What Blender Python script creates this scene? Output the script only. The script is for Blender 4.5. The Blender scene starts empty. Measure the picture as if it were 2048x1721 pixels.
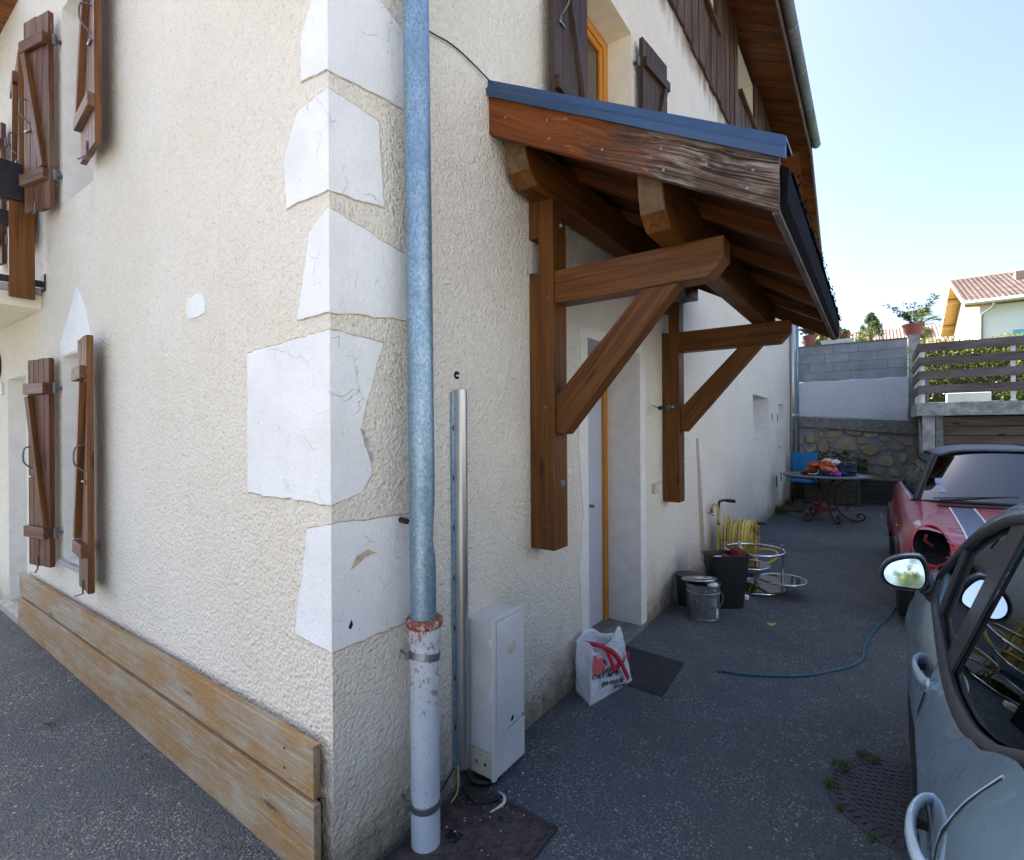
import bpy, bmesh, math, random
from mathutils import Vector as V, Matrix, noise
R = math.radians
rnd = random.Random(7)
sc = bpy.context.scene
C = sc.collection
# ---------------------------------------------------------------- camera
cam_d = bpy.data.cameras.new('camera'); cam = bpy.data.objects.new('camera', cam_d); C.objects.link(cam)
cam_d.sensor_width = 36; cam_d.lens = 36 * 1022 / 2048; cam_d.clip_start = .05; cam_d.clip_end = 600
HEAD = R(35.3); ROLL = R(.38)
F = V((math.cos(HEAD), math.sin(HEAD), 0)); R0 = V((math.sin(HEAD), -math.cos(HEAD), 0)); U0 = V((0, 0, 1))
UP = U0 * math.cos(ROLL) + R0 * math.sin(ROLL); RT = R0 * math.cos(ROLL) - U0 * math.sin(ROLL)
cam.matrix_world = Matrix(((RT.x, UP.x, -F.x, -1.0748), (RT.y, UP.y, -F.y, -1.5244), (RT.z, UP.z, -F.z, 1.6), (0, 0, 0, 1)))
sc.camera = cam
# ---------------------------------------------------------------- light
SUN_AZ, SUN_EL = 84.0, 47.0            # azimuth counted from +X towards +Y
w = bpy.data.worlds.new('World'); sc.world = w; w.use_nodes = True
wn = w.node_tree.nodes; bg = wn['Background']
sky = wn.new('ShaderNodeTexSky'); sky.sky_type = 'NISHITA'; sky.sun_disc = False
sky.sun_elevation = R(SUN_EL); sky.sun_rotation = R(90 - SUN_AZ); sky.altitude = 400; sky.air_density = .55; sky.dust_density = 3.5; sky.ozone_density = 0.0
w.node_tree.links.new(sky.outputs[0], bg.inputs[0]); bg.inputs[1].default_value = .15
sl = bpy.data.lights.new('sun', 'SUN'); sl.energy = 4.2; sl.angle = R(.5); sl.color = (1, .955, .88)
so = bpy.data.objects.new('sun', sl); C.objects.link(so)
sd = V((math.cos(R(SUN_AZ)) * math.cos(R(SUN_EL)), math.sin(R(SUN_AZ)) * math.cos(R(SUN_EL)), math.sin(R(SUN_EL))))
so.rotation_euler = sd.to_track_quat('Z', 'Y').to_euler(); so.location = (0, 0, 30)
vs = sc.view_settings; vs.view_transform = 'Standard'; vs.look = 'None'; vs.gamma = 1; vs.use_curve_mapping = False
vs.exposure = 2.02
sc.cycles.max_bounces = 8; sc.cycles.diffuse_bounces = 4; sc.cycles.transparent_max_bounces = 16; sc.cycles.use_denoising = True

# ---------------------------------------------------------------- node helpers
class NT:
    def __init__(s, name):
        s.m = bpy.data.materials.new(name); s.m.use_nodes = True; s.t = s.m.node_tree
        s.n = s.t.nodes; s.b = s.n['Principled BSDF']
    def node(s, typ, ins=None, **kw):
        n = s.n.new(typ)
        for k, v in kw.items(): setattr(n, k, v)
        for k, v in (ins or {}).items(): s.set(n.inputs[k], v)
        return n
    def set(s, sock, v):
        if hasattr(v, 'is_output') or isinstance(v, bpy.types.NodeSocket): s.t.links.new(v, sock)
        else:
            if isinstance(v, tuple) and len(v) == 3 and sock.type == 'RGBA': v = v + (1,)
            sock.default_value = v
    def pos(s): return s.node('ShaderNodeNewGeometry').outputs['Position']
    def obj(s): return s.node('ShaderNodeTexCoord').outputs['Object']
    def grain(s): return s.node('ShaderNodeAttribute', attribute_name='gr').outputs['Vector']
    def rand(s): return s.node('ShaderNodeObjectInfo').outputs['Random']
    def map(s, vec, scale=(1, 1, 1), loc=(0, 0, 0)): return s.node('ShaderNodeMapping', {'Vector': vec, 'Scale': scale, 'Location': loc}).outputs[0]
    def noise(s, vec, scale, detail=3, rough=.55, dist=0): return s.node('ShaderNodeTexNoise', {'Vector': vec, 'Scale': scale, 'Detail': detail, 'Roughness': rough, 'Distortion': dist}).outputs[0]
    def vor(s, vec, scale, feat='F1', out='Distance', rnd_=1): return s.node('ShaderNodeTexVoronoi', {'Vector': vec, 'Scale': scale, 'Randomness': rnd_}, feature=feat).outputs[out]
    def ramp(s, x, *st):
        n = s.node('ShaderNodeValToRGB', {'Fac': x}); e = n.color_ramp.elements
        while len(e) < len(st): e.new(.5)
        for i, (p, c) in enumerate(st):
            e[i].position = p; e[i].color = (c, c, c, 1) if not isinstance(c, tuple) else c + (1,)
        return n.outputs[0]
    def mr(s, x, a, b, c=0., d=1.): return s.node('ShaderNodeMapRange', {0: x, 1: a, 2: b, 3: c, 4: d}).outputs[0]
    def math(s, op, a, b=0.): return s.node('ShaderNodeMath', {0: a, 1: b}, operation=op, use_clamp=False).outputs[0]
    def mix(s, f, a, b, mode='MIX'):
        n = s.node('ShaderNodeMix', data_type='RGBA', blend_type=mode)
        s.set(n.inputs[0], f); s.set(n.inputs[6], a); s.set(n.inputs[7], b); return n.outputs[2]
    def sep(s, v): return s.node('ShaderNodeSeparateXYZ', {0: v}).outputs
    def bump(s, h, strength=.5, dist=.01, nrm=None):
        n = s.node('ShaderNodeBump', {'Height': h, 'Strength': strength, 'Distance': dist})
        if nrm is not None: s.set(n.inputs['Normal'], nrm)
        return n.outputs[0]
    def out(s, col=None, rough=None, nrm=None, metal=None, **kw):
        b = s.b.inputs
        if col is not None: s.set(b['Base Color'], col)
        if rough is not None: s.set(b['Roughness'], rough)
        if nrm is not None: s.set(b['Normal'], nrm)
        if metal is not None: s.set(b['Metallic'], metal)
        for k, v in kw.items(): s.set(b[k.replace('_', ' ')], v)
        return s.m

def plain(name, col, rough=.5, metal=0., bump=0, bs=60, var=.12, **kw):
    t = NT(name); p = t.obj()
    n = t.noise(p, bs * .35, 4)
    c = t.mix(t.mr(n, .3, .7, 0, 1), tuple(x * (1 - var) for x in col), tuple(min(1, x * (1 + var)) for x in col))
    nr = t.bump(t.noise(p, bs, 4), bump, .004) if bump else None
    return t.out(c, t.mr(n, .3, .7, max(.02, rough - .06), min(1, rough + .06)), nr, metal, **kw)

# roughcast render ("crepi"): cream, pitted, stained near ground and beside the drainpipe
def roughcast(name, c0, c1, pit, stain=True):
    t = NT(name); p = t.pos()
    big = t.noise(p, 1.3, 4); mid = t.noise(p, 9, 5); v2 = t.vor(p, 30)
    wp = t.node('ShaderNodeVectorMath', {0: p, 1: t.node('ShaderNodeVectorMath', {0: t.node('ShaderNodeTexNoise', {'Vector': p, 'Scale': 40., 'Detail': 3.}).outputs['Color'], 3: .02}, operation='SCALE').outputs[0]}, operation='ADD').outputs[0]
    v = t.vor(wp, 62); nn = t.noise(p, 85, 5, .62); lo = t.noise(p, 34, 4, .55)
    h = t.math('ADD', t.math('MULTIPLY', nn, .9), t.math('MULTIPLY', t.math('SUBTRACT', 1., v), .75))
    h = t.math('ADD', h, t.math('MULTIPLY', lo, .9)); h = t.math('ADD', h, t.math('MULTIPLY', t.math('SUBTRACT', 1., v2), .3))
    col = t.mix(t.mr(big, .35, .65), c0, c1)
    deep = t.math('ADD', t.math('MULTIPLY', nn, .55), t.math('MULTIPLY', lo, .45))
    col = t.mix(t.mr(deep, .455, .36, 0, .5), col, pit)
    col = t.mix(t.mr(t.noise(p, 60, 3, .75), .66, .74, 0, .65), col, tuple(x * .45 for x in pit))
    col = t.mix(t.mr(mid, .5, .75, 0, .22), col, (.95, .92, .86), 'MIX')
    if stain:
        xyz = t.sep(p); z = xyz[2]
        g = t.mr(t.math('ADD', z, t.math('MULTIPLY', t.math('SUBTRACT', t.noise(p, 5, 5), .5), .7)), .45, .02, 0, .6)
        col = t.mix(g, col, (.42, .31, .19))
        g2 = t.mr(t.math('ADD', z, t.math('MULTIPLY', t.math('SUBTRACT', t.noise(p, 14, 6, .7), .5), .6)), .22, .02, 0, .65)
        col = t.mix(g2, col, (.12, .105, .075))
        g4 = t.mr(t.noise(t.map(p, (1, 1, .35)), 6, 5, .6),   .60, .78, 0, .14); col = t.mix(g4, col, (.46, .36, .25))
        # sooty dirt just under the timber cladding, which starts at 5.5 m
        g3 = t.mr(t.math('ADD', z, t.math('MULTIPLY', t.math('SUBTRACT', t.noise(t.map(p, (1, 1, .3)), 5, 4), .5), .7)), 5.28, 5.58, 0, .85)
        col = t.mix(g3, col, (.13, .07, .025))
    return t.out(col, .95, t.bump(h, .85, .016), Specular_IOR_Level=.2)

def wood(name, dark, light, rough=.6, grey=None, gfac=.3, knots=True, gscale=1., streak=None, sheen=.0):
    t = NT(name); g = t.grain(); rd = t.rand()
    off = t.node('ShaderNodeCombineXYZ', {0: t.math('MULTIPLY', rd, 37.), 1: t.math('MULTIPLY', rd, 11.), 2: 0.}).outputs[0]
    g = t.node('ShaderNodeVectorMath', {0: g, 1: off}, operation='ADD').outputs[0]
    dist = t.noise(t.map(g, (1.2, 5, 5)), 1.4, 3)
    gm = t.map(g, (.9 * gscale, 24 * gscale, 24 * gscale))
    n1 = t.noise(gm, 2.2, 5, .6, .6); n2 = t.noise(t.map(g, (3, 110, 110)), 1.5, 3); n3 = t.noise(t.map(g, (.7, 2.6, 2.6)), 1.7, 4)
    lines = t.ramp(n1, (.35, 0.), (.5, .55), (.65, 1.))
    col = t.mix(lines, dark, light)
    col = t.mix(t.mr(n2, .4, .62, .0, .35), col, tuple(x * .55 for x in dark))
    col = t.mix(t.mr(rd, 0, 1, 0, .28), col, tuple(x * .6 for x in light))
    if grey: col = t.mix(t.math('MULTIPLY', t.mr(n3, .45, .68), gfac), col, grey)
    if streak: col = t.mix(t.mr(t.noise(t.map(g, (2.2, 45, 45)), 1.3, 4, .7), .66, .75, 0, .7), col, streak)
    if knots:
        k = t.vor(t.map(g, (1.6, 6., 6.)), 1.25); col = t.mix(t.mr(k, .15, .07, 0, .8), col, tuple(x * .3 for x in dark))
    h = t.math('ADD', t.math('MULTIPLY', n1, .6), t.math('MULTIPLY', n2, .5))
    return t.out(col, t.mr(n3, .3, .7, rough - .1, rough + .12), t.bump(h, .5, .004), Specular_IOR_Level=.28)

MAT = {}
def setup_materials():
    m = MAT
    m['roughcast'] = roughcast('roughcast', (.82, .75, .61), (.87, .81, .69), (.50, .405, .285))
    m['roughcast_pale'] = roughcast('roughcast_pale', (.66, .70, .74), (.72, .76, .80), (.40, .41, .42), stain=False)
    # smooth painted quoin
    t = NT('quoin_paint'); p = t.pos(); n = t.noise(p, 3, 5); f = t.noise(p, 60, 5, .65)
    c = t.mix(t.mr(n, .35, .7), (.84, .84, .81), (.74, .74, .715))
    cr = t.vor(t.node('ShaderNodeVectorMath', {0: p, 1: t.node('ShaderNodeVectorMath', {0: t.node('ShaderNodeTexNoise', {'Vector': p, 'Scale': 9., 'Detail': 4.}).outputs['Color'], 3: .16}, operation='SCALE').outputs[0]}, operation='ADD').outputs[0], 5.5, 'DISTANCE_TO_EDGE')
    ck = t.math('MULTIPLY', t.mr(cr, .006, 0, 0, 1), t.mr(t.noise(p, 5, 2), .52, .6))
    c = t.mix(t.math('MULTIPLY', ck, .38), c, (.34, .31, .27)); c = t.mix(t.mr(t.noise(p, 42, 5, .75), .60, .68, 0, .22), c, (.5, .47, .43)); c = t.mix(t.mr(t.noise(p, 2.2, 4), .5, .7, 0, .3), c, (.62, .57, .49))
    c = t.mix(t.mr(t.noise(p, 21, 3, .7), .69, .74, 0, .6), c, (.36, .33, .30))
    m['quoin'] = t.out(c, .85, t.bump(t.math('SUBTRACT', f, t.math('MULTIPLY', ck, .8)), .9, .006))
    m['joint'] = plain('joint_line', (.46, .375, .26), .95, bump=.6, bs=90, var=.35)
    m['smooth_plaster'] = plain('smooth_plaster', (.76, .73, .67), .85, bump=.35, bs=30, var=.07)
    m['cream_paint'] = plain('cream_paint', (.74, .68, .52), .8, bump=.2, bs=30, var=.06)
    m['white_paint'] = plain('white_paint', (.80, .80, .78), .75, bump=.2, bs=20, var=.05)
    m['shutter'] = wood('shutter_wood', (.050, .020, .010), (.21, .088, .042), .55, (.32, .23, .16), .55, gscale=1.3, streak=(.42, .30, .22))
    m['shutter_edge'] = wood('shutter_edge_wood', (.08, .03, .010), (.24, .10, .03), .5, gscale=1.)
    m['shutter_red'] = wood('shutter_red_wood', (.065, .024, .012), (.22, .088, .044), .5, gscale=1.2)
    m['shutter_dark'] = wood('shutter_dark_wood', (.018, .009, .005), (.080, .042, .022), .6, (.13, .105, .10), .35, gscale=1.3, streak=(.36, .34, .42))
    m['canopy'] = wood('canopy_timber', (.085, .027, .004), (.22, .085, .015), .5, (.065, .022, .006), .55, gscale=.7)
    m['canopy_under'] = wood('canopy_lining', (.075, .020, .003), (.21, .065, .010), .6, (.04, .015, .008), .6, gscale=.7)
    m['endgrain'] = wood('end_grain', (.10, .060, .028), (.20, .13, .065), .8, gscale=.4)
    m['cladding'] = wood('cladding_wood', (.030, .013, .006), (.13, .066, .036), .8, (.17, .14, .115), .6, gscale=1.4, knots=False, streak=(.22, .19, .17))
    m['soffit'] = wood('soffit_wood', (.10, .028, .004), (.32, .105, .016), .6, (.05, .018, .008), .7, gscale=.8)
    m['grey_wood'] = wood('grey_weathered_wood', (.07, .055, .05), (.21, .175, .15), .85, (.28, .26, .25), .5, gscale=1.2)
    m['brown_grey_wood'] = wood('brown_grey_wood', (.065, .042, .032), (.19, .13, .095), .85, (.22, .18, .15), .5, gscale=1.)
    m['dark_plank'] = wood('dark_plank_wood', (.035, .032, .027), (.10, .092, .075), .9, (.05, .06, .035), .5, gscale=1.)
    m['orange_frame'] = wood('orange_varnished_frame', (.46, .17, .015), (.68, .30, .04), .35, gscale=.6, knots=False)
    m['pine'] = wood('pine_lining', (.42, .19, .05), (.70, .38, .12), .6, gscale=.6)
    # barge board: stained brown at the wall, weathered grey and black toward the eave
    t = NT('barge_board'); g = t.grain(); x = t.sep(g)[0]
    wob = t.node('ShaderNodeVectorMath', {0: g, 1: t.node('ShaderNodeVectorMath', {0: t.node('ShaderNodeTexNoise', {'Vector': t.map(g, (1.2, 3, 3)), 'Scale': 2.2, 'Detail': 2.}).outputs['Color'], 3: .07}, operation='SCALE').outputs[0]}, operation='ADD').outputs[0]
    kn = t.vor(t.map(g, (1., 3.2, 3.2), (.4, 0, 0)), 1.5)
    n1 = t.noise(t.map(wob, (.7, 30, 30)), 2.2, 5, .65, .8); fine = t.noise(t.map(wob, (1.0, 75, 75)), 1.6, 4, .65, .3); pat = t.noise(t.map(g, (2.4, 6, 6)), 1.5, 6, .68)
    a = t.mix(t.ramp(n1, (.3, 0.), (.7, 1.)), (.10, .026, .006), (.27, .080, .018)); a = t.mix(t.mr(pat, .55, .7, 0, .6), a, (.07, .018, .006))
    grey = t.mix(t.ramp(fine, (.38, 0.), (.52, .4), (.64, 1.)), (.035, .020, .013), (.36, .28, .22))
    grey = t.mix(t.mr(pat, .46, .60, 0, .9), grey, t.mix(t.mr(fine, .4, .6), (.018, .010, .007), (.12, .07, .045)))
    grey = t.mix(t.mr(t.math('ADD', x, t.math('MULTIPLY', t.math('SUBTRACT', pat, .5), .9)), .95, .72, 0, .75), grey, (.045, .020, .010))
    wf = t.mr(t.math('ADD', x, t.math('MULTIPLY', t.math('SUBTRACT', pat, .5), 1.3)), .60, .92)
    c = t.mix(wf, a, grey)
    sp = t.math('MULTIPLY', t.mr(t.noise(t.map(g, (4.5, 22, 22), (5.3, 0, 0)), 1.2, 3), .60, .66), t.math('MULTIPLY', t.mr(x, .38, .46), t.mr(x, .70, .60)))
    c = t.mix(t.math('MULTIPLY', sp, .8), c, (.46, .30, .22))
    c = t.mix(t.mr(kn, .13, .07, 0, .9), c, (.20, .055, .018)); c = t.mix(t.math('MULTIPLY', t.mr(kn, .16, .13), t.mr(kn, .115, .13)), c, (.03, .012, .006))
    m['barge'] = t.out(c, .75, t.bump(t.math('ADD', n1, t.math('MULTIPLY', fine, .9)), .9, .007), Specular_IOR_Level=.25)
    # low boards on the left wall: worn varnish, scratched
    t = NT('worn_board'); g = t.grain(); x, y, z = t.sep(g)[0:3]
    n1 = t.noise(t.map(g, (1.1, 30, 30)), 2, 5, .65, .5); pat = t.noise(t.map(g, (1.6, 4, 4)), 2.0, 6, .68); sc_ = t.noise(t.map(g, (7, 26, 26)), 2.6, 3, .8, 2.2)
    var = t.mix(t.ramp(n1, (.3, 0.), (.7, 1.)), (.24, .13, .042), (.38, .22, .08)); gr = t.mix(t.ramp(n1, (.3, 0.), (.7, 1.)), (.24, .20, .135), (.42, .36, .26))
    c = t.mix(t.mr(pat, .38, .60), gr, var)
    c = t.mix(t.mr(sc_, .60, .68, 0, .55), c, (.64, .58, .48))
    st = t.noise(t.map(g, (13, 3.5, 3.5)), 1.0, 4, .7); c = t.mix(t.mr(st, .66, .78, 0, .6), c, (.13, .085, .045)); c = t.mix(t.mr(t.noise(t.map(g, (5, 60, 60)), 1.2, 3, .7), .58, .70, 0, .4), c, (.17, .11, .06))
    c = t.mix(t.mr(t.vor(t.map(g, (1.2, 7, 7)), 1.4), .13, .05, 0, .9), c, (.10, .05, .02))
    m['worn_board'] = t.out(c, .75, t.bump(n1, .5, .004))
    # asphalt
    t = NT('asphalt'); p = t.pos()
    big = t.noise(p, .55, 5); worn = t.noise(p, 1.4, 5, .6); v = t.vor(p, 105); vc = t.vor(p, 105, out='Color'); rr = t.sep(vc)[0]; f = t.noise(p, 260, 3)
    c = t.mix(t.mr(big, .35, .65), (.088, .104, .112), (.130, .145, .150))
    edge = t.mr(t.noise(p, 4, 5, .65), .45, .62)
    wf = t.mr(t.math('ADD', t.math('MULTIPLY', worn, .65), t.math('MULTIPLY', edge, .22)), .30, .50, .10, 1.)
    st = t.math('MULTIPLY', t.mr(rr, .35, .9), t.mr(v, .55, .25)); c = t.mix(t.math('MULTIPLY', st, t.math('MULTIPLY', wf, .95)), c, (.46, .44, .40))
    pits = t.mr(t.noise(p, 75, 4, .75), .47, .34, 0, .85); c = t.mix(pits, c, (.035, .035, .038))
    v2 = t.vor(p, 46, out='Color'); b2 = t.math('MULTIPLY', t.mr(t.sep(v2)[1], .93, .96), t.mr(t.vor(p, 46), .35, .2)); c = t.mix(t.math('MULTIPLY', b2, .8), c, (.5, .47, .42))
    oil = t.mr(t.noise(p, 2.6, 4, .6), .66, .74, 0, .5); c = t.mix(oil, c, (.045, .045, .045))
    rust = t.mr(t.noise(t.map(p, (1, 1, 1), (3.7, 1.2, 0)), .9, 4, .6), .62, .76, 0, .22); c = t.mix(rust, c, (.24, .15, .08))
    h = t.math('ADD', t.math('MULTIPLY', t.math('SUBTRACT', 1., v), .8), t.noise(p, 70, 4, .7))
    m['asphalt'] = t.out(c, .86, t.bump(h, 1., .010), Specular_IOR_Level=.35)
    m['concrete'] = plain('concrete', (.36, .35, .32), .9, bump=.5, bs=40, var=.22)
    m['dark_concrete'] = plain('dark_concrete', (.19, .19, .17), .92, bump=.7, bs=35, var=.35)
    t = NT('old_painted_concrete'); p = t.pos(); n = t.noise(p, 6, 6, .65); f = t.noise(p, 40, 5, .7)
    c = t.mix(t.mr(n, .40, .62), (.46, .47, .45), (.26, .26, .24)); c = t.mix(t.mr(f, .6, .68, 0, .75), c, (.07, .07, .06))
    m['old_concrete'] = t.out(c, .92, t.bump(t.math('ADD', n, f), .8, .012))
    t = NT('cinder_block'); p = t.pos(); rd = t.rand(); n = t.noise(p, 4, 5); f = t.noise(p, 110, 3, .7)
    c = t.mix(t.mr(n, .3, .7), (.25, .275, .29), (.37, .40, .415)); c = t.mix(t.mr(rd, 0, 1, 0, .3), c, (.22, .245, .26))
    c = t.mix(t.mr(t.noise(p, 8, 4), .62, .7, 0, .4), c, (.46, .47, .47))
    m['block'] = t.out(c, .95, t.bump(f, .6, .004))
    m['mortar'] = plain('grey_mortar', (.25, .265, .27), .95, bump=.5, bs=50, var=.2)
    t = NT('rubble_stone'); p = t.pos(); rd = t.rand(); n = t.noise(p, 9, 6, .65); f = t.noise(p, 40, 5, .7)
    c = t.mix(t.mr(n, .35, .65), (.33, .26, .17), (.50, .43, .33)); c = t.mix(t.mr(rd, 0, 1, 0, .75), c, (.30, .21, .115)); c = t.mix(t.mr(f, .58, .7, 0, .4), c, (.14, .10, .06))
    m['stone'] = t.out(c, .93, t.bump(t.math('ADD', n, t.math('MULTIPLY', f, .6)), .9, .02))
    # metals and plastics
    t = NT('galvanised_zinc'); p = t.obj(); v = t.vor(t.map(p, (1, 1, .6)), 170, out='Color'); n = t.noise(p, 6, 4)
    c = t.mix(t.mr(t.sep(v)[0], 0, 1), (.20, .30, .38), (.40, .52, .60)); c = t.mix(t.mr(n, .4, .65, 0, .5), c, (.18, .29, .39))
    m['zinc'] = t.out(c, t.mr(n, .3, .7, .42, .58), t.bump(t.noise(p, 4, 3), .12, .01), .75)
    t = NT('painted_pvc'); p = t.obj(); z = t.sep(p)[2]; n = t.noise(p, 9, 5, .65); f = t.noise(t.map(p, (1, 1, .6)), 85, 4, .75)
    c = t.mix(t.mr(t.noise(p, 5, 4), .35, .65), (.56, .62, .67), (.66, .70, .72))
    band = t.mr(z, .5, .78, .0, .16)
    c = t.mix(t.math('MULTIPLY', t.mr(t.math('ADD', t.math('MULTIPLY', f, .62), t.math('MULTIPLY', n, .38)), .60, .54, 1., 0.), 0.), c, (.4, .2, .1))
    sel = t.math('ADD', t.math('ADD', t.math('MULTIPLY', f, .55), t.math('MULTIPLY', n, .45)), t.math('MULTIPLY', band, .4))
    c = t.mix(t.mr(sel, .575, .61, 0, .8), c, (.33, .14, .06)); c = t.mix(t.mr(t.noise(t.map(p, (1, 1, .12)), 24, 4, .6), .58, .75, 0, .35), c, (.42, .45, .46))
    m['pvc'] = t.out(c, .5, None)
    t = NT('red_brown_pvc'); p = t.obj(); f = t.noise(p, 60, 4, .7); m['pvc_red'] = t.out(t.mix(t.mr(f, .5, .6), (.27, .06, .03), (.55, .42, .33)), .55)
    t = NT('aluminium'); p = t.obj(); n = t.noise(t.map(p, (60, 60, 1)), 3, 3); m['alu'] = t.out(t.mix(n, (.42, .42, .41), (.58, .57, .55)), t.mr(n, .3, .7, .3, .42), None, .9)
    m['chrome'] = plain('chrome', (.62, .63, .64), .12, 1., var=.05)
    m['steel'] = plain('dull_steel', (.28, .29, .30), .42, .85, var=.2)
    m['tin'] = plain('paint_tin_steel', (.30, .31, .32), .33, .8, var=.22)
    m['rust_iron'] = plain('rusty_wrought_iron', (.060, .024, .016), .65, .25, bump=.5, bs=80, var=.5)
    m['cast_iron'] = plain('cast_iron', (.060, .060, .068), .6, .3, bump=.5, bs=70, var=.35)
    m['chequer'] = plain('rusty_chequer_plate', (.105, .078, .070), .5, .35, bump=.5, bs=60, var=.4)
    m['black_iron'] = plain('black_iron', (.02, .02, .022), .5, .3, var=.3)
    m['iron_grey'] = plain('grey_hinge_iron', (.15, .155, .16), .6, .4, var=.3)
    m['flashing'] = plain('blue_grey_flashing', (.030, .068, .14), .42, .2, var=.08)
    m['slate'] = plain('black_slate', (.007, .007, .009), .9, bump=.5, bs=40, var=.4, Specular_IOR_Level=.05)
    t = NT('meter_box_plastic'); p = t.obj(); n = t.noise(p, 5, 5); f = t.noise(p, 30, 5, .75)
    c = t.mix(t.mr(n, .35, .65), (.66, .645, .60), (.74, .73, .70)); c = t.mix(t.mr(f, .62, .72, 0, .35), c, (.42, .36, .30)); m['box'] = t.out(c, .5, t.bump(f, .1, .003))
    m['box_base'] = plain('meter_box_base_plastic', (.60, .56, .42), .55, var=.1)
    m['black_plastic'] = plain('black_plastic', (.008, .009, .012), .5, var=.15)
    m['rubber'] = plain('black_rubber', (.030, .031, .033), .8, bump=.3, var=.2)
    m['dark_trim'] = plain('charcoal_trim', (.030, .031, .036), .5, var=.12)
    m['green_paint'] = plain('green_painted_steel', (.012, .10, .058), .4, var=.15)
    m['yellow_hose'] = plain('yellow_hose', (.58, .47, .10), .5, var=.25, bs=12)
    m['tan_hose'] = plain('tan_hose', (.42, .33, .17), .55, var=.2, bs=12)
    m['yellow_iron'] = plain('yellow_painted_rod', (.52, .33, .04), .5, var=.25)
    m['blue_hose'] = plain('blue_hose', (.015, .12, .18), .45, var=.15)
    m['terracotta'] = plain('terracotta_plastic', (.36, .10, .065), .6, var=.12)
    m['red_pot'] = plain('red_clay', (.30, .045, .025), .6, var=.15)
    m['blue_cloth'] = plain('blue_canvas', (.012, .15, .36), .85, bump=.5, bs=20, var=.12)
    m['bulb'] = plain('bulb_amber', (.75, .62, .38), .15, var=.05, Transmission_Weight=.5)
    m['white_plastic'] = plain('white_plastic', (.72, .72, .68), .45, var=.06)
    m['litter'] = plain('pale_litter', (.66, .63, .58), .8, var=.2)
    m['black_void'] = plain('black_inside', (.006, .006, .007), .8, var=.1)
    m['red_strap'] = plain('red_strap', (.62, .022, .035), .6, bump=.3, bs=40, var=.12)
    m['pink_print'] = plain('pink_print', (.78, .16, .17), .6, var=.05)
    m['ink'] = plain('black_ink', (.02, .02, .035), .6, var=.05)
    t = NT('woven_bag'); p = t.obj(); n = t.noise(p, 9, 5, .6, 1.5); c = t.mix(t.mr(n, .35, .65), (.80, .83, .87), (.88, .90, .92))
    m['bag'] = t.out(c, .45, t.bump(t.math('ADD', n, t.math('MULTIPLY', t.noise(p, 26, 4, .6, 1.), .35)), .8, .03))
    m['bag_in'] = plain('bag_lining', (.42, .40, .34), .6, var=.1)
    # car paints
    def paint(name, col, metal, rough=.28):
        t = NT(name); p = t.obj(); n = t.noise(p, 7, 5, .6)
        return t.out(t.mix(t.mr(n, .35, .7), col, tuple(x * .86 for x in col)), t.mr(n, .3, .7, rough - .04, rough + .08), None, metal, Coat_Weight=.7, Coat_Roughness=.06)
    m['silver'] = paint('silver_grey_paint', (.17, .27, .35), .30)
    m['silver_light'] = paint('light_silver_paint', (.42, .56, .66), .35, .22)
    m['mini_red'] = paint('red_car_paint', (.42, .010, .018), .1, .3)
    m['roof_grey'] = plain('grey_blue_roof_paint', (.115, .135, .17), .4, .3, var=.1)
    m['stripe'] = plain('blue_grey_stripe', (.10, .13, .20), .35, .2, var=.08)
    m['white_line'] = plain('white_line_paint', (.8, .8, .8), .4, var=.03)
    m['orange_lens'] = plain('orange_lens', (.8, .22, .01), .2, var=.03)
    m['mirror'] = plain('mirror_glass', (.86, .90, .92), .015, 1., var=.01)
    m['seat'] = plain('dark_seat_cloth', (.022, .024, .026), .9, var=.2)
    def glass(name, tint, refl=1.):
        t = NT(name); fr = t.node('ShaderNodeFresnel', {'IOR': 1.52}).outputs[0]
        g = t.node('ShaderNodeBsdfGlossy', {'Color': (.95, .98, 1), 'Roughness': .012}); tr = t.node('ShaderNodeBsdfTransparent', {'Color': tint})
        mx = t.node('ShaderNodeMixShader', {0: t.math('MINIMUM', t.math('MULTIPLY', fr, refl), 1.), 1: tr.outputs[0], 2: g.outputs[0]})
        t.t.links.new(mx.outputs[0], t.n['Material Output'].inputs[0]); return t.m
    m['car_glass'] = glass('tinted_car_glass', (.20, .25, .25), 1.4)
    m['screen_glass'] = glass('windscreen_glass', (.35, .46, .50), 3.4)
    m['smoked_glass'] = glass('smoked_table_glass', (.16, .17, .19), 1.3)
    m['window_glass'] = glass('window_pane_glass', (.55, .58, .58), 1.6)
    m['clear_glass'] = glass('clear_bulb_glass', (.9, .88, .8), 1.5)
    # greenery
    def leaf(name, a, b):
        t = NT(name); rd = t.node('ShaderNodeNewGeometry').outputs['Random Per Island']; n = t.noise(t.pos(), 1.7, 3)
        c = t.mix(rd, a, b); c = t.mix(t.mr(n, .4, .65, 0, .5), c, tuple(x * .55 for x in a))
        tr = t.node('ShaderNodeBsdfTranslucent', {'Color': t.mix(.5, c, (.25, .32, .03))}); t.out(c, .5)
        mx = t.node('ShaderNodeMixShader', {0: .38, 1: t.b.outputs[0], 2: tr.outputs[0]}); t.t.links.new(mx.outputs[0], t.n['Material Output'].inputs[0]); return t.m
    m['leaf'] = leaf('green_leaves', (.035, .075, .015), (.12, .18, .035)); m['leaf_dark'] = leaf('dark_green_leaves', (.014, .04, .012), (.05, .10, .025))
    m['leaf_hedge'] = leaf('yellow_green_leaves', (.075, .13, .018), (.26, .33, .055)); m['needle'] = leaf('conifer_needles', (.05, .085, .03), (.15, .19, .055))
    m['palm'] = leaf('palm_leaves', (.06, .11, .03), (.16, .23, .06)); m['dry'] = leaf('dry_palm_leaves', (.22, .17, .08), (.42, .33, .17))
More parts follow.
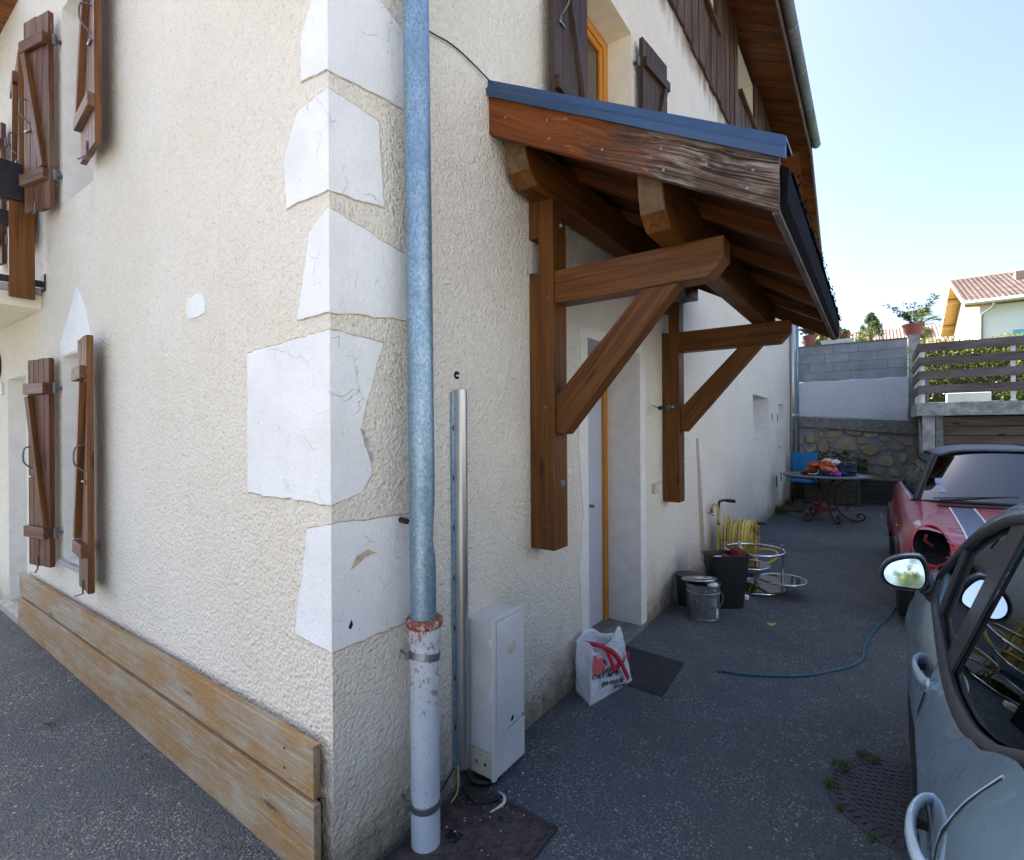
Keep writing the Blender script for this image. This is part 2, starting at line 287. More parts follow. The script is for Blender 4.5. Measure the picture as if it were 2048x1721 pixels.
    m['petal'] = plain('red_petals', (.62, .035, .012), .6, var=.2); m['grass'] = leaf('grass_blades', (.06, .11, .02), (.19, .22, .06))
    m['bark'] = plain('bark', (.10, .075, .05), .9, bump=.9, bs=20, var=.4); m['soil'] = plain('soil', (.06, .045, .03), .95, bump=.8, bs=30, var=.4)
    m['tile'] = plain('red_roof_tile', (.27, .195, .165), .85, bump=.3, var=.3, bs=8); m['tile_far'] = plain('far_red_roof_tile', (.31, .20, .165), .85, var=.2, bs=6)
    m['far_wall'] = plain('far_white_wall', (.80, .78, .72), .9, bump=.3, var=.05, bs=3); m['teal'] = plain('teal_awning_cloth', (.10, .42, .40), .8, var=.1)
    m['lawn'] = plain('garden_lawn', (.07, .11, .03), .95, bump=.8, bs=20, var=.4)
    m['yellow_leaf'] = plain('yellow_leaf', (.55, .52, .08), .6, var=.2)
    for k, c in dict(orange=(.55, .10, .012), salmon=(.55, .16, .09), navy=(.012, .022, .055), maroon=(.16, .018, .018), mint=(.16, .42, .30), violet=(.26, .05, .34), whiteish=(.62, .60, .62), lightblue=(.32, .40, .60), redc=(.42, .03, .03)).items():
        m['c_' + k] = plain(k + '_cloth', c, .85, bump=.6, bs=18, var=.2)
setup_materials()

# ---------------------------------------------------------------- mesh builder
class MB:
    def __init__(s): s.v = []; s.g = []; s.f = []
    def add(s, vs, fs, gs=None):
        o = len(s.v); s.v += [tuple(q) for q in vs]; s.g += [tuple(q) for q in (gs if gs is not None else vs)]
        s.f += [tuple(o + i for i in f) for f in fs]; return s
    def hexa(s, P, gs=None):   # 8 points: bottom 4, top 4
        return s.add(P, [(3, 2, 1, 0), (4, 5, 6, 7), (0, 1, 5, 4), (1, 2, 6, 5), (2, 3, 7, 6), (3, 0, 4, 7)], gs)
    def bx(s, x0, x1, y0, y1, z0, z1, ax=None):
        if x0 > x1: x0, x1 = x1, x0
        if y0 > y1: y0, y1 = y1, y0
        if z0 > z1: z0, z1 = z1, z0
        P = [(x0, y0, z0), (x1, y0, z0), (x1, y1, z0), (x0, y1, z0), (x0, y0, z1), (x1, y0, z1), (x1, y1, z1), (x0, y1, z1)]
        d = (x1 - x0, y1 - y0, z1 - z0); a = ax if ax is not None else max(range(3), key=lambda i: d[i])
        o = rnd.uniform(0, 20); r = [(a), (a + 1) % 3, (a + 2) % 3]
        gs = [(p[r[0]] - P[0][r[0]] + (0 if ax == 9 else 0), p[r[1]] + o, p[r[2]] + o) for p in P]
        return s.hexa(P, gs)
    def beam(s, p0, p1, w, h, up=(0, 0, 1), c0=0, c1=0):   # w across, h along up; c0,c1 shift of the lower edge ends (bevel cuts)
        p0 = V(p0); p1 = V(p1); d = p1 - p0; L = d.length; d.normalize(); up = V(up); up = (up - d * up.dot(d)).normalized(); a = d.cross(up)
        o = rnd.uniform(0, 20); P = []; G = []
        for (t, i) in ((0, 0), (L, 1)):
            for (u, v_) in ((-1, -1), (1, -1), (1, 1), (-1, 1)):
                sh = (c0 if i == 0 else c1) if v_ < 0 else 0
                P.append(p0 + d * (t + sh) + a * (u * w / 2) + up * (v_ * h / 2)); G.append((t + sh, u * w / 2 + o, v_ * h / 2 + o))
        return s.add(P, [(0, 1, 2, 3), (7, 6, 5, 4), (0, 4, 5, 1), (1, 5, 6, 2), (2, 6, 7, 3), (3, 7, 4, 0)], G)
    def prism(s, poly, vec, gax=0):
        n = len(poly); vec = V(vec); P = [V(p) for p in poly] + [V(p) + vec for p in poly]
        nrm = V((0, 0, 0))
        for i in range(n): nrm += V(poly[i]).cross(V(poly[(i + 1) % n]))
        fl = nrm.dot(vec) > 0
        fs = [tuple(range(n)), tuple(range(2 * n - 1, n - 1, -1))] + [(i, i + n, (i + 1) % n + n, (i + 1) % n) for i in range(n)]
        if fl: fs = [tuple(reversed(f)) for f in fs]
        o = rnd.uniform(0, 20); gs = [(p[gax], p[(gax + 1) % 3] + o, p[(gax + 2) % 3] + o) for p in P]
        return s.add(P, fs, gs)
    def tube(s, pts, r, n=10, closed=False, caps=True):
        pts = [V(p) for p in pts]; m = len(pts); rs = r if isinstance(r, (list, tuple)) else [r] * m
        T = []
        for i in range(m):
            a = pts[(i - 1) % m] if (closed or i > 0) else pts[i]; b = pts[(i + 1) % m] if (closed or i < m - 1) else pts[i]
            T.append((b - a).normalized())
        up = V((0, 0, 1)) if abs(T[0].z) < .9 else V((1, 0, 0)); nrm = (up - T[0] * up.dot(T[0])).normalized()
        vs = []; gs = []; L = 0
        for i in range(m):
            if i: L += (pts[i] - pts[i - 1]).length
            nrm = (nrm - T[i] * nrm.dot(T[i])).normalized(); bi = T[i].cross(nrm)
            for k in range(n):
                q = 2 * math.pi * k / n; o = nrm * math.cos(q) * rs[i] + bi * math.sin(q) * rs[i]; vs.append(pts[i] + o); gs.append((L, math.cos(q) * rs[i], math.sin(q) * rs[i]))
        fs = []
        for i in range(m if closed else m - 1):
            j = (i + 1) % m
            for k in range(n): l = (k + 1) % n; fs.append((i * n + k, i * n + l, j * n + l, j * n + k))
        if not closed and caps: fs += [tuple(range(n - 1, -1, -1)), tuple((m - 1) * n + k for k in range(n))]
        return s.add(vs, fs, gs)
    def lathe(s, prof, c=(0, 0, 0), n=28, sx=1, sy=1, M=None):
        c = V(c); vs = []
        for (r, z) in prof:
            for k in range(n):
                q = 2 * math.pi * k / n; p = V((math.cos(q) * r * sx, math.sin(q) * r * sy, z)); vs.append(c + (M @ p if M else p))
        m = len(prof); fs = [(i * n + k, i * n + (k + 1) % n, (i + 1) * n + (k + 1) % n, (i + 1) * n + k) for i in range(m - 1) for k in range(n)]
        if prof[0][0] > 1e-6: fs.append(tuple(range(n - 1, -1, -1)))
        if prof[-1][0] > 1e-6: fs.append(tuple((m - 1) * n + k for k in range(n)))
        return s.add(vs, fs)
    def ball(s, c, r, sx=1, sy=1, sz=1, n=16, m=8, M=None):
        return s.lathe([(max(1e-4, math.sin(math.pi * i / m) * r), -math.cos(math.pi * i / m) * r * sz) for i in range(m + 1)], c, n, sx, sy, M)
    def grid(s, fn, nu, nv, keep=None):
        vs = [fn(i / nu, j / nv) for i in range(nu + 1) for j in range(nv + 1)]; w_ = nv + 1
        fs = [(i * w_ + j, (i + 1) * w_ + j, (i + 1) * w_ + j + 1, i * w_ + j + 1) for i in range(nu) for j in range(nv)]
        if keep: fs = [f for f in fs if keep(sum((V(vs[k]) for k in f), V()) / 4)]
        return s.add(vs, fs)
    def build(s, name, mat, parent=None, smooth=False, bevel=0, label=None, cat=None, group=None, kind=None, solid=0, sub=0, ang=None):
        me = bpy.data.meshes.new(name); org = V(parent['org']) if parent is not None else V((0, 0, 0))
        base = org
        if parent is None and s.v:
            xs = [p[0] for p in s.v]; ys = [p[1] for p in s.v]; zs = [p[2] for p in s.v]
            if kind != 'structure': base = V(((min(xs) + max(xs)) / 2, (min(ys) + max(ys)) / 2, min(zs)))
        me.from_pydata([tuple(V(p) - base) for p in s.v], [], s.f)
        a = me.attributes.new('gr', 'FLOAT_VECTOR', 'POINT')
        a.data.foreach_set('vector', [x for q in s.g for x in q])
        me.materials.append(MAT[mat] if isinstance(mat, str) else mat)
        if smooth: me.polygons.foreach_set('use_smooth', [True] * len(me.polygons))
        me.validate(); me.update()
        o = bpy.data.objects.new(name, me); C.objects.link(o); o['org'] = tuple(base)
        if parent is not None: o.parent = parent
        else: o.location = base
        if solid: md = o.modifiers.new('solid', 'SOLIDIFY'); md.thickness = solid; md.offset = -1
        if sub: md = o.modifiers.new('sub', 'SUBSURF'); md.levels = sub; md.render_levels = sub
        if bevel: md = o.modifiers.new('bevel', 'BEVEL'); md.width = bevel; md.segments = 2; md.limit_method = 'ANGLE'; md.angle_limit = R(40)
        if ang:
            me.set_sharp_from_angle(angle=R(ang))
        tag(o, label, cat, group, kind); return o

def tag(o, label=None, cat=None, group=None, kind=None):
    if label: o['label'] = label
    if cat: o['category'] = cat
    if group: o['group'] = group
    if kind: o['kind'] = kind
    return o
def thing(name, label, cat, loc, group=None, rot=0):
    o = bpy.data.objects.new(name, None); C.objects.link(o); o.location = loc; o['org'] = tuple(loc); o.rotation_euler = (0, 0, rot); o.empty_display_size = .2
    return tag(o, label, cat, group)
def part_empty(name, parent, label=None):
    o = bpy.data.objects.new(name, None); C.objects.link(o); o.parent = parent; o['org'] = tuple(parent['org'])
    if label: o['label'] = label
    return o
def wall_y(mb, y, x0, x1, z0, z1, holes, nx=-1):   # sheet in plane y, holes (x0,x1,z0,z1)
    X = sorted({x0, x1} | {h[i] for h in holes for i in (0, 1) if x0 < h[i] < x1}); Z = sorted({z0, z1} | {h[i] for h in holes for i in (2, 3) if z0 < h[i] < z1})
    for a, b in zip(X, X[1:]):
        for c, d in zip(Z, Z[1:]):
            mx, mz = (a + b) / 2, (c + d) / 2
            if any(h[0] < mx < h[1] and h[2] < mz < h[3] for h in holes): continue
            mb.add([(a, y, c), (b, y, c), (b, y, d), (a, y, d)], [(0, 1, 2, 3)])
def wall_x(mb, x, y0, y1, z0, z1, holes):
    Y = sorted({y0, y1} | {h[i] for h in holes for i in (0, 1) if y0 < h[i] < y1}); Z = sorted({z0, z1} | {h[i] for h in holes for i in (2, 3) if z0 < h[i] < z1})
    for a, b in zip(Y, Y[1:]):
        for c, d in zip(Z, Z[1:]):
            my, mz = (a + b) / 2, (c + d) / 2
            if any(h[0] < my < h[1] and h[2] < mz < h[3] for h in holes): continue
            mb.add([(x, b, c), (x, a, c), (x, a, d), (x, b, d)], [(0, 1, 2, 3)])
def spline(pts, n=8, closed=False):
    P = [V(p) for p in pts]; m = len(P); out = []
    for i in range(m if closed else m - 1):
        g = lambda k: P[k % m] if closed else P[max(0, min(m - 1, k))]
        a, b, c, d = g(i - 1), g(i), g(i + 1), g(i + 2)
        for k in range(n):
            t = k / n; out.append(.5 * ((2 * b) + (c - a) * t + (2 * a - 5 * b + 4 * c - d) * t * t + (3 * b - a - 3 * c + d) * t ** 3))
    if not closed: out.append(P[-1])
    return out

# ================================================================= GROUND
def sstep(a, b, x): t = max(0, min(1, (x - a) / (b - a))); return t * t * (3 - 2 * t)
def gz(x, y): return (.07 + .013 * min(y, 10)) * sstep(-.35, .12, y) * (1 - sstep(-.02, .05, x)) if y > -.4 else 0.
def axis_pts(lo, a, b, hi, st):
    p = [lo, lo * .5, lo * .25, lo * .12]; q = a
    while q < b: p.append(q); q += st
    return sorted(set([round(v, 4) for v in p + [b, hi * .1, hi * .2, hi * .5, hi]]))
m = MB(); XS = sorted(set([-200, -100, -50, -25, -12, -6, -3] + [round(-2 + .1 * i, 3) for i in range(30)] + [1.5, 3, 6, 12, 14, 30, 80, 200])); YS = sorted(set([-200, -80, -30, -12, -6, -3, -1.5] + [round(-1 + .1 * i, 3) for i in range(70)] + [8, 12, 30, 80, 200]))
vs_ = [(x, y, gz(x, y)) for x in XS for y in YS]; n_ = len(YS)
m.add(vs_, [(i * n_ + j, (i + 1) * n_ + j, (i + 1) * n_ + j + 1, i * n_ + j + 1) for i in range(len(XS) - 1) for j in range(n_ - 1)])
m.build('asphalt_driveway', 'asphalt', kind='structure', smooth=True)
m = MB(); m.grid(lambda u, v: (-2.6 - 24 * u, -9 + 34 * v, .004), 24, 24); m.build('bounce_forecourt', plain('pale_bounce_gravel', (.52, .46, .36), .95, bump=.8, bs=60, var=.2), kind='structure')  # pale gravel sheet added out of view to bounce sunlight onto the shaded walls
# raised garden behind the retaining wall and behind the terrace
m = MB(); m.grid(lambda u, v: (12.45 + 110 * u ** 2, 60 - 120 * v, 2.02 + .9 * sstep(.1, .6, u) + .08 * noise.noise(V((u * 30, v * 40, 0)))), 40, 50)
m.build('garden_ground', 'lawn', kind='structure', smooth=True)

# ================================================================= HOUSE
house = thing('house', 'cream roughcast house with white corner stones, brown shutters and a timber-clad upper storey', 'house', (0, 0, 0))
HD = [(1.93, 2.84, -.3, 2.2), (1.86, 2.72, 3.42, 4.68), (7.53, 9.0, 1.42, 2.13), (10.13, 10.88, 1.65, 2.08), (4.3, 5.26, 6.3, 6.98), (6.5, 7.68, 6.25, 6.98)]
HL = [(2.42, 2.985, .745, 2.12), (2.35, 2.95, 3.14, 4.47), (3.88, 4.29, 2.62, 4.22), (3.93, 4.5, -.3, 2.06)]
m = MB(); wall_y(m, 0, 0, 10.05, -.3, 7.1, HD); wall_y(m, 0, 10.05, 11.93, -.3, 5.6, HD)
m.prism([(10.05, 0, 5.6), (11.93, 0, 5.6), (11.93, 0, 6.0), (10.05, 0, 7.1)], (0, .02, 0))
wall_x(m, 0, 0, 9, -.3, 7.1, HL)
m.add([(11.93, 0, -.3), (11.93, 9, -.3), (11.93, 9, 6), (11.93, 0, 6)], [(0, 1, 2, 3)]); m.add([(11.93, 9, -.3), (0, 9, -.3), (0, 9, 7), (11.93, 9, 7)], [(0, 1, 2, 3)])
m.build('wall', 'roughcast', house)
def reveal_y(h, depth, mat, name='window_reveal', bottom=True, label=None):
    x0, x1, z0, z1 = h; m = MB()
    m.add([(x0, 0, z0), (x0, depth, z0), (x0, depth, z1), (x0, 0, z1)], [(3, 2, 1, 0)]); m.add([(x1, 0, z0), (x1, depth, z0), (x1, depth, z1), (x1, 0, z1)], [(0, 1, 2, 3)])
    m.add([(x0, 0, z1), (x1, 0, z1), (x1, depth, z1), (x0, depth, z1)], [(0, 1, 2, 3)])
    if bottom: m.add([(x0, 0, z0), (x1, 0, z0), (x1, depth, z0), (x0, depth, z0)], [(3, 2, 1, 0)])
    return m.build(name, mat, house)
def reveal_x(h, depth, mat, name='window_reveal', bottom=True):
    y0, y1, z0, z1 = h; m = MB()
    for y in (y0, y1): m.add([(0, y, z0), (depth, y, z0), (depth, y, z1), (0, y, z1)], [(0, 1, 2, 3)])
    m.add([(0, y0, z1), (0, y1, z1), (depth, y1, z1), (depth, y0, z1)], [(0, 1, 2, 3)])
    if bottom: m.add([(0, y0, z0), (0, y1, z0), (depth, y1, z0), (depth, y0, z0)], [(0, 1, 2, 3)])
    return m.build(name, mat, house)
reveal_y(HD[1], .2, 'cream_paint'); reveal_y(HD[2], .3, 'smooth_plaster'); reveal_y(HD[3], .3, 'smooth_plaster'); reveal_y(HD[4], .3, 'cream_paint'); reveal_y(HD[5], .3, 'cream_paint')
reveal_x(HL[0], .22, 'smooth_plaster'); reveal_x(HL[1], .22, 'smooth_plaster'); reveal_x(HL[2], .22, 'smooth_plaster'); reveal_x(HL[3], .3, 'smooth_plaster', 'doorway_reveal', False)
def window_y(x0, x1, z0, z1, y, fm, fw=.07, label=None):
    m = MB(); t = .05
    m.bx(x0, x0 + fw, y, y + t, z0, z1); m.bx(x1 - fw, x1, y, y + t, z0, z1); m.bx(x0 + fw, x1 - fw, y, y + t, z0, z0 + fw); m.bx(x0 + fw, x1 - fw, y, y + t, z1 - fw, z1)
    i = fw * .62; m.bx(x0 + fw, x0 + fw + i, y + .012, y + t, z0 + fw, z1 - fw); m.bx(x1 - fw - i, x1 - fw, y + .012, y + t, z0 + fw, z1 - fw); m.bx(x0 + fw + i, x1 - fw - i, y + .012, y + t, z1 - fw - i, z1 - fw); m.bx(x0 + fw + i, x1 - fw - i, y + .012, y + t, z0 + fw, z0 + fw + i)
    f = m.build('window', fm, house, bevel=.004, label=label)
    m = MB(); m.bx(x0 + fw + i, x1 - fw - i, y + .03, y + .036, z0 + fw + i, z1 - fw - i); m.build('pane', 'window_glass', f)
    m = MB(); m.bx(x0, x1, y + .10, y + .12, z0, z1); m.build('net_curtain', 'smooth_plaster', f)
window_y(1.86, 2.72, 3.42, 4.68, .2, 'orange_frame', label='orange varnished upstairs window')
window_y(7.53, 9.0, 1.42, 2.13, .3, 'white_plastic'); window_y(10.13, 10.88, 1.65, 2.08, .3, 'white_plastic'); window_y(4.3, 5.26, 6.3, 6.98, .3, 'white_plastic'); window_y(6.5, 7.68, 6.25, 6.98, .3, 'white_plastic')
def window_x(h, x):
    y0, y1, z0, z1 = h; fw = .06; m = MB(); t = .05
    m.bx(x, x + t, y0, y0 + fw, z0, z1); m.bx(x, x + t, y1 - fw, y1, z0, z1); m.bx(x, x + t, y0 + fw, y1 - fw, z0, z0 + fw); m.bx(x, x + t, y0 + fw, y1 - fw, z1 - fw, z1)
    f = m.build('window', 'white_plastic', house); m = MB(); m.bx(x + .02, x + .026, y0 + fw, y1 - fw, z0 + fw, z1 - fw); m.build('pane', 'window_glass', f)
    m = MB(); m.bx(x + .10, x + .12, y0, y1, z0, z1); m.build('net_curtain', 'smooth_plaster', f)
for h in HL[:3]: window_x(h, .22)
# sill of the lower left window
m = MB(); m.bx(-.03, .22, 2.41, 2.995, .715, .744); m.build('window_sill', 'concrete', house, bevel=.004)
# left doorway
m = MB(); m.bx(.3, .34, 3.93, 4.5, .1, 2.06); d = m.build('door', 'white_paint', house, label='white door at the far left')
m = MB(); m.bx(.27, .3, 4.40, 4.44, 1.05, 1.2); m.build('lock_plate', 'steel', d)
m = MB(); m.bx(-.06, .3, 3.9, 4.6, .08, .175); m.build('doorstep', 'concrete', house, bevel=.008)
# main door
m = MB(); m.bx(1.93, 2.80, .30, .34, .04, 2.08, 2); door = m.build('door', plain('lavender_door_paint', (.46, .48, .56), .55, bump=.15, bs=15, var=.05), house, label='pale lavender front door under the canopy')
m = MB(); m.bx(2.775, 2.84, .275, .335, .03, 2.16); m.bx(1.93, 2.775, .275, .335, 2.10, 2.16); m.build('door_frame', 'orange_frame', house, bevel=.004)
m = MB(); m.bx(1.93, 2.775, .298, .34, 2.081, 2.099); m.build('door_gap', 'black_void', door)
m = MB(); m.lathe([(.0001, .25), (.012, .25), (.012, .29), (.0001, .29)], (2.55, .55, 1.0), 12, M=Matrix.Rotation(R(90), 3, 'X')); m.build('door_knob', 'steel', door)
r_ = reveal_y(HD[0], .36, 'smooth_plaster', 'doorway_reveal', False)
m = MB(); m.bx(1.94, 2.96, -.02, .36, -.1, .035); m.build('doorstep', 'dark_concrete', house, bevel=.008)
# uneven plaster bands round the doorway
def wavy_band(x0, x1, z0, z1, amp, side):
    pts = []; n = 26
    for i in range(n + 1):
        z = z0 + (z1 - z0) * i / n; e = amp * noise.noise(V((z * 2.3, side * 7, 0))) + amp * .4 * noise.noise(V((z * 9, side * 3, 1)))
        pts.append((x0 - e - amp * .3, 0, z) if side < 0 else (x1 + e + amp * .3, 0, z))
    return ([(x1, 0, z1), (x1, 0, z0)] + pts) if side < 0 else ([(x0, 0, z1), (x0, 0, z0)] + pts)
m = MB(); m.prism(wavy_band(1.84, 1.93, .02, 2.26, .055, -1), (0, -.005, 0)); m.build('plaster_band', 'smooth_plaster', house)
m = MB(); m.prism(wavy_band(2.84, 2.94, .0, 2.26, .05, 1), (0, -.005, 0)); m.build('plaster_band', 'smooth_plaster', house)
m = MB(); m.bx(1.93, 2.84, -.005, 0, 2.2, 2.27); m.build('plaster_band', 'smooth_plaster', house)
# corner stones: painted smooth, each wraps the corner
def jit(poly, ax, amp=.007, step=.03, seed=0):
    out = []
    for i in range(len(poly)):
        a = V(poly[i]); b = V(poly[(i + 1) % len(poly)]); n = max(1, int((b - a).length / step))
        for k in range(n):
            p = a.lerp(b, k / n)
            if abs(a[ax]) < .012 and abs(b[ax]) < .012: out.append(p); break
            if 0 < k or True:
                e = (noise.noise_vector(V((p.x * 13 + seed, p.y * 13, p.z * 13))) + .7 * noise.noise_vector(V((p.x * 37 + seed, p.y * 37, p.z * 37)))) * amp; q = p.copy()
                if abs(p[ax]) > .02: q[ax] += e.x; q.z += e.z
                else: q.z += e.z * .3
                out.append(q)
    return out
def grow(poly, ax, d):
    c = sum((V(p) for p in poly), V()) / len(poly); out = []
    for p in poly:
        q = V(p); 
        q.z += d if q.z > c.z else -d
        if abs(q[ax]) > .02: q[ax] += d if q[ax] > c[ax] else -d
        out.append(q)
    return out
QUO = [
 ([(0, 3.75), (.04, 3.6), (.09, 3.129), (.159, 3.0), (.157, 2.863), (0, 2.846)], [(0, 3.75), (.12, 3.6), (.221, 3.235), (.349, 3.19), (.46, 3.10), (.47, 2.87), (.346, 2.882), (0, 2.841)]),
 ([(0, 2.781), (.187, 2.766), (.277, 2.611), (.256, 2.431), (0, 2.432)], [(0, 2.778), (.217, 2.769), (.222, 2.62), (.236, 2.458), (0, 2.428)]),
 ([(0, 2.372), (.114, 2.311), (.193, 2.008), (0, 2.011)], [(0, 2.366), (.341, 2.301), (.46, 2.24), (.45, 2.04), (.339, 2.042), (0, 2.009)]),
 ([(0, 1.95), (.543, 1.918), (.55, 1.354), (0, 1.346)], [(0, 1.945), (.229, 1.937), (.127, 1.623), (.17, 1.438), (.125, 1.377), (0, 1.347)]),
 ([(0, 1.277), (.136, 1.25), (.225, .858), (0, .838)], [(0, 1.278), (.337, 1.266), (.40, 1.262), (.415, .841), (0, .84)])]
for i, (L, Rr) in enumerate(QUO):
    PL = [(0, a, z) for a, z in L]; PR = [(a, 0, z) for a, z in Rr]
    m = MB(); PLj = jit(PL, 1, seed=i); PRj = jit(PR, 0, seed=i + 9)
    m.prism(PLj, (-.005, 0, 0), 1); m.prism(PRj, (0, -.005, 0), 0)
    z0 = min(L[-1][1], Rr[-1][1]); z1 = L[0][1]; m.bx(-.005, 0, -.005, 0, z0, z1)
    q = m.build('corner_stone', 'quoin', house, bevel=.0015)
    m = MB(); m.prism(grow(PLj, 1, .005), (-.0015, 0, 0), 1); m.prism(grow(PRj, 0, .005), (0, -.0015, 0), 0); m.build('joint', 'joint', q)
m = MB(); P = jit([(0, 2.665, 2.55), (0, 2.50, 2.384), (0, 2.36, 2.13), (0, 2.98, 2.13), (0, 3.05, 2.19)], 1, .008); m.prism(P, (-.004, 0, 0), 1); m.build('lintel_stone', 'quoin', house)
m = MB(); P = jit([(0, 1.089, 2.219), (0, .939, 2.232), (0, .906, 2.191), (0, .907, 2.135), (0, 1.065, 2.117), (0, 1.10, 2.162)], 1, .008); m.prism(P, (-.004, 0, 0), 1); m.build('plaster_patch', 'quoin', house)
# a chipped spot, tan streak and two slots on the right wall
m = MB(); m.prism([(4.42, 0, 1.50), (4.50, 0, 1.50), (4.62, 0, .9), (4.75, 0, .18), (4.58, 0, .18), (4.50, 0, .85)], (0, -.003, 0)); m.build('old_paint_streak', plain('tan_streak', (.44, .35, .25), .9, bump=.5, var=.2), house)
for x, z, a, b in ((9.30, 1.74, .05, .13), (9.95, 1.74, .05, .13), (9.75, .48, .10, .20), (10.35, .55, .08, .18), (10.2, 1.22, .09, .03)):
    m = MB(); m.bx(x, x + a, -.006, 0, z, z + b); m.build('wall_slot', 'c_navy', house)
# window guard and patch on quoin
for x, z, a, b in ((.13, 1.58, .024, .05), (.155, 1.53, .02, .045), (.118, 1.61, .02, .03)):
    m = MB(); m.prism([(x, -.005, z), (x + a, -.005, z - .008), (x + a * 1.2, -.005, z - b), (x + .01, -.005, z - b * .8)], (0, -.001, 0)); m.build('chipped_paint', 'concrete', house)
m = MB(); m.prism([(.07, -.005, 1.105), (.10, -.005, 1.15), (.15, -.005, 1.165), (.19, -.005, 1.145), (.14, -.005, 1.14), (.10, -.005, 1.115)], (0, -.001, 0)); m.build('chipped_paint', 'joint', house)
m = MB(); m.prism([(.062, -.005, .905), (.075, -.005, .93), (.082, -.005, .91), (.072, -.005, .895)], (0, -.001, 0)); m.build('nail_hole', 'black_void', house)

# shutters
def shutter(o, free, nrm, z0, z1, npl, mats, brace=True, handle=True, label=None, brh=True):
    o = V((*o, 0)); fr = V((*free, 0)); W = (fr - o).length; u = (fr - o).normalized(); n = V((u.y, -u.x, 0)); n = n if n.dot(V(nrm)) > 0 else -n
    up = lambda z: V((0, 0, z)); pw = W / npl; T = .03
    m = MB(); m.beam(o + u * .01 + up(z0 + .01) - n * .006, o + u * .01 + up(z1 - .01) - n * .006, .014, T * .7, n); m.beam(o + u * (W - .008) + up(z0 + .004), o + u * (W - .008) + up(z1 - .004), .016, T + .003, n)
    sh = m.build('shutter', mats[1], house, bevel=.002, label=label)
    for i in range(npl):
        m = MB(); c = o + u * (pw * (i + .5)); e = rnd.uniform(-.004, .004); m.beam(c + up(z0 + e), c + up(z1 + e), pw - .004, T, n); m.build('plank', mats[0], sh, bevel=.003)
    H = z1 - z0
    for z in (z0 + H * .165, z0 + H * .855):
        m = MB(); m.beam(o + u * .008 + up(z) + n * (T / 2 + .016), o + u * (W + .0) + up(z) + n * (T / 2 + .016), .075, .032, n); m.build('batten', mats[0], sh, bevel=.004)
    if brace:
        m = MB(); m.beam(o + u * (W * .14) + up(z0 + H * .2) + n * (T / 2 + .015), o + u * (W * .86) + up(z0 + H * .82) + n * (T / 2 + .015), .05, .03, n); m.build('brace', mats[1], sh, bevel=.003)
    if handle:
        c = o + u * (W * .8) + up(z0 + H * .52) + n * (T / 2)
        m = MB(); m.tube(spline([c + up(.085), c + up(.08) + n * .005, c + up(.065) + n * .045, c + up(-.02) + n * .05, c + up(-.06) + n * .02, c + up(-.075) + n * .002], 5), .005, 8); m.beam(c + up(.08), c + up(.105), .016, .004, n); m.beam(c + up(-.07), c + up(-.10), .016, .004, n); m.build('handle', 'iron_grey', sh, smooth=True)
        m = MB(); m.tube([c + up(-.13) - u * .03 + n * .008, c + up(-.13) + u * .035 + n * .008], .007, 8); m.build('bolt', 'steel', sh, smooth=True)
        m = MB(); m.tube([o + u * W * .55 + up(z0 + .06) + n * .02, o + u * W * .55 + up(z0 - .02) + n * .02, o + u * W * .4 + up(z0 - .035) + n * .05], .005, 6); m.build('hook', 'iron_grey', sh)
    for z in (z0 + H * .165, z0 + H * .855):
        m = MB(); c = o - u * .018 + up(z) - n * .01; m.tube([c - up(.035), c + up(.035)], .013, 10); m.beam(c, c - u * .005 - n * .05, .03, .014, (0, 0, 1)); m.build('hinge', 'iron_grey', sh, smooth=False)
    return sh
SM = ('shutter', 'shutter_edge'); SR = ('shutter_red', 'shutter_edge'); SD = ('shutter_dark', 'shutter_dark')
shutter((-.05, 3.02), (-.10, 3.29), (-1, 0, 0), .69, 2.11, 4, SR, label='far brown shutter of the narrow ground-floor window')
shutter((-.055, 2.40), (-.085, 2.125), (-1, 0, 0), .68, 2.16, 4, SR, label='near brown shutter of the narrow ground-floor window')
shutter((-.05, 2.98), (-.115, 3.27), (-1, 0, 0), 3.12, 4.44, 4, SM, label='far weathered shutter of the upper left window')
shutter((-.055, 2.33), (-.09, 1.945), (-1, 0, 0), 3.20, 4.55, 5, SM, label='near weathered shutter of the upper left window')
shutter((-.05, 3.86), (-.09, 3.55), (-1, 0, 0), 3.0, 4.4, 4, SM); shutter((-.05, 4.31), (-.1, 4.66), (-1, 0, 0), 3.0, 4.16, 4, SM)
shutter((1.83, -.055), (1.385, -.07), (0, -1, 0), 3.30, 4.72, 4, SD, label='dark left shutter of the orange window')
shutter((2.775, -.055), (3.215, -.10), (0, -1, 0), 3.30, 4.665, 6, SD, label='dark right shutter of the orange window')

# cladding of the upper storey (right wall), boards with uneven lower ends
def clad_top(x): return 7.06 if x < 10.05 else 7.06 - (x - 10.05) * .585
x = 2.35; k = 0
while x < 11.9:
    w_ = .195 + rnd.uniform(-.012, .012); z0 = 5.53 + rnd.uniform(-.02, .02); y1 = -.026 - rnd.uniform(0, .012)
    segs = [(z0, clad_top(x + w_))]
    for h in HD[4:]:
        if x + w_ > h[0] + .01 and x < h[1] - .01: segs = [(z0, h[2])]
    for a, b in segs:
        m = MB(); m.bx(x, x + w_, y1, -.006, a, b, 2); m.build('cladding_board', 'cladding', house, bevel=.004)
    x += w_ + .045
m = MB(); wall_y(m, -.004, 2.3, 10.05, 5.56, 7.08, [HD[4], HD[5]]); wall_y(m, -.004, 10.05, 11.93, 5.56, 5.98, []); m.build('cladding_backing', 'black_void', house)
for h in HD[4:]:
    m = MB(); m.bx(h[0] - .05, h[1] + .06, -.085, 0, h[2] - .045, h[2] - .002); m.build('window_sill', 'cladding', house, bevel=.004)
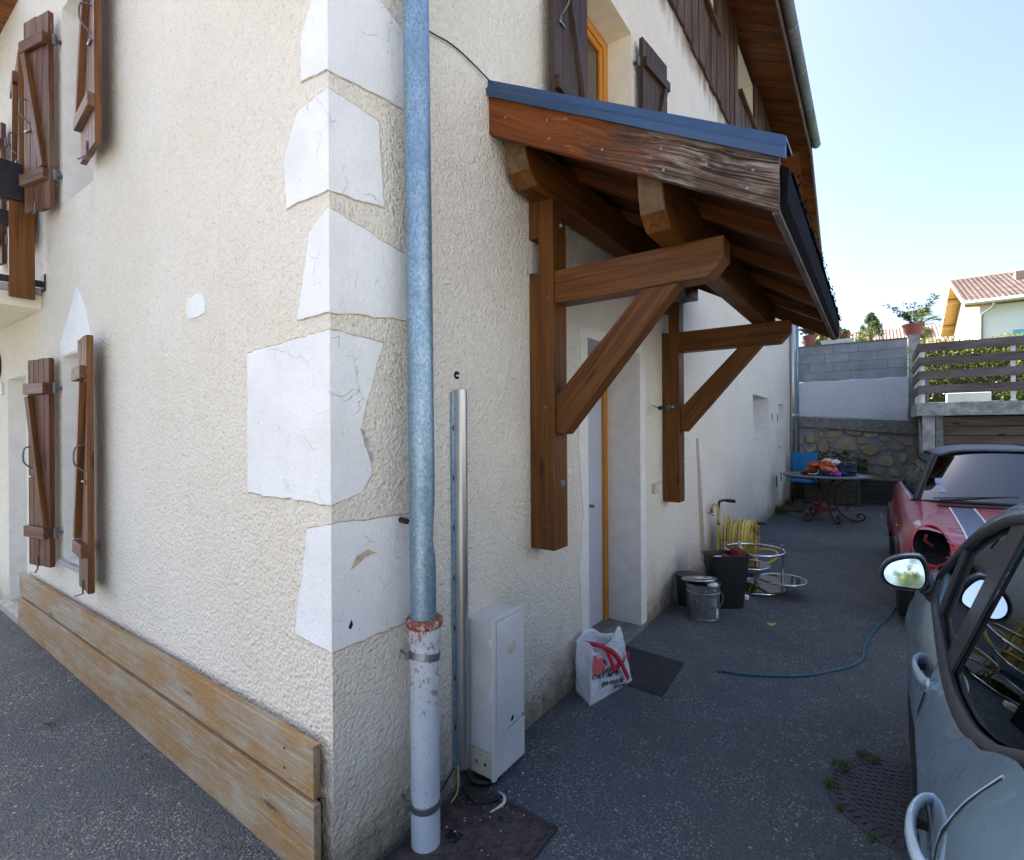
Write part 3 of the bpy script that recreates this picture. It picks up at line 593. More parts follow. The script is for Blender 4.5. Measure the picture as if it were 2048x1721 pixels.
# eave soffit boards, fascia, gutter, roof
x = -.6
while x < 12.7:
    w_ = .17; dz = 0 if x < 9.95 else (x + .085 - 10.0) * .585
    m = MB(); sl_ = .585 if x >= 9.95 else 0
    m.hexa([(x, .08, 7.115 - dz + sl_ * .08), (x + w_, .08, 7.115 - dz - sl_ * .09), (x + w_, -.575, 6.775 - dz - sl_ * .09), (x, -.575, 6.775 - dz + sl_ * .08),
            (x, .08, 7.14 - dz + sl_ * .08), (x + w_, .08, 7.14 - dz - sl_ * .09), (x + w_, -.575, 6.80 - dz - sl_ * .09), (x, -.575, 6.80 - dz + sl_ * .08)],
           [(p[1], p[0] + x * 3, p[2]) for p in [(x, .08, 0), (x + w_, .08, 0), (x + w_, -.575, 0), (x, -.575, 0)] * 2])
    m.build('soffit_board', 'soffit', house, bevel=.006); x += w_ + .006
m = MB(); m.bx(-.6, 10.0, -.60, -.577, 6.70, 6.90); m.build('fascia_board', 'cladding', house, bevel=.003)
m = MB(); m.beam((10.0, -.59, 6.82), (12.75, -.59, 5.20), .028, .17); m.build('fascia_board', 'brown_grey_wood', house, bevel=.003)
m = MB(); m.prism([(10.02, -.60, 6.86), (12.75, -.60, 5.26), (12.75, -.60, 5.33), (10.02, -.60, 6.93)], (0, 4, 0)); m.build('roof', 'soffit', house)
m = MB(); m.prism([(-.62, -.66, 6.87), (-.62, 4.5, 9.7), (-.62, 9.6, 6.87), (-.62, 9.6, 6.95), (-.62, 4.5, 9.8), (-.62, -.66, 6.95)], (10.66, 0, 0)); m.build('roof', 'tile', house)
m = MB(); m.prism([(0, 0, 7.1), (0, 9, 7.1), (0, 4.5, 9.68)], (.05, 0, 0)); m.build('gable_wall', 'roughcast', house)
gx = -.6; i = 0
while gx < 9.9:
    x1 = min(gx + 1.02, 10.02); m = MB(); prof = []
    for k in range(13):
        a = math.pi + math.pi * k / 12; prof.append((math.cos(a) * .072, math.sin(a) * .072))
    vs2 = [(xx, -.675 + p[0], 6.90 + p[1]) for xx in (gx, x1 + .01) for p in prof]; m.add(vs2, [(k, k + 1, 14 + k, 13 + k) for k in range(12)])
    g = m.build('gutter', 'iron_grey', house, smooth=True, solid=.004)
    m = MB(); vs2 = [(xx, -.675 + p[0] * 1.06, 6.90 + p[1] * 1.06) for xx in (x1 - .008, x1 + .012) for p in prof]; m.add(vs2, [(k, k + 1, 14 + k, 13 + k) for k in range(12)]); m.build('seam', 'zinc', g, smooth=True, solid=.003)
    gx = x1
m = MB(); m.add([(10.03, -.675, 6.90)] + [(10.03, -.675 + math.cos(math.pi + math.pi * k / 12) * .072, 6.90 + math.sin(math.pi + math.pi * k / 12) * .072) for k in range(13)], [tuple(range(14))]); m.build('gutter_end', 'steel', house, solid=.004)
# small roof soffit seen at the upper left, over the balcony
for i in range(9):
    m = MB(); y0 = 4.05 + i * .15; m.bx(-1.3, -.0, y0, y0 + .143, 5.09, 5.11, 0); m.build('soffit_board', 'soffit', house, bevel=.003)
# balcony at the left
bal = part_empty('balcony', house, 'wooden balcony on a concrete slab at the far left')
m = MB(); m.bx(-1.25, -.001, 3.46, 6.0, 2.51, 2.61); m.build('slab', 'cream_paint', bal, bevel=.005)
m = MB(); m.bx(-1.25, -.002, 3.44, 6.0, 2.612, 2.66); m.build('floor_edge', 'concrete', bal, bevel=.005)
m = MB(); m.bx(-.188, -.052, 3.395, 3.425, 2.56, 3.40, 2); m.build('post', 'canopy', bal, bevel=.004, label='varnished brown board')
m = MB(); m.bx(-1.25, -.112, 3.37, 3.45, 3.235, 3.50, 0); m.build('rail', 'black_iron', bal, bevel=.01)
m = MB(); m.bx(-1.25, -.115, 3.44, 3.47, 3.06, 3.17, 0); m.build('rail', 'black_iron', bal, bevel=.004)
m = MB(); m.bx(-.11, -.003, 3.40, 3.44, 3.34, 3.41, 0); m.build('rail', 'black_iron', bal)
m = MB(); m.bx(-1.2, .0, 3.42, 3.45, 2.665, 2.71, 0); m.bx(-.012, -.002, 3.36, 3.46, 2.63, 2.75); m.build('wall_bracket', 'black_iron', bal, bevel=.003)
for i in range(5):
    m = MB(); m.bx(-.30 - i * .2, -.24 - i * .2, 3.43, 3.45, 2.66, 3.3, 2); m.build('baluster', 'shutter', bal, bevel=.003)

# ================================================================= WALL FITTINGS
# downpipe: zinc above, painted PVC below
dp = thing('drainpipe', 'zinc and painted plastic drainpipe beside the white corner stones, nearest the corner', 'drainpipe', (.343, -.1, 0))
def pipe_c(z): return (.345 - .0088 * z, -.10 + .0 * z)
m = MB(); n = 28
prof = []; zz = [.80 + i * .02 for i in range(0, 40)] + [1.62, 1.88, 1.895, 1.91, 1.925, 2.2, 2.8, 3.4, 4.2, 5.2, 6.3, 6.86]
vs2 = []
for z in zz:
    cx, cy = pipe_c(z); r = .0505 + (.0018 if abs(z - 1.91) < .008 else 0) - (.0007 if z < 1.9 else 0)
    for k in range(n):
        a = 2 * math.pi * k / n; dent = .020 * math.exp(-((z - 1.175) / .045) ** 2) * max(0, math.cos(a + R(20))) ** 3 if z < 1.175 else .020 * math.exp(-((z - 1.175) / .11) ** 2) * max(0, math.cos(a + R(20))) ** 3
        vs2.append((cx + math.cos(a) * (r - dent), cy + math.sin(a) * (r - dent), z))
m.add(vs2, [(i * n + k, i * n + (k + 1) % n, (i + 1) * n + (k + 1) % n, (i + 1) * n + k) for i in range(len(zz) - 1) for k in range(n)])
m.build('zinc_pipe', 'zinc', dp, smooth=True)
m = MB(); m.tube([(.345 + .049, -.10 + .018, z) for z in (.9, 2, 3, 4, 5, 6)], .0035, 6); m.build('soldered_seam', 'alu', dp)
cx, cy = pipe_c(.45)
m = MB(); m.lathe([(.056, -.05), (.056, .775), (.058, .785), (.064, .795), (.064, .84), (.066, .845)], (cx, cy, 0), 36); m.build('pvc_pipe', 'pvc', dp, smooth=True, ang=35)
m = MB(); m.lathe([(.066, .845), (.0705, .85), (.072, .862), (.070, .874), (.063, .880), (.052, .878)], (cx, cy, 0), 36); m.build('socket_rim', 'pvc_red', dp, smooth=True)
def clamp(z, tilt=0):
    m = MB(); Mx = Matrix.Rotation(tilt, 3, 'Y'); m.lathe([(.0565, -.014), (.0605, -.014), (.0605, .014), (.0565, .014)], (cx, cy, z), 32, M=Mx)
    for sx in (-1, 1): m.bx(cx + sx * .058, cx + sx * .078, cy + .015, cy + .025, z - .014 - sx * .012, z + .014 - sx * .012)
    m.tube([(cx - .05, cy + .04, z), (cx - .03, -.0, z)], .006, 8); m.build('clamp', 'steel', dp, bevel=.002)
clamp(.735, R(12)); clamp(.165, R(-4))
# iron rust spot clamp higher up, bracket at top
m = MB(); m.tube([(.30, -.05, 1.25), (.31, -.003, 1.25)], .012, 8); m.build('rusty_nail', 'rust_iron', dp)
m = MB(); m.tube([(.37, -.05, 3.36), (.40, -.01, 3.37)], .01, 8); m.build('bracket', 'zinc', dp)
# far drainpipe pair at the end of the house
for nm, xx, yy, r, lb, mt in (('drainpipe', 11.80, -.055, .05, 'pale drainpipe running down the far corner of the house', 'alu'), ('drainpipe', 12.02, -.12, .042, 'blue-grey drainpipe between the house corner and the block wall', 'zinc')):
    t_ = thing(nm, lb, 'drainpipe', (xx, yy, 0), 'drainpipes at the far house corner')
    m = MB(); z0 = 0 if mt == 'alu' else 1.0; m.tube([(xx, yy, z0), (xx, yy, 5.4 if mt == 'alu' else 5.0)], r, 14); m.build('pipe', mt, t_, smooth=True)
    for z in (1.9, 3.2):
        m = MB(); m.lathe([(r + .006, -.02), (r + .006, .02)], (xx, yy, z), 14); m.build('collar', mt, t_)
# aluminium cable duct
cd = thing('cable_duct', 'aluminium cable duct upright between drainpipe and meter box', 'cable duct', (.64, -.02, 0))
m = MB(); pts = [(.655 + math.cos(a) * .031, -.012 + math.sin(a) * .036, 0) for a in [math.pi + math.pi * k / 12 for k in range(13)]]
m.prism([(p[0], p[1], .10) for p in pts], (0, 0, 1.68), 2); m.build('cover', 'alu', cd, smooth=True, ang=50)
m = MB(); m.bx(.606, .704, -.012, -.001, .10, 1.77, 2); m.build('back_plate', 'zinc', cd, bevel=.001)
for i in range(7):
    m = MB(); z = .28 + i * .22; m.bx(.6085, .6155, -.0135, -.0122, z, z + .022); m.build('slot', 'black_void', cd)
m = MB(); m.tube(spline([(.662, -.02, 1.77), (.668, -.025, 1.81), (.655, -.02, 1.84), (.645, 0, 1.845)], 6), .004, 6); m.tube(spline([(.675, -.02, 1.77), (.70, -.03, 1.80), (.69, -.02, 1.84), (.66, 0, 1.85)], 6), .002, 6); m.build('cable_end', 'white_plastic', cd, smooth=True)
m = MB(); m.lathe([(.0001, 0), (.018, 0), (.018, .003), (.0001, .003)], (.65, -.001, 1.847), 12, M=Matrix.Rotation(R(90), 3, 'X')); m.build('drill_hole', 'black_void', house)
# meter box
mbx = thing('meter_box', 'cream plastic electricity meter box low on the wall, between cable duct and shopping bag', 'meter box', (.8, -.08, .05))
m = MB(); m.bx(.715, .955, -.135, -.001, .16, .745); m.build('body', 'box', mbx, bevel=.006)
m = MB(); m.bx(.713, .957, -.137, -.001, .05, .158); m.build('base', 'box_base', mbx, bevel=.004)
m = MB(); m.bx(.708, .735, -.152, -.136, .045, .765); m.bx(.735, .962, -.150, -.136, .745, .765); m.bx(.735, .962, -.146, -.138, .045, .225); m.build('front_frame', 'box', mbx, bevel=.003)
m = MB(); m.prism([(.742, -.143, .222), (.952, -.143, .255), (.952, -.143, .742), (.742, -.143, .742)], (0, -.010, 0), 2); dr = m.build('door', 'box', mbx, bevel=.004)
Mx = Matrix.Rotation(R(90), 3, 'X')
m = MB(); m.lathe([(.0001, .153), (.030, .153), (.030, .157), (.024, .1575), (.022, .155), (.016, .155), (.015, .160), (.0001, .160)], (.845, 0, .60), 24, M=Mx); m.build('knob', 'box_base', dr, smooth=True, ang=40)
m = MB(); m.prism([(.835, -.153, .262), (.85, -.153, .285), (.862, -.153, .27), (.85, -.153, .255)], (0, -.001, 0)); m.build('chip', 'black_void', dr)
for z in (.42, .66):
    m = MB(); m.bx(.694, .709, -.148, -.130, z - .018, z + .018); m.build('hinge', 'white_plastic', mbx, bevel=.003)
Mz = Matrix.Rotation(R(-90), 3, 'Y')
for y in (-.05, -.10):
    m = MB(); m.lathe([(.0001, 0), (.0085, 0), (.0085, .002), (.0001, .002)], (.7135, y, .105), 14, M=Mz); m.build('rivet', 'steel', mbx)
# cables under the box
cb = MB(); cb.tube(spline([(.665, -.02, .11), (.68, -.05, .04), (.74, -.11, .018), (.83, -.10, .03), (.86, -.05, .09)], 8), .014, 10); c1 = cb.build('thick_cable', 'black_plastic', smooth=True); tag(c1, 'thick black cable curling from the duct to under the meter box', 'cable', 'cables under the meter box')
cb = MB(); cb.tube(spline([(.64, -.02, .12), (.62, -.06, .03), (.60, -.13, .02), (.66, -.19, .016), (.70, -.20, .014)], 8), .006, 8); c1 = cb.build('thin_cable', 'black_plastic', smooth=True); tag(c1, 'thin black wire trailing onto the chequer plate', 'wire', 'cables under the meter box')
cb = MB(); cb.tube(spline([(.40, -.045, .10), (.50, -.03, .085), (.60, -.015, .12)], 8), .004, 8); c1 = cb.build('thin_cable', 'black_plastic', smooth=True); tag(c1, 'thin black wire from behind the drainpipe to the duct', 'wire', 'cables under the meter box')
cb = MB(); cb.tube(spline([(.54, -.05, .02), (.59, -.045, .04), (.62, -.02, .12)], 8), .003, 6); c1 = cb.build('yellow_wire', 'yellow_hose', smooth=True); tag(c1, 'short yellow and green earth wire at the foot of the duct', 'wire', 'cables under the meter box')
cb = MB(); cb.tube(spline([(.60, -.215, .012), (.66, -.235, .018), (.70, -.215, .016), (.715, -.175, .014)], 8), [.003 + .004 * math.sin(math.pi * i / 24) for i in range(25)], 8); c1 = cb.build('plastic_strip', 'litter', smooth=True); tag(c1, 'curved white strip lying on the chequer plate', 'plastic strip')
# black cable from drainpipe to canopy
cb = MB(); cb.tube(spline([(.36, -.03, 3.25), (.482, -.015, 3.272), (.6, -.012, 3.302), (.7, -.012, 3.308), (.80, -.014, 3.30), (.90, -.02, 3.285)], 6), .0035, 6); c1 = cb.build('black_wire', 'black_plastic', smooth=True); tag(c1, 'black wire sagging across the wall from drainpipe to canopy', 'wire')
# rusty chequer plate in the ground at the foot of the pipe
cp = thing('chequer_plate', 'rusty chequer-plate cover in the asphalt at the foot of the drainpipe', 'drain cover', (.45, -.25, 0))
PL4 = [V((.70, -.035, 0)), V((.69, -.478, 0)), V((.17, -.478, 0)), V((.17, -.035, 0))]
m = MB(); m.prism([p + V((0, 0, .001)) for p in PL4], (0, 0, .006)); m.build('plate', 'chequer', cp, bevel=.002)
m = MB()
for i in range(13):
    for j in range(11):
        x = .20 + i * .04; y = -.455 + j * .04
        if (x - .345) ** 2 + (y + .1) ** 2 < .0055 or x > .68 or y > -.05: continue
        a = R(45) if (i + j) % 2 else R(-45); m.beam((x - math.cos(a) * .015, y - math.sin(a) * .015, .0075), (x + math.cos(a) * .015, y + math.sin(a) * .015, .0075), .007, .008)
m.build('raised_pattern', 'chequer', cp, kind='stuff')
m = MB()
for a, b in zip(PL4, PL4[1:] + PL4[:1]): m.beam(a + V((0, 0, .006)), b + V((0, 0, .006)), .014, .010)
m.build('frame', 'cast_iron', cp)
m = MB(); m.bx(.40, .45, -.20, -.14, .0072, .0080); m.build('opening', 'black_void', cp)
m = MB(); m.lathe([(.014, 0), (.013, .007), (.0001, .007)], (.60, -.27, .006), 14); c1 = m.build('bottle_cap', 'c_navy', smooth=True); tag(c1, 'small blue bottle cap on the rusty chequer plate', 'bottle cap')
# litter: paint flakes, dry bits
m = MB()
for i in range(150):
    t = rnd.random(); x, y = (rnd.uniform(.42, .9), rnd.uniform(-.34, -.02)) if t < .55 else (rnd.uniform(.25, 4.5), rnd.uniform(-1.4, -.05))
    s = rnd.uniform(.0018, .006) * (1 if rnd.random() < .9 else 1.7); a = rnd.uniform(0, 6); z = .009 if x < .72 and y > -.48 else .002
    m.add([(x + math.cos(a + q) * s * rnd.uniform(.6, 1.2), y + math.sin(a + q) * s * rnd.uniform(.5, 1), z + rnd.uniform(0, .002)) for q in (0, 1.6, 3.1, 4.7)], [(0, 1, 2, 3)])
c1 = m.build('paint_flakes', 'litter', kind='stuff'); tag(c1, 'scattered white paint flakes and crumbs on the ground by the wall', 'litter')
m = MB()
for i in range(170):
    y = rnd.uniform(.3, 4.3); x = -.11 - abs(rnd.gauss(0, .035)); s = rnd.uniform(.004, .016); a = rnd.uniform(0, 6); z = gz(x, y) + .003
    m.beam((x, y, z), (x + math.cos(a) * s, y + math.sin(a) * s, z + rnd.uniform(0, .004)), rnd.uniform(.001, .004), .0015)
c1 = m.build('dry_debris', 'c_whiteish' if False else 'bark', kind='stuff'); tag(c1, 'dry twigs and dirt along the foot of the worn boards', 'debris')
m = MB()
for i in range(7):
    a = rnd.uniform(0, 6); m.beam((-.32 + i * .004, 1.92 + i * .006, .10), (-.32 + i * .004 + .03 * math.cos(a), 1.92 + i * .006 + .03 * math.sin(a), .112), .006, .002)
c1 = m.build('dead_leaf', 'bark'); tag(c1, 'curled brown dead leaf on the asphalt left of the boards', 'leaf')
# worn boards on the left wall
wb = thing('skirting_boards', 'two worn varnished boards fixed low along the left wall', 'boards', (-.06, 2, .07))
def plk(y0, y1, z0a, z1a, z0b, z1b, x):
    m = MB(); N = 14; vs2 = []; gs = []
    for i in range(N + 1):
        t = i / N; y = y0 + (y1 - y0) * t; w1 = .004 * noise.noise(V((y * 3, z1a * 5, 0)))
        for (xx, zz_) in ((x, z0a + (z0b - z0a) * t + w1), (x - .028, z0a + (z0b - z0a) * t + w1), (x - .028, z1a + (z1b - z1a) * t + w1), (x, z1a + (z1b - z1a) * t + w1)):
            vs2.append((xx, y, zz_)); gs.append((y + z1a * 7, xx + z1a * 3, zz_))
    fs = [(i * 4 + k, i * 4 + (k + 1) % 4, (i + 1) * 4 + (k + 1) % 4, (i + 1) * 4 + k) for i in range(N) for k in range(4)] + [(3, 2, 1, 0), (N * 4, N * 4 + 1, N * 4 + 2, N * 4 + 3)]
    m.add(vs2, fs, gs); return m.build('board', 'worn_board', wb, bevel=.003)
plk(.03, 3.87, .348, .53, .355, .52, -.028); plk(.02, 3.88, .05, .333, .10, .341, -.034)
m = MB(); m.bx(-.03, -.0, .08, .14, .08, .50, 2); m.bx(-.03, 0, 1.9, 1.96, .1, .50, 2); m.bx(-.03, 0, 3.6, 3.66, .12, .50, 2); m.build('batten', 'brown_grey_wood', wb)
for y, z in ((.20, .47), (.20, .40), (.21, .30), (.21, .22), (.22, .14), (1.35, .12)):
    m = MB(); m.lathe([(.0001, 0), (.0045, 0), (.0045, .001), (.0001, .001)], (-.0605, y, z), 8, M=Mz); m.build('nail', 'black_void', wb)
# wall light, house number box by the left door
wl = thing('wall_light', 'round cream wall light above the far left doorway', 'wall light', (0, 4.87, 2.2))
m = MB(); m.lathe([(.0001, .075), (.08, .06), (.115, .02), (.12, .0)], (0, 4.87, 2.2), 24, M=Mz); m.build('shade', 'cream_paint', wl, smooth=True)
m = MB(); m.lathe([(.122, .0), (.14, .0), (.14, .03), (.122, .03)], (0, 4.87, 2.2), 24, M=Mz); m.build('rim', 'black_plastic', wl)
m = MB(); m.bx(-.02, -.001, 4.66, 4.74, 1.94, 2.04); c1 = m.build('doorbell_plate', 'white_plastic', bevel=.003); tag(c1, 'small white doorbell plate under the round wall light', 'doorbell')
# light switch and bare bulb on the right wall
ls = thing('light_switch', 'cream outdoor light switch on the wall right of the door', 'light switch', (3.18, 0, 1.10))
m = MB(); m.bx(3.115, 3.245, -.035, -.001, 1.06, 1.145); m.build('case', 'box_base', ls, bevel=.006)
m = MB(); m.bx(3.165, 3.225, -.040, -.0355, 1.075, 1.125); m.build('rocker', 'white_plastic', ls, bevel=.003)
bb = thing('bare_bulb', 'bare light bulb in a black holder hanging from wires beside the right post', 'light bulb', (3.12, -.05, 1.80))
m = MB(); m.tube(spline([(3.13, 0, 1.80), (3.13, -.03, 1.785), (3.11, -.07, 1.775)], 6), .003, 6); m.build('wire', 'black_plastic', bb)
m = MB(); m.tube([(3.115, -.065, 1.776), (3.07, -.14, 1.775)], [.017, .019], 14); m.build('holder', 'black_plastic', bb, smooth=True, ang=40)
m = MB(); m.ball((3.043, -.185, 1.776), .030, n=18, m=10); m.tube([(3.07, -.14, 1.775), (3.055, -.165, 1.776)], [.014, .02], 12); m.build('bulb', 'clear_glass', bb, smooth=True)
m = MB(); m.tube(spline([(3.06, -.158, 1.776), (3.045, -.18, 1.79), (3.04, -.19, 1.765), (3.035, -.20, 1.78)], 4), .002, 6); m.build('filament', 'brass' if 'brass' in MAT else 'bulb', bb)
# loose wire hook further along the wall
m = MB(); m.tube(spline([(4.35, 0, 1.98), (4.36, -.02, 1.95), (4.40, -.03, 1.93), (4.46, -.02, 1.95), (4.50, -.02, 1.92)], 6), .006, 6); c1 = m.build('wire_end', 'c_lightblue', smooth=True); tag(c1, 'loose wire end sticking out of the wall beyond the right post', 'wire')

# ================================================================= CANOPY
cn = thing('porch_canopy', 'brown timber porch canopy with slate roof over the front door', 'canopy', (2.4, -.6, 2.6))
SL = .55; FX = .90
def zt(y): return 3.225 + SL * y      # top face of lining at y (y negative outward)
for px_, lab in ((1.245, 'near brown post'), (3.37, 'far brown post')):
    m = MB(); m.bx(px_, px_ + .145, -.152, -.06, .96, 2.82, 2); b = m.build('post', 'canopy', cn, bevel=.006, label=lab)
    m = MB(); m.prism([(px_ + .002, -.06, .96), (px_ + .002, -.0, .96), (px_ + .002, 0, 2.45), (px_ + .002, -.06, 2.44)], (.14, 0, 0), 2); m.build('wall_piece', 'canopy', cn, bevel=.005)
    m = MB(); m.bx(px_ + .002, px_ + .142, -.095, -.0, 2.63, 2.86, 2); m.build('wall_piece', 'canopy', cn, bevel=.005)
    ax = px_ + .014
    m = MB(); L_ = -1.0
    m.prism([(ax, -.15, 2.268), (ax, -.93, 2.268), (ax, L_, 2.345), (ax, L_, 2.44), (ax, -.15, 2.44)], (.118, 0, 0), 1); m.build('arm', 'canopy', cn, bevel=.005)
    m = MB(); m.prism([(ax + .008, -.152, 1.585), (ax + .008, -.20, 1.575), (ax + .008, -.80, 2.268), (ax + .008, -.63, 2.268), (ax + .008, -.152, 1.775)], (.10, 0, 0), 2); 
    bm = m; gs = []
    dv = V((0, -.60, .70)).normalized(); nv = V((0, .70, .60)).normalized()
    m.g = [(V(p).dot(dv), V(p).dot(nv) + 3 + px_, p[0]) for p in m.v]; m.build('brace', 'canopy', cn, bevel=.005)
    for yy, zz_, yy2 in ((-.152, 1.31, -.163), (-.152, 2.70, -.163)):
        m = MB(); m.lathe([(.0001, .012), (.011, .012), (.013, .002), (.020, .002), (.020, 0), (.0001, 0)], (px_ + .085, -.152, zz_), 12, M=Matrix.Rotation(R(90), 3, 'X')); m.build('bolt', 'steel', cn)
    for (xx, yy, zz_) in ((px_ - .001, -.11, 1.08), (px_ - .001, -.045, 1.30), (px_ - .001, -.03, 2.05), (px_ - .001, -.10, 1.72), (ax - .001, -.70, 2.31), (px_ - .001, -.12, 2.30)):
        m = MB(); m.lathe([(.0001, .001), (.009, .001), (.009, 0), (.0001, 0)], (xx, yy, zz_), 10, M=Mz); m.build('peg', 'shutter', cn)
# purlins: wall plate, middle, each with a curved cut end
def purlin(y0, y1, zt0, zt1, zb, x0, x1, cut=.10):
    m = MB(); m.prism([(x0, 0, zb + .125), (x0, 0, (zt0)), (x1, 0, zt0), (x1, 0, zb), (x0 + .10, 0, zb), (x0 + .03, 0, zb + .055)], (0, y1 - y0, 0), 0)
    m.v = [(p[0], p[1] + y0, p[2] + ((zt1 - zt0) * 1.0 if p[1] > .01 and p[2] > zb + .12 else 0)) for p in m.v]
    p = m.build('purlin', 'canopy', cn, bevel=.006)
    m = MB(); e = x0 - .0015; m.prism([(e, y0 + .006, zb + .118), (e, y1 - .006, zb + .118), (e, y1 - .006, zt1 - .008), (e, y0 + .006, zt0 - .008)], (.001, 0, 0)); e2_ = .0015; m.prism([(x0 - e2_, y0 + .006, zb + .122), (x0 - e2_, y1 - .006, zb + .122), (x0 + .0285, y1 - .006, zb + .058), (x0 + .0285, y0 + .006, zb + .058)], (.001, 0, .0003)); m.build('end_grain', 'endgrain', p)
purlin(-.835, -.725, 2.66, 2.725, 2.442, .965, 3.86); purlin(-.16, -.03, 3.03, 3.10, 2.822, .985, 3.95)
# lining boards under the roof, running down the slope
x = FX + .045; xe = 4.10
while x < xe:
    w_ = min(.19, xe - x); m = MB(); m.beam((x + w_ / 2, .0, 3.09 + .095), (x + w_ / 2, -1.235, 3.09 + .095 - SL * 1.235), w_ - .006, .02, (0, SL, 1)); m.build('lining_board', 'canopy_under', cn, bevel=.005); x += w_
for x in (1.55, 2.25, 2.95, 3.65):
    m = MB(); m.beam((x, .0, 3.09 + .05), (x, -1.235, 3.09 + .05 - SL * 1.235), .06, .07, (0, SL, 1)); m.build('rafter', 'canopy_under', cn, bevel=.004)
# barge boards (near weathered one, far one)
for xx, mt, lb in ((FX, 'barge', 'barge board, weathered grey toward the eave'), (4.10, 'canopy', None)):
    m = MB(); P = [(xx, 0, 3.045), (xx, 0, 3.235), (xx, -1.262, 2.545), (xx, -1.262, 2.352)]
    m.prism(P, (.034, 0, 0), 1)
    dv = V((0, -1, -SL)).normalized(); nv = V((0, -SL, 1)).normalized(); m.g = [(V(p).dot(dv) - V((0, 0, 3.14)).dot(dv), V(p).dot(nv) + 5, p[0]) for p in m.v]
    m.build('barge_board', mt, cn, bevel=.003, label=lb)
for yy, dz in ((-.10, .10), (-.33, .13), (-.34, .05), (-.60, .06), (-.85, .12), (-.86, .04), (-1.02, .10), (-1.16, .05), (-1.18, .12)):
    m = MB(); m.lathe([(.0001, .0015), (.005, .0015), (.005, 0), (.0001, 0)], (FX - .0005, yy, 3.045 + SL * yy + dz), 8, M=Mz); m.build('screw', 'steel', cn)
m = MB(); m.bx(FX + .034, 4.10, -1.262, -1.236, 2.352, 2.535, 0); m.build('eave_board', 'grey_wood', cn, bevel=.003)
# lead-blue flashing along the near rake, in two lengths
for a, b, dx in ((.004, -.53, .0), (-.515, -1.285, .003)):
    m = MB(); z = lambda y: 3.235 + SL * y
    sec = [(-.018 - dx, -.012), (-.024 - dx, .02), (-.010 - dx, .034), (-.004 - dx, .072), (.16, .080 + dx), (.16, .070), (.0, .062), (0, .0), (-.012, -.012)]
    vs2 = [(FX + s_[0], y, z(y) + s_[1]) for y in (a, b) for s_ in sec]; n = len(sec)
    m.add(vs2, [(k, (k + 1) % n, n + (k + 1) % n, n + k) for k in range(n)] + [tuple(range(n - 1, -1, -1)), tuple(range(n, 2 * n))]); m.build('flashing', 'flashing', cn)
# slates (rows, laid over the lining)
for r_i in range(7):
    x = FX + .17; 
    while x < 4.13:
        w_ = .21 + rnd.uniform(-.004, .004); y0 = -.02 - r_i * .185; y1 = max(y0 - .235, -1.288) - rnd.uniform(0, .010); z = lambda y: 3.225 + SL * y
        m = MB(); m.hexa([(x, y1, z(y1) + .016), (x + w_ - .004, y1, z(y1) + .016 + rnd.uniform(-.002, .002)), (x + w_ - .004, y0, z(y0) + .004), (x, y0, z(y0) + .004), (x, y1, z(y1) + .026), (x + w_ - .004, y1, z(y1) + .026), (x + w_ - .004, y0, z(y0) + .012), (x, y0, z(y0) + .012)])
        m.build('slate', 'slate', cn); x += w_
# black timber strip and moss under the slate edge
m = MB(); m.prism([(FX + .02, -1.264, 2.36), (FX + .02, -1.285, 2.385), (FX + .02, -1.290, 2.50), (FX + .02, -1.264, 2.52)], (3.22, 0, 0)); m.build('edge_strip', 'slate', cn, bevel=.004)
m = MB(); m.lathe([(.0001, .004), (.018, .004), (.022, 0)], (4.12, -1.285, 2.43), 14, M=Matrix.Rotation(R(90), 3, 'Y')); m.build('end_boss', 'steel', cn)
m = MB()
for i in range(420):
    x = rnd.uniform(FX + .2, 4.13); s = rnd.uniform(.004, .016); c = V((x, -1.298 + rnd.uniform(-.012, .01), 2.513 + rnd.uniform(-.015, .018)))
    m.add([c + V((rnd.uniform(-s, s), rnd.uniform(-s, s) * .6, rnd.uniform(-s, s))) for _ in range(3)], [(0, 1, 2)])
m.build('moss', 'c_navy' if False else 'slate', cn, kind='stuff')
# small blue-painted corbel end and far side stub behind the arm
m = MB(); m.prism([(3.36, -.02, 2.82), (3.36, -.20, 2.83), (3.36, -.22, 2.75), (3.36, -.16, 2.70), (3.36, -.02, 2.70)], (.14, 0, 0)); m.build('corbel', 'grey_wood', cn, bevel=.01)

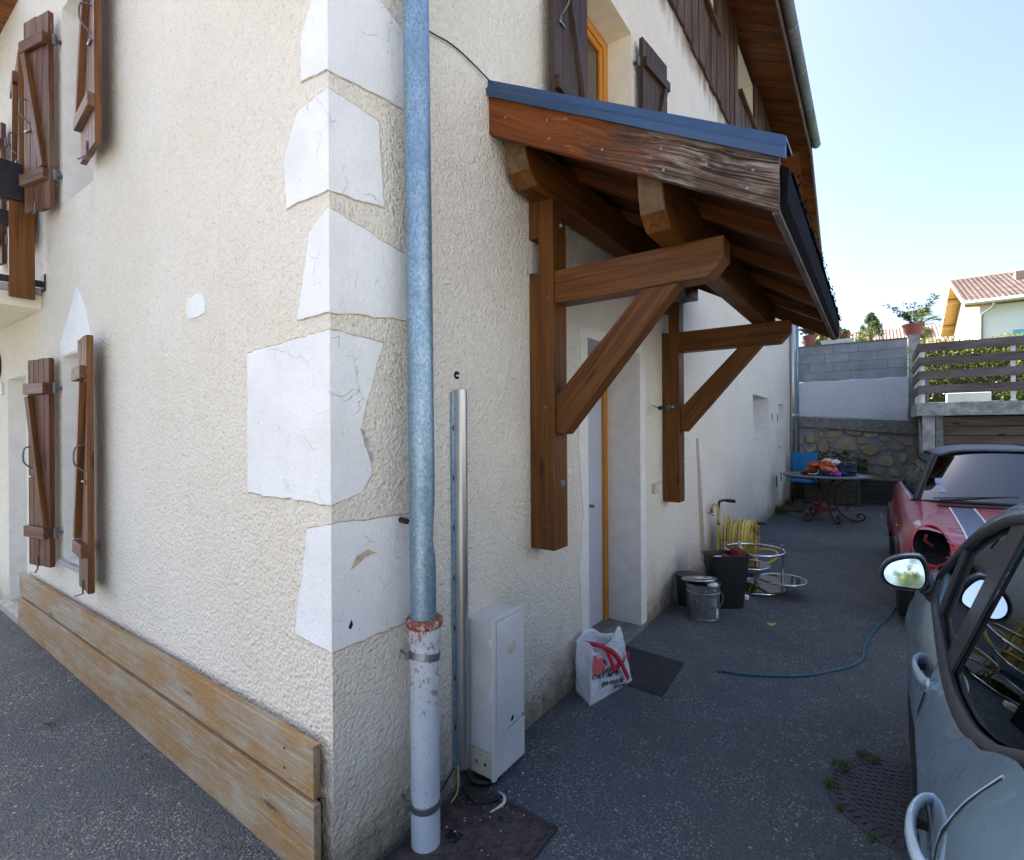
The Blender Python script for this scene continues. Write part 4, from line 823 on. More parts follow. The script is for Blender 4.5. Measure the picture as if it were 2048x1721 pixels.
# ================================================================= RETAINING WALL, TERRACE, GARDEN
rw = thing('retaining_wall', 'retaining wall of rubble stone, rough render and grey concrete blocks at the end of the driveway', 'wall', (12.1, -1.1, 0))
m = MB(); m.prism([(12.10, .6, -.1), (12.10, -2.42, -.1), (12.10, -2.42, 1.75), (12.10, .6, 1.9)], (.3, 0, 0)); m.build('mortar_bed', 'mortar', rw)
ST = ["200,645 265,655 255,750 205,770 198,700", "310,625 375,595 430,625 455,690 435,740 345,745 300,720", "490,590 575,590 575,650 495,655", "450,535 665,540 620,570 500,560", "640,590 835,570 830,640 700,675 605,655",
"865,565 1110,590 1090,635 990,640 900,610", "1125,585 1325,605 1300,650 1180,675 1125,640", "1330,655 1420,645 1495,690 1480,725 1380,715 1320,690", "1535,680 1770,670 1765,770 1690,770 1560,710", "480,740 540,685 615,690 640,790 610,870 540,900 490,830",
"625,700 690,685 740,695 680,735 640,735", "720,760 790,690 900,665 975,680 1045,830 900,840 730,805", "1045,665 1130,660 1210,700 1180,745 1035,740", "1060,790 1200,755 1330,780 1350,830 1290,880 1210,910 1090,850", "1365,740 1410,745 1440,820 1400,830",
"1450,785 1560,765 1660,800 1600,830 1490,820", "1705,790 1810,800 1810,890 1760,885 1710,840", "265,790 330,820 455,785 460,850 400,885 310,860", "155,770 205,775 205,830 150,835", "745,870 995,880 985,985 900,990 820,930",
"1060,920 1110,910 1215,950 1265,1025 1120,1025", "1285,960 1370,905 1510,905 1530,990 1470,1045 1310,1015", "1430,870 1500,865 1500,900 1430,900", "1590,880 1640,865 1695,900 1680,975 1620,990 1580,940", "1755,950 1812,940 1812,980 1760,980",
"1640,1040 1760,1020 1770,1070 1680,1090", "1085,1060 1205,1055 1225,1120 1160,1155 1060,1130", "1265,1095 1330,1050 1405,1090 1385,1155 1280,1150", "1445,1080 1530,1070 1605,1110 1590,1165 1470,1150", "1215,1165 1330,1175 1375,1205 1330,1230 1225,1230",
"1090,1200 1150,1185 1210,1220 1100,1228", "1423,1205 1560,1195 1600,1228 1400,1232", "1650,1120 1800,1110 1810,1190 1700,1190", "425,940 520,935 520,980 430,985", "210,535 300,535 290,560 205,555", "665,765 690,770 690,805 660,800", "250,900 330,910 330,960 255,965", "280,1000 400,990 410,1060 300,1070", "560,930 680,920 720,990 600,1010"]
# outlines are in a flat layout of the wall: u to the right, v down; scale 0.001293 m
for i, s_ in enumerate(ST):
    P = []
    for q in s_.split():
        u, v = map(float, q.split(',')); P.append(V((12.10, .135 - (u) * .001297 - .02, 2.456 - v * .001600)))
    cy_ = sum(p.y for p in P) / len(P); cz_ = sum(p.z for p in P) / len(P)
    P = [V((p.x, cy_ + (p.y - cy_) * 1.0, cz_ + (p.z - cz_) * 1.0)) for p in P]
    Q = []
    for k in range(len(P)):
        a, b = P[k], P[(k + 1) % len(P)]
        for t in (0, .5):
            p = a.lerp(b, t); e = noise.noise_vector(V((p.y * 14, p.z * 14, i))) * .012; Q.append(V((12.102, p.y + e.y, p.z + e.z)))
    m = MB(); m.prism(Q, (-.035 - rnd.uniform(0, .03), 0, 0), 1); m.build('stone', 'stone', rw, bevel=.012)
m = MB(); m.prism([(12.0, .2, 1.66), (12.0, -2.42, 1.43), (12.0, -2.42, 1.66), (12.0, .2, 1.87)], (.38, 0, 0), 1); m.build('coping', 'dark_concrete', rw, bevel=.012)
m = MB()
def rf(u, v):
    y = .2 - 2.30 * u; zb = 1.88 - .165 * u; zt_ = 2.63 + .03 * noise.noise(V((y * 3, 0, 0))); z = zb + (zt_ - zb) * v; return (12.06 - .012 * noise.noise(V((y * 12, z * 12, 0))), y, z)
m.grid(rf, 50, 20); m.build('render_coat', 'roughcast_pale', rw, smooth=True, solid=-.05)
m = MB(); m.prism([(12.055, -1.83, 2.6), (12.055, -2.12, 2.62), (12.055, -2.42, 2.62), (12.055, -2.42, 1.75), (12.055, -2.12, 1.74), (12.055, -2.05, 1.95), (12.055, -2.0, 2.1), (12.055, -2.04, 2.35), (12.055, -1.93, 2.5)], (-.018, 0, 0), 1); m.build('mortar_patch', 'mortar', rw, bevel=.006)
for z in (1.9, 2.1, 2.3):
    m = MB(); m.bx(12.02, 12.034, -2.13, -2.38, z, z + .17, 1); m.build('block', 'dark_concrete', rw, bevel=.006)
RJ = [[.45, .08, -.358, -.80, -1.265, -1.755, -2.095], [.3, -.22, -.652, -1.11, -1.597, -2.095], [.45, .08, -.365, -.815, -1.28, -1.765, -2.095], [.3, -.225, -.665, -1.115, -1.605, -2.095]]
for r_i, js in enumerate(RJ):
    z1 = 3.405 - r_i * .193; z0 = z1 - .187
    for a, b in zip(js, js[1:]):
        m = MB(); m.bx(12.055 + rnd.uniform(-.003, .003), 12.24, b + .003, a - .003, z0, z1, 1); m.build('block', 'block', rw, bevel=.004)
m = MB(); m.bx(12.07, 12.22, -2.09, .5, 2.635, 3.40, 1); m.build('mortar_core', 'mortar', rw)
m = MB(); m.bx(12.04, 12.26, -2.095, .5, 3.408, 3.432, 1); m.build('wall_cap', 'dark_concrete', rw, bevel=.004)
m = MB()
N = 16; m.grid(lambda u, v: (12.16 + .13 * math.cos(2 * math.pi * u + .78) * 1.2 + .008 * noise.noise(V((u * 40, v * 30, 0))), -2.205 + .13 * math.sin(2 * math.pi * u + .78), 1.72 + 1.77 * v), 4, 24); m.bx(12.05, 12.27, -2.31, -2.10, 3.45, 3.485); m.build('pillar', 'old_concrete', rw)
# leaf pots on the wall top
def leaves(mb, c, rad, n, s, flat=1., up=.0, seed=1, shell=.0):
    rg = random.Random(seed); c = V(c)
    for i in range(n):
        while True:
            d = V((rg.uniform(-1, 1), rg.uniform(-1, 1), rg.uniform(-1, 1)))
            if shell < d.length < 1: break
        k = .72 + .5 * noise.noise(d * 2.1 + V((seed, 0, 0))); p = c + V((d.x * rad[0], d.y * rad[1], d.z * rad[2])) * k
        a = V((rg.gauss(0, 1), rg.gauss(0, 1), rg.gauss(0, 1) * .6 + up)).normalized(); b = a.cross(V((rg.gauss(0, 1), rg.gauss(0, 1), rg.gauss(0, 1)))).normalized()
        l = s * rg.uniform(.6, 1.3); w_ = l * .42 * flat
        mb.add([p - a * l * .5, p + b * w_ * .5, p + a * l * .5, p - b * w_ * .5], [(0, 1, 2, 3)])
def pot(c, r, h, mat, soil=True, parent=None):
    m = MB(); m.lathe([(r * .68, 0), (r * .92, h * .82), (r * 1.0, h * .82), (r * 1.03, h), (r * .93, h), (r * .90, h * .86)], c, 24); o = m.build('pot', mat, parent, smooth=True, ang=35)
    m = MB(); m.lathe([(.0001, h * .86), (r * .9, h * .86)], c, 20); m.build('soil', 'soil', parent); return o
t = thing('geranium_pot', 'pink terracotta pot of red geraniums on the block wall beside the drainpipe', 'potted plant', (12.12, -.36, 3.43), 'pots on the block wall')
pot((12.12, -.36, 3.432), .135, .23, 'terracotta', parent=t)
m = MB(); leaves(m, (12.12, -.36, 3.79), (.2, .26, .15), 420, .05, 1.6, seed=3); m.build('foliage', 'leaf_dark', t)
m = MB()
for q in ((-.19, 3.80), (-.50, 3.86), (-.33, 3.93), (-.58, 3.76), (-.12, 3.74)): leaves(m, (12.02, q[0], q[1]), (.035, .045, .035), 40, .03, 1.5, seed=int(q[1] * 100))
m.build('flowers', 'petal', t)
t = thing('rose_pot', 'wide terracotta pot with a thin airy shrub on top of the rough pillar', 'potted plant', (12.15, -2.19, 3.485), 'pots on the block wall')
pot((12.15, -2.19, 3.487), .185, .21, 'terracotta', parent=t)
m = MB(); tips = []
for i in range(15):
    a = rnd.uniform(0, 6.28); l = rnd.uniform(.25, .62); e = V((math.cos(a) * l * rnd.uniform(.3, .75), math.sin(a) * l * rnd.uniform(.3, .8), l * rnd.uniform(.6, 1.0))); o = V((12.15, -2.19, 3.66)); pts = [o, o + e * .5 + V((0, 0, .06)), o + e]; m.tube(spline(pts, 4), .0045, 5); tips += [o + e * k + V((0, 0, .05 * (1 - k))) for k in (.55, .75, .95)]
for e in (V((0, .43, .50)), V((0, -.30, .58))): o = V((12.15, -2.19, 3.66)); m.tube(spline([o, o + e * .5 + V((0, 0, .07)), o + e], 5), .0045, 5); tips += [o + e * k for k in (.7, .85, 1)]
m.build('stems', 'bark', t)
m = MB()
for i, q in enumerate(tips): leaves(m, q, (.07, .08, .06), 16, .045, 1.4, seed=i + 50)
m.build('foliage', 'leaf_dark', t)
m = MB(); leaves(m, (12.15, -2.19, 3.71), (.15, .16, .06), 200, .03, 1.2, seed=9); m.build('ground_cover', 'leaf', t)
t = thing('window_box', 'long white planter of red geraniums behind the block wall', 'planter', (12.38, -.87, 3.38))
m = MB(); m.prism([(12.30, -.60, 3.36), (12.30, -1.15, 3.36), (12.30, -1.19, 3.56), (12.30, -.55, 3.56)], (.16, 0, 0), 1); m.build('box', 'white_plastic', t, bevel=.006)
m = MB(); leaves(m, (12.38, -.9, 3.59), (.08, .26, .05), 220, .04, 1.4, seed=12); m.build('foliage', 'leaf', t)
m = MB()
for i in range(9): leaves(m, (12.34 + rnd.uniform(-.03, .03), -.62 - i * .065, 3.60 + rnd.uniform(0, .05)), (.03, .035, .028), 30, .025, 1.5, seed=80 + i)
m.build('flowers', 'petal', t)
# low timber bed edging and raised planter in front of the stone wall
t = thing('timber_edging', 'dark timber planks edging the foot of the stone wall', 'edging', (11.95, -1.1, 0))
for i in range(4):
    m = MB(); m.bx(11.93, 11.965, -2.42 if i else -2.40, -.06, .0 + i * .128, .122 + i * .128, 1); m.build('plank', 'dark_plank', t, bevel=.004)
t = thing('planter_box', 'tall grey plank planter behind the two iron chairs', 'planter', (11.6, -.93, 0))
for i in range(7):
    m = MB(); m.bx(11.50, 11.53, -1.24, -.30, .02 + i * .128, .142 + i * .128, 1); m.build('plank', 'dark_plank' if i < 4 else 'grey_wood', t, bevel=.004)
    m = MB(); m.bx(11.53, 11.90, -1.24, -1.215, .02 + i * .128, .142 + i * .128, 0); m.build('plank', 'dark_plank', t, bevel=.004)
m = MB(); m.bx(11.47, 11.50, -1.30, -1.235, 0, .62, 2); m.build('post', 'dark_plank', t, bevel=.004)
m = MB(); m.bx(11.53, 11.9, -1.2, -.32, .80, .83); m.build('soil', 'soil', t)
def big_leaf_plant(c, spread, h, n, l, seed, name, label):
    rg = random.Random(seed); t = thing(name, label, 'plant', c); c = V(c); ms = MB(); ml = MB()
    for i in range(n):
        a = rg.uniform(0, 6.28); o = c + V((rg.uniform(-.3, .3) * spread * .4, rg.uniform(-.5, .5) * spread, rg.uniform(.2, 1) * h)); ms.tube([c + V((0, (o.y - c.y) * .5, 0)), o], .004, 5)
        for k in range(3):
            a = rg.uniform(0, 6.28); d = V((math.cos(a), math.sin(a), rg.uniform(-.5, .5))).normalized(); s_ = d.cross(V((0, 0, 1))).normalized(); L = l * rg.uniform(.7, 1.2); q = V((0, 0, -L * .18))
            ml.add([o, o + d * L * .35 + s_ * L * .16, o + d * L * .75 + s_ * L * .12 + q * .5, o + d * L + q, o + d * L * .75 - s_ * L * .12 + q * .5, o + d * L * .35 - s_ * L * .16], [(0, 1, 2, 3, 4, 5)])
    ms.build('stems', 'bark', t); ml.build('foliage', 'leaf_dark', t)
big_leaf_plant((11.7, -.85, .83), .62, .30, 26, .17, 4, 'laurel_plant', 'broad-leaved dark green plant in the tall planter behind the clothes')
big_leaf_plant((11.78, -1.33, .50), .22, .58, 18, .16, 8, 'laurel_plant', 'slim dark green plant right of the tall planter against the stones')
# garage under the terrace
gr = thing('garage', 'low garage under a terrace with concrete slab roof and plank door, behind the red car', 'garage', (10.4, -3.6, 0))
def rough_slab(x0, x1, y0, y1, z0, z1):
    m = MB(); N = 60; f = lambda u: y0 + (y1 - y0) * u
    m.grid(lambda u, v: (x0 + .012 * noise.noise(V((f(u) * 9, v * 3, 0))), f(u), z0 + (z1 - z0) * v + (.018 * noise.noise(V((f(u) * 7, 2, 0))) if v < .01 or v > .99 else 0)), N, 5)
    m.grid(lambda u, v: (x0 + (x1 - x0) * u, y0, z0 + (z1 - z0) * v), 6, 3); m.grid(lambda u, v: (x0 + (x1 - x0) * v, f(u), z1), N, 3); m.grid(lambda u, v: (x0 + (x1 - x0) * v, f(u), z0), N, 3); return m
rough_slab(10.28, 12.6, -2.14, -8.5, 1.80, 2.02).build('roof_slab', 'old_concrete', gr)
m = MB(); m.grid(lambda u, v: (10.33 + .008 * noise.noise(V((u * 5, v * 16, 0))), -2.22 - .165 * u, 1.81 * v), 4, 30); m.grid(lambda u, v: (10.33 + .2 * u, -2.22, 1.81 * v), 2, 10); m.grid(lambda u, v: (10.33 + .2 * u, -2.385, 1.81 * v), 2, 10); m.build('pillar', 'old_concrete', gr)
for i in range(11):
    m = MB(); z1 = 1.775 - i * .162; m.bx(10.46, 10.49, -5.6, -2.387, z1 - .152, z1, 1); m.build('plank', 'brown_grey_wood', gr, bevel=.004)
m = MB(); m.bx(10.50, 10.52, -5.6, -2.38, 0, 1.80); m.build('door_backing', 'black_void', gr); m = MB(); m.bx(10.33, 10.53, -5.8, -5.6, 0, 1.80); m.build('pillar', 'old_concrete', gr)
m = MB(); m.bx(10.4, 12.1, -2.50, -2.40, 0, 1.8); m.build('side_wall', 'dark_concrete', gr)
m = MB(); m.tube([(10.9, -2.24, 0), (10.9, -2.24, 1.78)], .04, 14); m.build('downpipe', 'steel', gr, smooth=True)
# terrace railing
rl = thing('terrace_railing', 'grey timber terrace railing with four boards on white posts above the garage', 'railing', (10.4, -3.6, 2.02))
for z in (2.18, 2.43, 2.67, 2.91):
    m = MB(); m.bx(10.30, 10.33, -8.4, -2.155, z, z + .145, 1); m.build('board', 'grey_wood', rl, bevel=.004)
    m = MB(); m.bx(10.335, 11.93, -2.19, -2.16, z, z + .145, 0); m.build('board', 'grey_wood', rl, bevel=.004)
for y in (-2.20, -3.34, -4.5, -5.7):
    m = MB(); m.bx(10.335, 10.375, y - .055, y, 2.0, 2.98, 2); m.build('post', 'white_paint', rl, bevel=.003)
for x in (10.8, 11.4, 11.85):
    m = MB(); m.bx(x, x + .05, -2.235, -2.195, 2.0, 2.98, 2); m.build('post', 'white_paint', rl, bevel=.003)
m = MB(); m.bx(12.75, 12.95, -3.44, -2.76, 2.0, 2.30); c1 = m.build('white_block_wall', 'white_paint', bevel=.01); tag(c1, 'low white block wall on the terrace behind the railing', 'wall')
m = MB(); leaves(m, (13.1, -3.8, 2.2), (.2, .35, .2), 260, .12, .7, seed=33); c1 = m.build('dark_shrub', 'leaf_dark'); tag(c1, 'low dark shrub right of the white block wall', 'shrub')
# hedges, trees
m = MB()
rg = random.Random(5)
for i in range(17000):
    y = -2.15 - rg.random() ** 1 * 6.0; x = 14.3 + rg.uniform(-.55, .45); top = 3.62 + .16 * noise.noise(V((y * 2.2, 0, 0))) + .08 * noise.noise(V((y * 9, 3, 0))) - (.35 if y < -3.3 and y > -4.0 else 0) * .3
    z = 2.2 + (top - 2.2) * rg.random() ** .7; dpt = noise.noise(V((y * 4.5, z * 4.5, 1))); x -= max(0, dpt) * .35
    a = V((rg.gauss(0, 1), rg.gauss(0, 1), rg.gauss(0, 1))).normalized(); b = a.cross(V((rg.gauss(0, 1), rg.gauss(0, 1), rg.gauss(0, 1)))).normalized(); l = rg.uniform(.035, .075); p = V((x, y, z))
    m.add([p - a * l * .5, p + b * l * .28, p + a * l * .5, p - b * l * .28], [(0, 1, 2, 3)])
t = thing('hedge', 'sunlit yellow-green hedge behind the terrace railing', 'hedge', (14.3, -5, 2.2)); m.build('foliage', 'leaf_hedge', t)
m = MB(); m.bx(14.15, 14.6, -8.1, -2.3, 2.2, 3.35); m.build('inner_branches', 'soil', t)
def tree(name, label, c, zb, prof, n, s, mat, seed, trunk=.08, group=None):
    t = thing(name, label, 'tree', (c[0], c[1], zb), group); rg = random.Random(seed); m = MB(); ztop = prof[-1][1]
    m.tube([(c[0], c[1], zb), (c[0], c[1], zb + (ztop - zb) * .5), (c[0], c[1], ztop - .1)], [trunk, trunk * .7, trunk * .2], 8)
    for i in range(14):
        z = zb + (ztop - zb) * rg.uniform(.25, .85); a = rg.uniform(0, 6.28); l = trunk * 6 * rg.uniform(.6, 1.2); m.tube([(c[0], c[1], z), (c[0] + math.cos(a) * l, c[1] + math.sin(a) * l, z + l * .5)], [trunk * .3, trunk * .08], 5)
    m.build('trunk', 'bark', t); m = MB(); cl = []
    for i in range(max(18, n // 90)):
        k = rg.random(); z = prof[0][1] + (ztop - prof[0][1]) * k; r = 0
        for (r0, z0), (r1, z1) in zip(prof, prof[1:]):
            if z0 <= z <= z1: r = r0 + (r1 - r0) * (z - z0) / (z1 - z0 + 1e-6)
        a = rg.uniform(0, 6.28); q = r * math.sqrt(rg.uniform(.25, 1)) * .9; cl.append((c[0] + math.cos(a) * q, c[1] + math.sin(a) * q, z, r))
    for i, (x, y, z, r) in enumerate(cl):
        leaves(m, (x, y, z), (max(.12, r * .34),) * 2 + (max(.12, r * .38),), 90, s, 1., .5, seed * 100 + i)
    m.build('crown', mat, t)
tree('conifer', 'rounded conifer rising behind the block wall, between white planter and rose pot', (25, -1.44), 3.4, [(.55, 4.6), (.62, 5.1), (.50, 5.6), (.28, 6.0), (.05, 6.35)], 9000, .075, 'needle', 21, .06)
tree('garden_tree', 'dark green tree behind the geranium pot at the house corner', (20, -.15), 3.0, [(.3, 3.6), (.8, 4.3), (.7, 4.9), (.3, 5.25), (.05, 5.4)], 5000, .12, 'leaf', 22, .07)
# trees across the road behind the viewpoint (seen in the car's mirror)
for i, (x, y, h_) in enumerate(((-21, -6.0, 6.6), (-24, -2.0, 8.0), (-22, -11, 7.4), (-26, 3.5, 7.6))):
    tree('roadside_tree', ['bushy tree across the forecourt, small in the wing mirror', 'tallest tree across the forecourt, seen in the wing mirror', 'broad tree across the forecourt at the right of the mirror', 'tree across the forecourt beyond the tallest one'][i], (x, y), 0, [(.8, 1.2), (2.6, 3.0), (2.4, h_ * .7), (1.2, h_ * .9), (.2, h_)], 5000, .34, 'leaf', 40 + i, .2, 'trees across the forecourt')
# palm
pt = thing('palm_tree', 'small fan palm with drooping dry leaves right of the rose pot', 'palm tree', (19, -2.72, 3.3)); rg = random.Random(3)
m = MB(); m.tube([(19, -2.72, 3.2), (19, -2.72, 4.75)], [.13, .10], 10); m.build('trunk', 'bark', pt)
for mt, n, lo, hi in (('palm', 26, -.15, 1.2), ('dry', 16, -1.3, -.35)):
    m = MB()
    for i in range(n):
        a = rg.uniform(0, 6.28); e = rg.uniform(lo, hi); d = V((math.cos(a) * math.cos(e), math.sin(a) * math.cos(e), math.sin(e))); L = rg.uniform(.22, .36); o = V((19, -2.72, 4.80)); st_ = o + d * L; sd_ = d.cross(V((0, 0, 1))).normalized(); u_ = sd_.cross(d)
        m.tube([o, st_], .008, 4)
        for k in range(-6, 7):
            an = k * .2; f_ = (d * math.cos(an) + sd_ * math.sin(an)).normalized(); e_ = st_ + f_ * .30 + V((0, 0, -.06 - abs(k) * .006)); w2 = (f_.cross(u_)).normalized() * .011; m.add([st_, st_ + f_ * .15 + w2, e_, st_ + f_ * .15 - w2], [(0, 1, 2, 3)])
    m.build('fronds', mt, pt)
# white house on the right
wh = thing('neighbour_house', 'white neighbouring house with red tiled roof, pine eaves and teal awning', 'house', (26, -4.95, 3)); 
m = MB(); m.bx(26, 34, -14, -4.95, 3, 6.35); m.prism([(26, -4.95, 6.35), (34, -4.95, 6.35), (30, -4.95, 7.95)], (0, -9, 0)); m.build('wall', 'far_wall', wh)
m = MB(); zr = lambda x: 6.42 + (1.84 / 4.5) * (x - 25.5) if x <= 30 else 8.26 - (1.84 / 4.5) * (x - 30)
for a, b in ((25.5, 30), (34.5, 30)): m.prism([(a, -4.45, zr(a)), (b, -4.45, zr(b)), (b, -4.45, zr(b) + .08), (a, -4.45, zr(a) + .08)], (0, -9.9, 0))
rf_ = m.build('roof', 'pine', wh)
m = MB(); rows = 30; cols = 62
for i in range(rows):
    x0 = 25.46 + i * 4.54 / rows; x1 = x0 + 4.54 / rows + .02
    for j in range(cols):
        y0 = -4.42 - j * .16; n = 4; vs2 = []
        for xx, dz in ((x0, .115), (x1, .085)):
            for k in range(n + 1): a = math.pi * k / n; vs2.append((xx, y0 - .08 - math.cos(a) * .085, zr(min(xx, 30)) + dz + math.sin(a) * .045))
        m.add(vs2, [(k, k + 1, n + 2 + k, n + 1 + k) for k in range(n)] + [tuple(range(n + 1))])
m.build('tiles', 'tile', rf_, kind='stuff')
m = MB(); m.tube([(30, -4.42, 8.36), (30, -14.4, 8.36)], .1, 8); m.build('ridge', 'tile', rf_, smooth=True)
for a in (25.6, 27.4, 29.4, 31.2, 33.4):
    m = MB(); m.bx(a, a + .16, -4.95, -4.47, zr(a + .08) - .20, zr(a + .08) - .03); m.build('eave_beam', 'pine', wh)
m = MB(); m.beam((25.5, -4.44, 6.42), (30, -4.44, 8.27), .03, .16); m.beam((34.5, -4.44, 6.42), (30, -4.44, 8.27), .03, .16); m.build('barge_board', 'far_wall', wh)
m = MB(); m.tube([(25.40, -4.45, 6.42), (25.40, -14.3, 6.42)], .09, 10); m.tube([(25.42, -5.28, 6.4), (25.55, -5.28, 6.2), (25.93, -5.0, 6.0), (25.93, -4.99, 3)], .05, 8); m.build('gutter', 'alu', wh, smooth=True)
m = MB(); m.prism([(25.98, -5.9, 5.30), (25.2, -5.9, 5.02), (25.2, -5.9, 4.98), (25.98, -5.9, 5.22)], (0, -3, 0)); m.build('awning', 'teal', wh)
m = MB(); m.bx(25.15, 25.2, -8.9, -5.9, 4.88, 5.0); m.build('awning_valance', 'white_paint', wh)
m = MB(); m.bx(25.97, 25.995, -8.5, -6.05, 3.2, 4.95); m.build('window', 'dark_trim', wh)
m = MB(); m.prism([(28.2, -6.35, zr(28.2) + .1), (29.0, -6.35, zr(29.0) + .1), (28.2, -6.35, zr(28.2) + .5)], (0, -1.3, 0)); m.build('dormer', 'tile', rf_)
# unseen house added beyond the cars to throw sunlight back onto the shaded wall
nh = thing('added_bounce_house', 'grey-blue house across the driveway, added out of view to bounce sunlight onto the shaded wall', 'house', (-1, -9, 0))
m = MB(); wall_y(m, -8.2, -8, 6, 0, 5.6, [(-6, -4.8, 1, 2.3), (-2.5, -1.3, 1, 2.3), (2.2, 3.4, 1, 2.3), (-6, -4.8, 3.4, 4.7), (-2.5, -1.3, 3.4, 4.7), (2.2, 3.4, 3.4, 4.7)]); m.bx(-8, 6, -16, -8.35, 0, 5.6); m.build('wall', plain('grey_blue_render', (.37, .40, .42), .9, bump=.3, var=.06, bs=3), nh)
for x in (-6, -2.5, 2.2):
    for z in (1, 3.4):
        m = MB(); m.bx(x, x + 1.2, -8.33, -8.28, z, z + 1.3); f = m.build('window', 'dark_trim', nh); m = MB(); m.bx(x - .08, x + 1.28, -8.2, -8.12, z - .08, z); m.build('sill', 'concrete', f)
m = MB(); m.prism([(-8.4, -7.7, 5.55), (-8.4, -12, 7.6), (-8.4, -16.4, 5.55), (-8.4, -16.4, 5.65), (-8.4, -12, 7.75), (-8.4, -7.7, 5.65)], (14.8, 0, 0)); m.build('roof', 'tile_far', nh)
# far long red roof
fh = thing('distant_house', 'long distant house with pale red roof behind the conifer', 'house', (45, -2, 4))
m = MB(); m.bx(44, 50, -9, 2.6, 3.5, 7.2); m.build('wall', 'far_wall', fh)
m = MB(); m.prism([(43.2, 3.4, 6.9), (48, 1.6, 9.05), (48, -9.5, 9.05), (43.2, -9.5, 6.9)], (0, 0, .15)); m.prism([(43.2, 3.4, 6.9), (48, 1.6, 9.05), (52, 3.4, 6.9)], (0, 0, .15)); r1 = m.build('roof', 'tile_far', fh)
m = MB()
for j in range(52):
    y = 1.5 - j * .21; m.tube([(43.2, y, 7.07), (48, y, 9.22)], .05, 5)
m.build('tile_ribs', 'tile_far', r1, kind='stuff')

# ================================================================= THINGS ON THE DRIVEWAY
# shopping bag
bg_ = thing('shopping_bag', 'white woven shopping bag with red handles standing by the doorstep', 'bag', (1.83, -.12, 0))
Bq, Cq = V((1.586, -.179, 0)), V((2.002, -.268, 0)); Aq, Dq = V((1.69, -.03, 0)), V((2.11, -.09, 0))
def lerp_list(L, t):
    x = t * (len(L) - 1); i = min(int(x), len(L) - 2); return V(L[i]).lerp(V(L[i + 1]), x - i)
topF = [(1.615, -.176, .335), (1.635, -.185, .30), (1.67, -.192, .283), (1.72, -.20, .29), (1.80, -.222, .335), (1.86, -.236, .388), (1.885, -.242, .385), (1.915, -.246, .30), (1.95, -.252, .19)]
topB = [(1.66, -.055, .325), (1.72, -.045, .33), (1.79, -.05, .35), (1.85, -.07, .345), (1.89, -.10, .31), (1.92, -.13, .30), (1.95, -.16, .30), (1.99, -.18, .26), (2.02, -.19, .20)]
def crum(p, amp=.006): return p + noise.noise_vector(p * 11) * amp + noise.noise_vector(p * 26) * amp * .5
def facef(a, b, top, bul):
    def f(u, v):
        lo = V(a).lerp(V(b), u); hi = lerp_list(top, u); p = lo.lerp(hi, v); n_ = V((-.209, -.978, 0)) * bul; p += n_ * (math.sin(math.pi * min(1, v * 1.1)) * math.sin(math.pi * u)); return crum(p) if v > .02 else p
    return f
m = MB(); m.grid(facef(Bq, Cq, topF, .016), 34, 22); m.grid(facef(Aq, Dq, topB, -.01), 24, 14)
m.grid(lambda u, v: crum((Aq.lerp(Bq, u)).lerp(V(topB[0]).lerp(V(topF[0]), u), v) + V((.035, 0, 0)) * math.sin(math.pi * u) * v), 12, 16)
m.grid(lambda u, v: crum((Cq.lerp(Dq, u)).lerp(V(topF[-1]).lerp(V(topB[-1]), u), v)), 10, 16)
m.add([Bq, Cq, Dq, Aq], [(0, 1, 2, 3)]); m.build('body', 'bag', bg_, smooth=True, solid=.0015)
m = MB(); m.bx(1.74, 1.86, -.165, -.09, .02, .25); m.build('contents', 'bag_in', bg_, bevel=.02)
def onface(p, off=.0): return V(p) + V((-.209, -.978, 0)) * (.021 + off)
def ribbon(pts, w, name, mat):
    m = MB(); P = spline([onface(p, o) for p, o in pts], 6); nrm = V((-.209, -.978, 0))
    for a, b in zip(P, P[1:]): pass
    vs2 = []
    for i, p in enumerate(P):
        d = (P[min(i + 1, len(P) - 1)] - P[max(i - 1, 0)]).normalized(); s_ = d.cross(nrm).normalized(); vs2 += [p - s_ * w / 2, p + s_ * w / 2]
    m.add(vs2, [(2 * i, 2 * i + 1, 2 * i + 3, 2 * i + 2) for i in range(len(P) - 1)]); return m.build(name, mat, bg_, smooth=True, solid=.003)
ribbon([((1.67, -.13, .318), -.05), ((1.70, -.19, .315), .0), ((1.73, -.205, .26), .012), ((1.775, -.22, .165), .01), ((1.80, -.225, .15), .01), ((1.815, -.23, .20), .012), ((1.765, -.21, .27), .008), ((1.70, -.198, .31), .004)], .026, 'handle', 'red_strap')
ribbon([((1.69, -.195, .315), .006), ((1.76, -.21, .275), .016), ((1.82, -.23, .205), .018), ((1.87, -.24, .13), .016), ((1.925, -.25, .055), .008)], .028, 'handle', 'red_strap')
m = MB(); pk = []
e1 = V((.978, -.209, 0)); e2 = V((0, 0, 1))
for k in range(22):
    a = 2 * math.pi * k / 22; pk.append(onface((1.645, -.191, .222)) + e1 * .064 * math.cos(a) + e2 * .052 * math.sin(a) * (1 if math.sin(a) < 0 else .8))
pk[7] += e2 * .03; pk[8] += e2 * .045 - e1 * .01
m.prism(pk, V((-.209, -.978, 0)) * .001); m.build('printed_blob', 'pink_print', bg_)
m = MB(); m.prism([onface(p) for p in ((1.685, -.2, .255), (1.715, -.205, .225), (1.72, -.206, .205), (1.69, -.2, .215))], V((-.209, -.978, 0)) * .0016); m.build('printed_mark', 'ink', bg_)
m = MB(); m.prism([onface(p) for p in ((1.905, -.247, .205), (1.93, -.252, .225), (1.945, -.255, .20), (1.925, -.251, .16))], V((-.209, -.978, 0)) * .0016); m.build('printed_mark', 'red_strap', bg_)
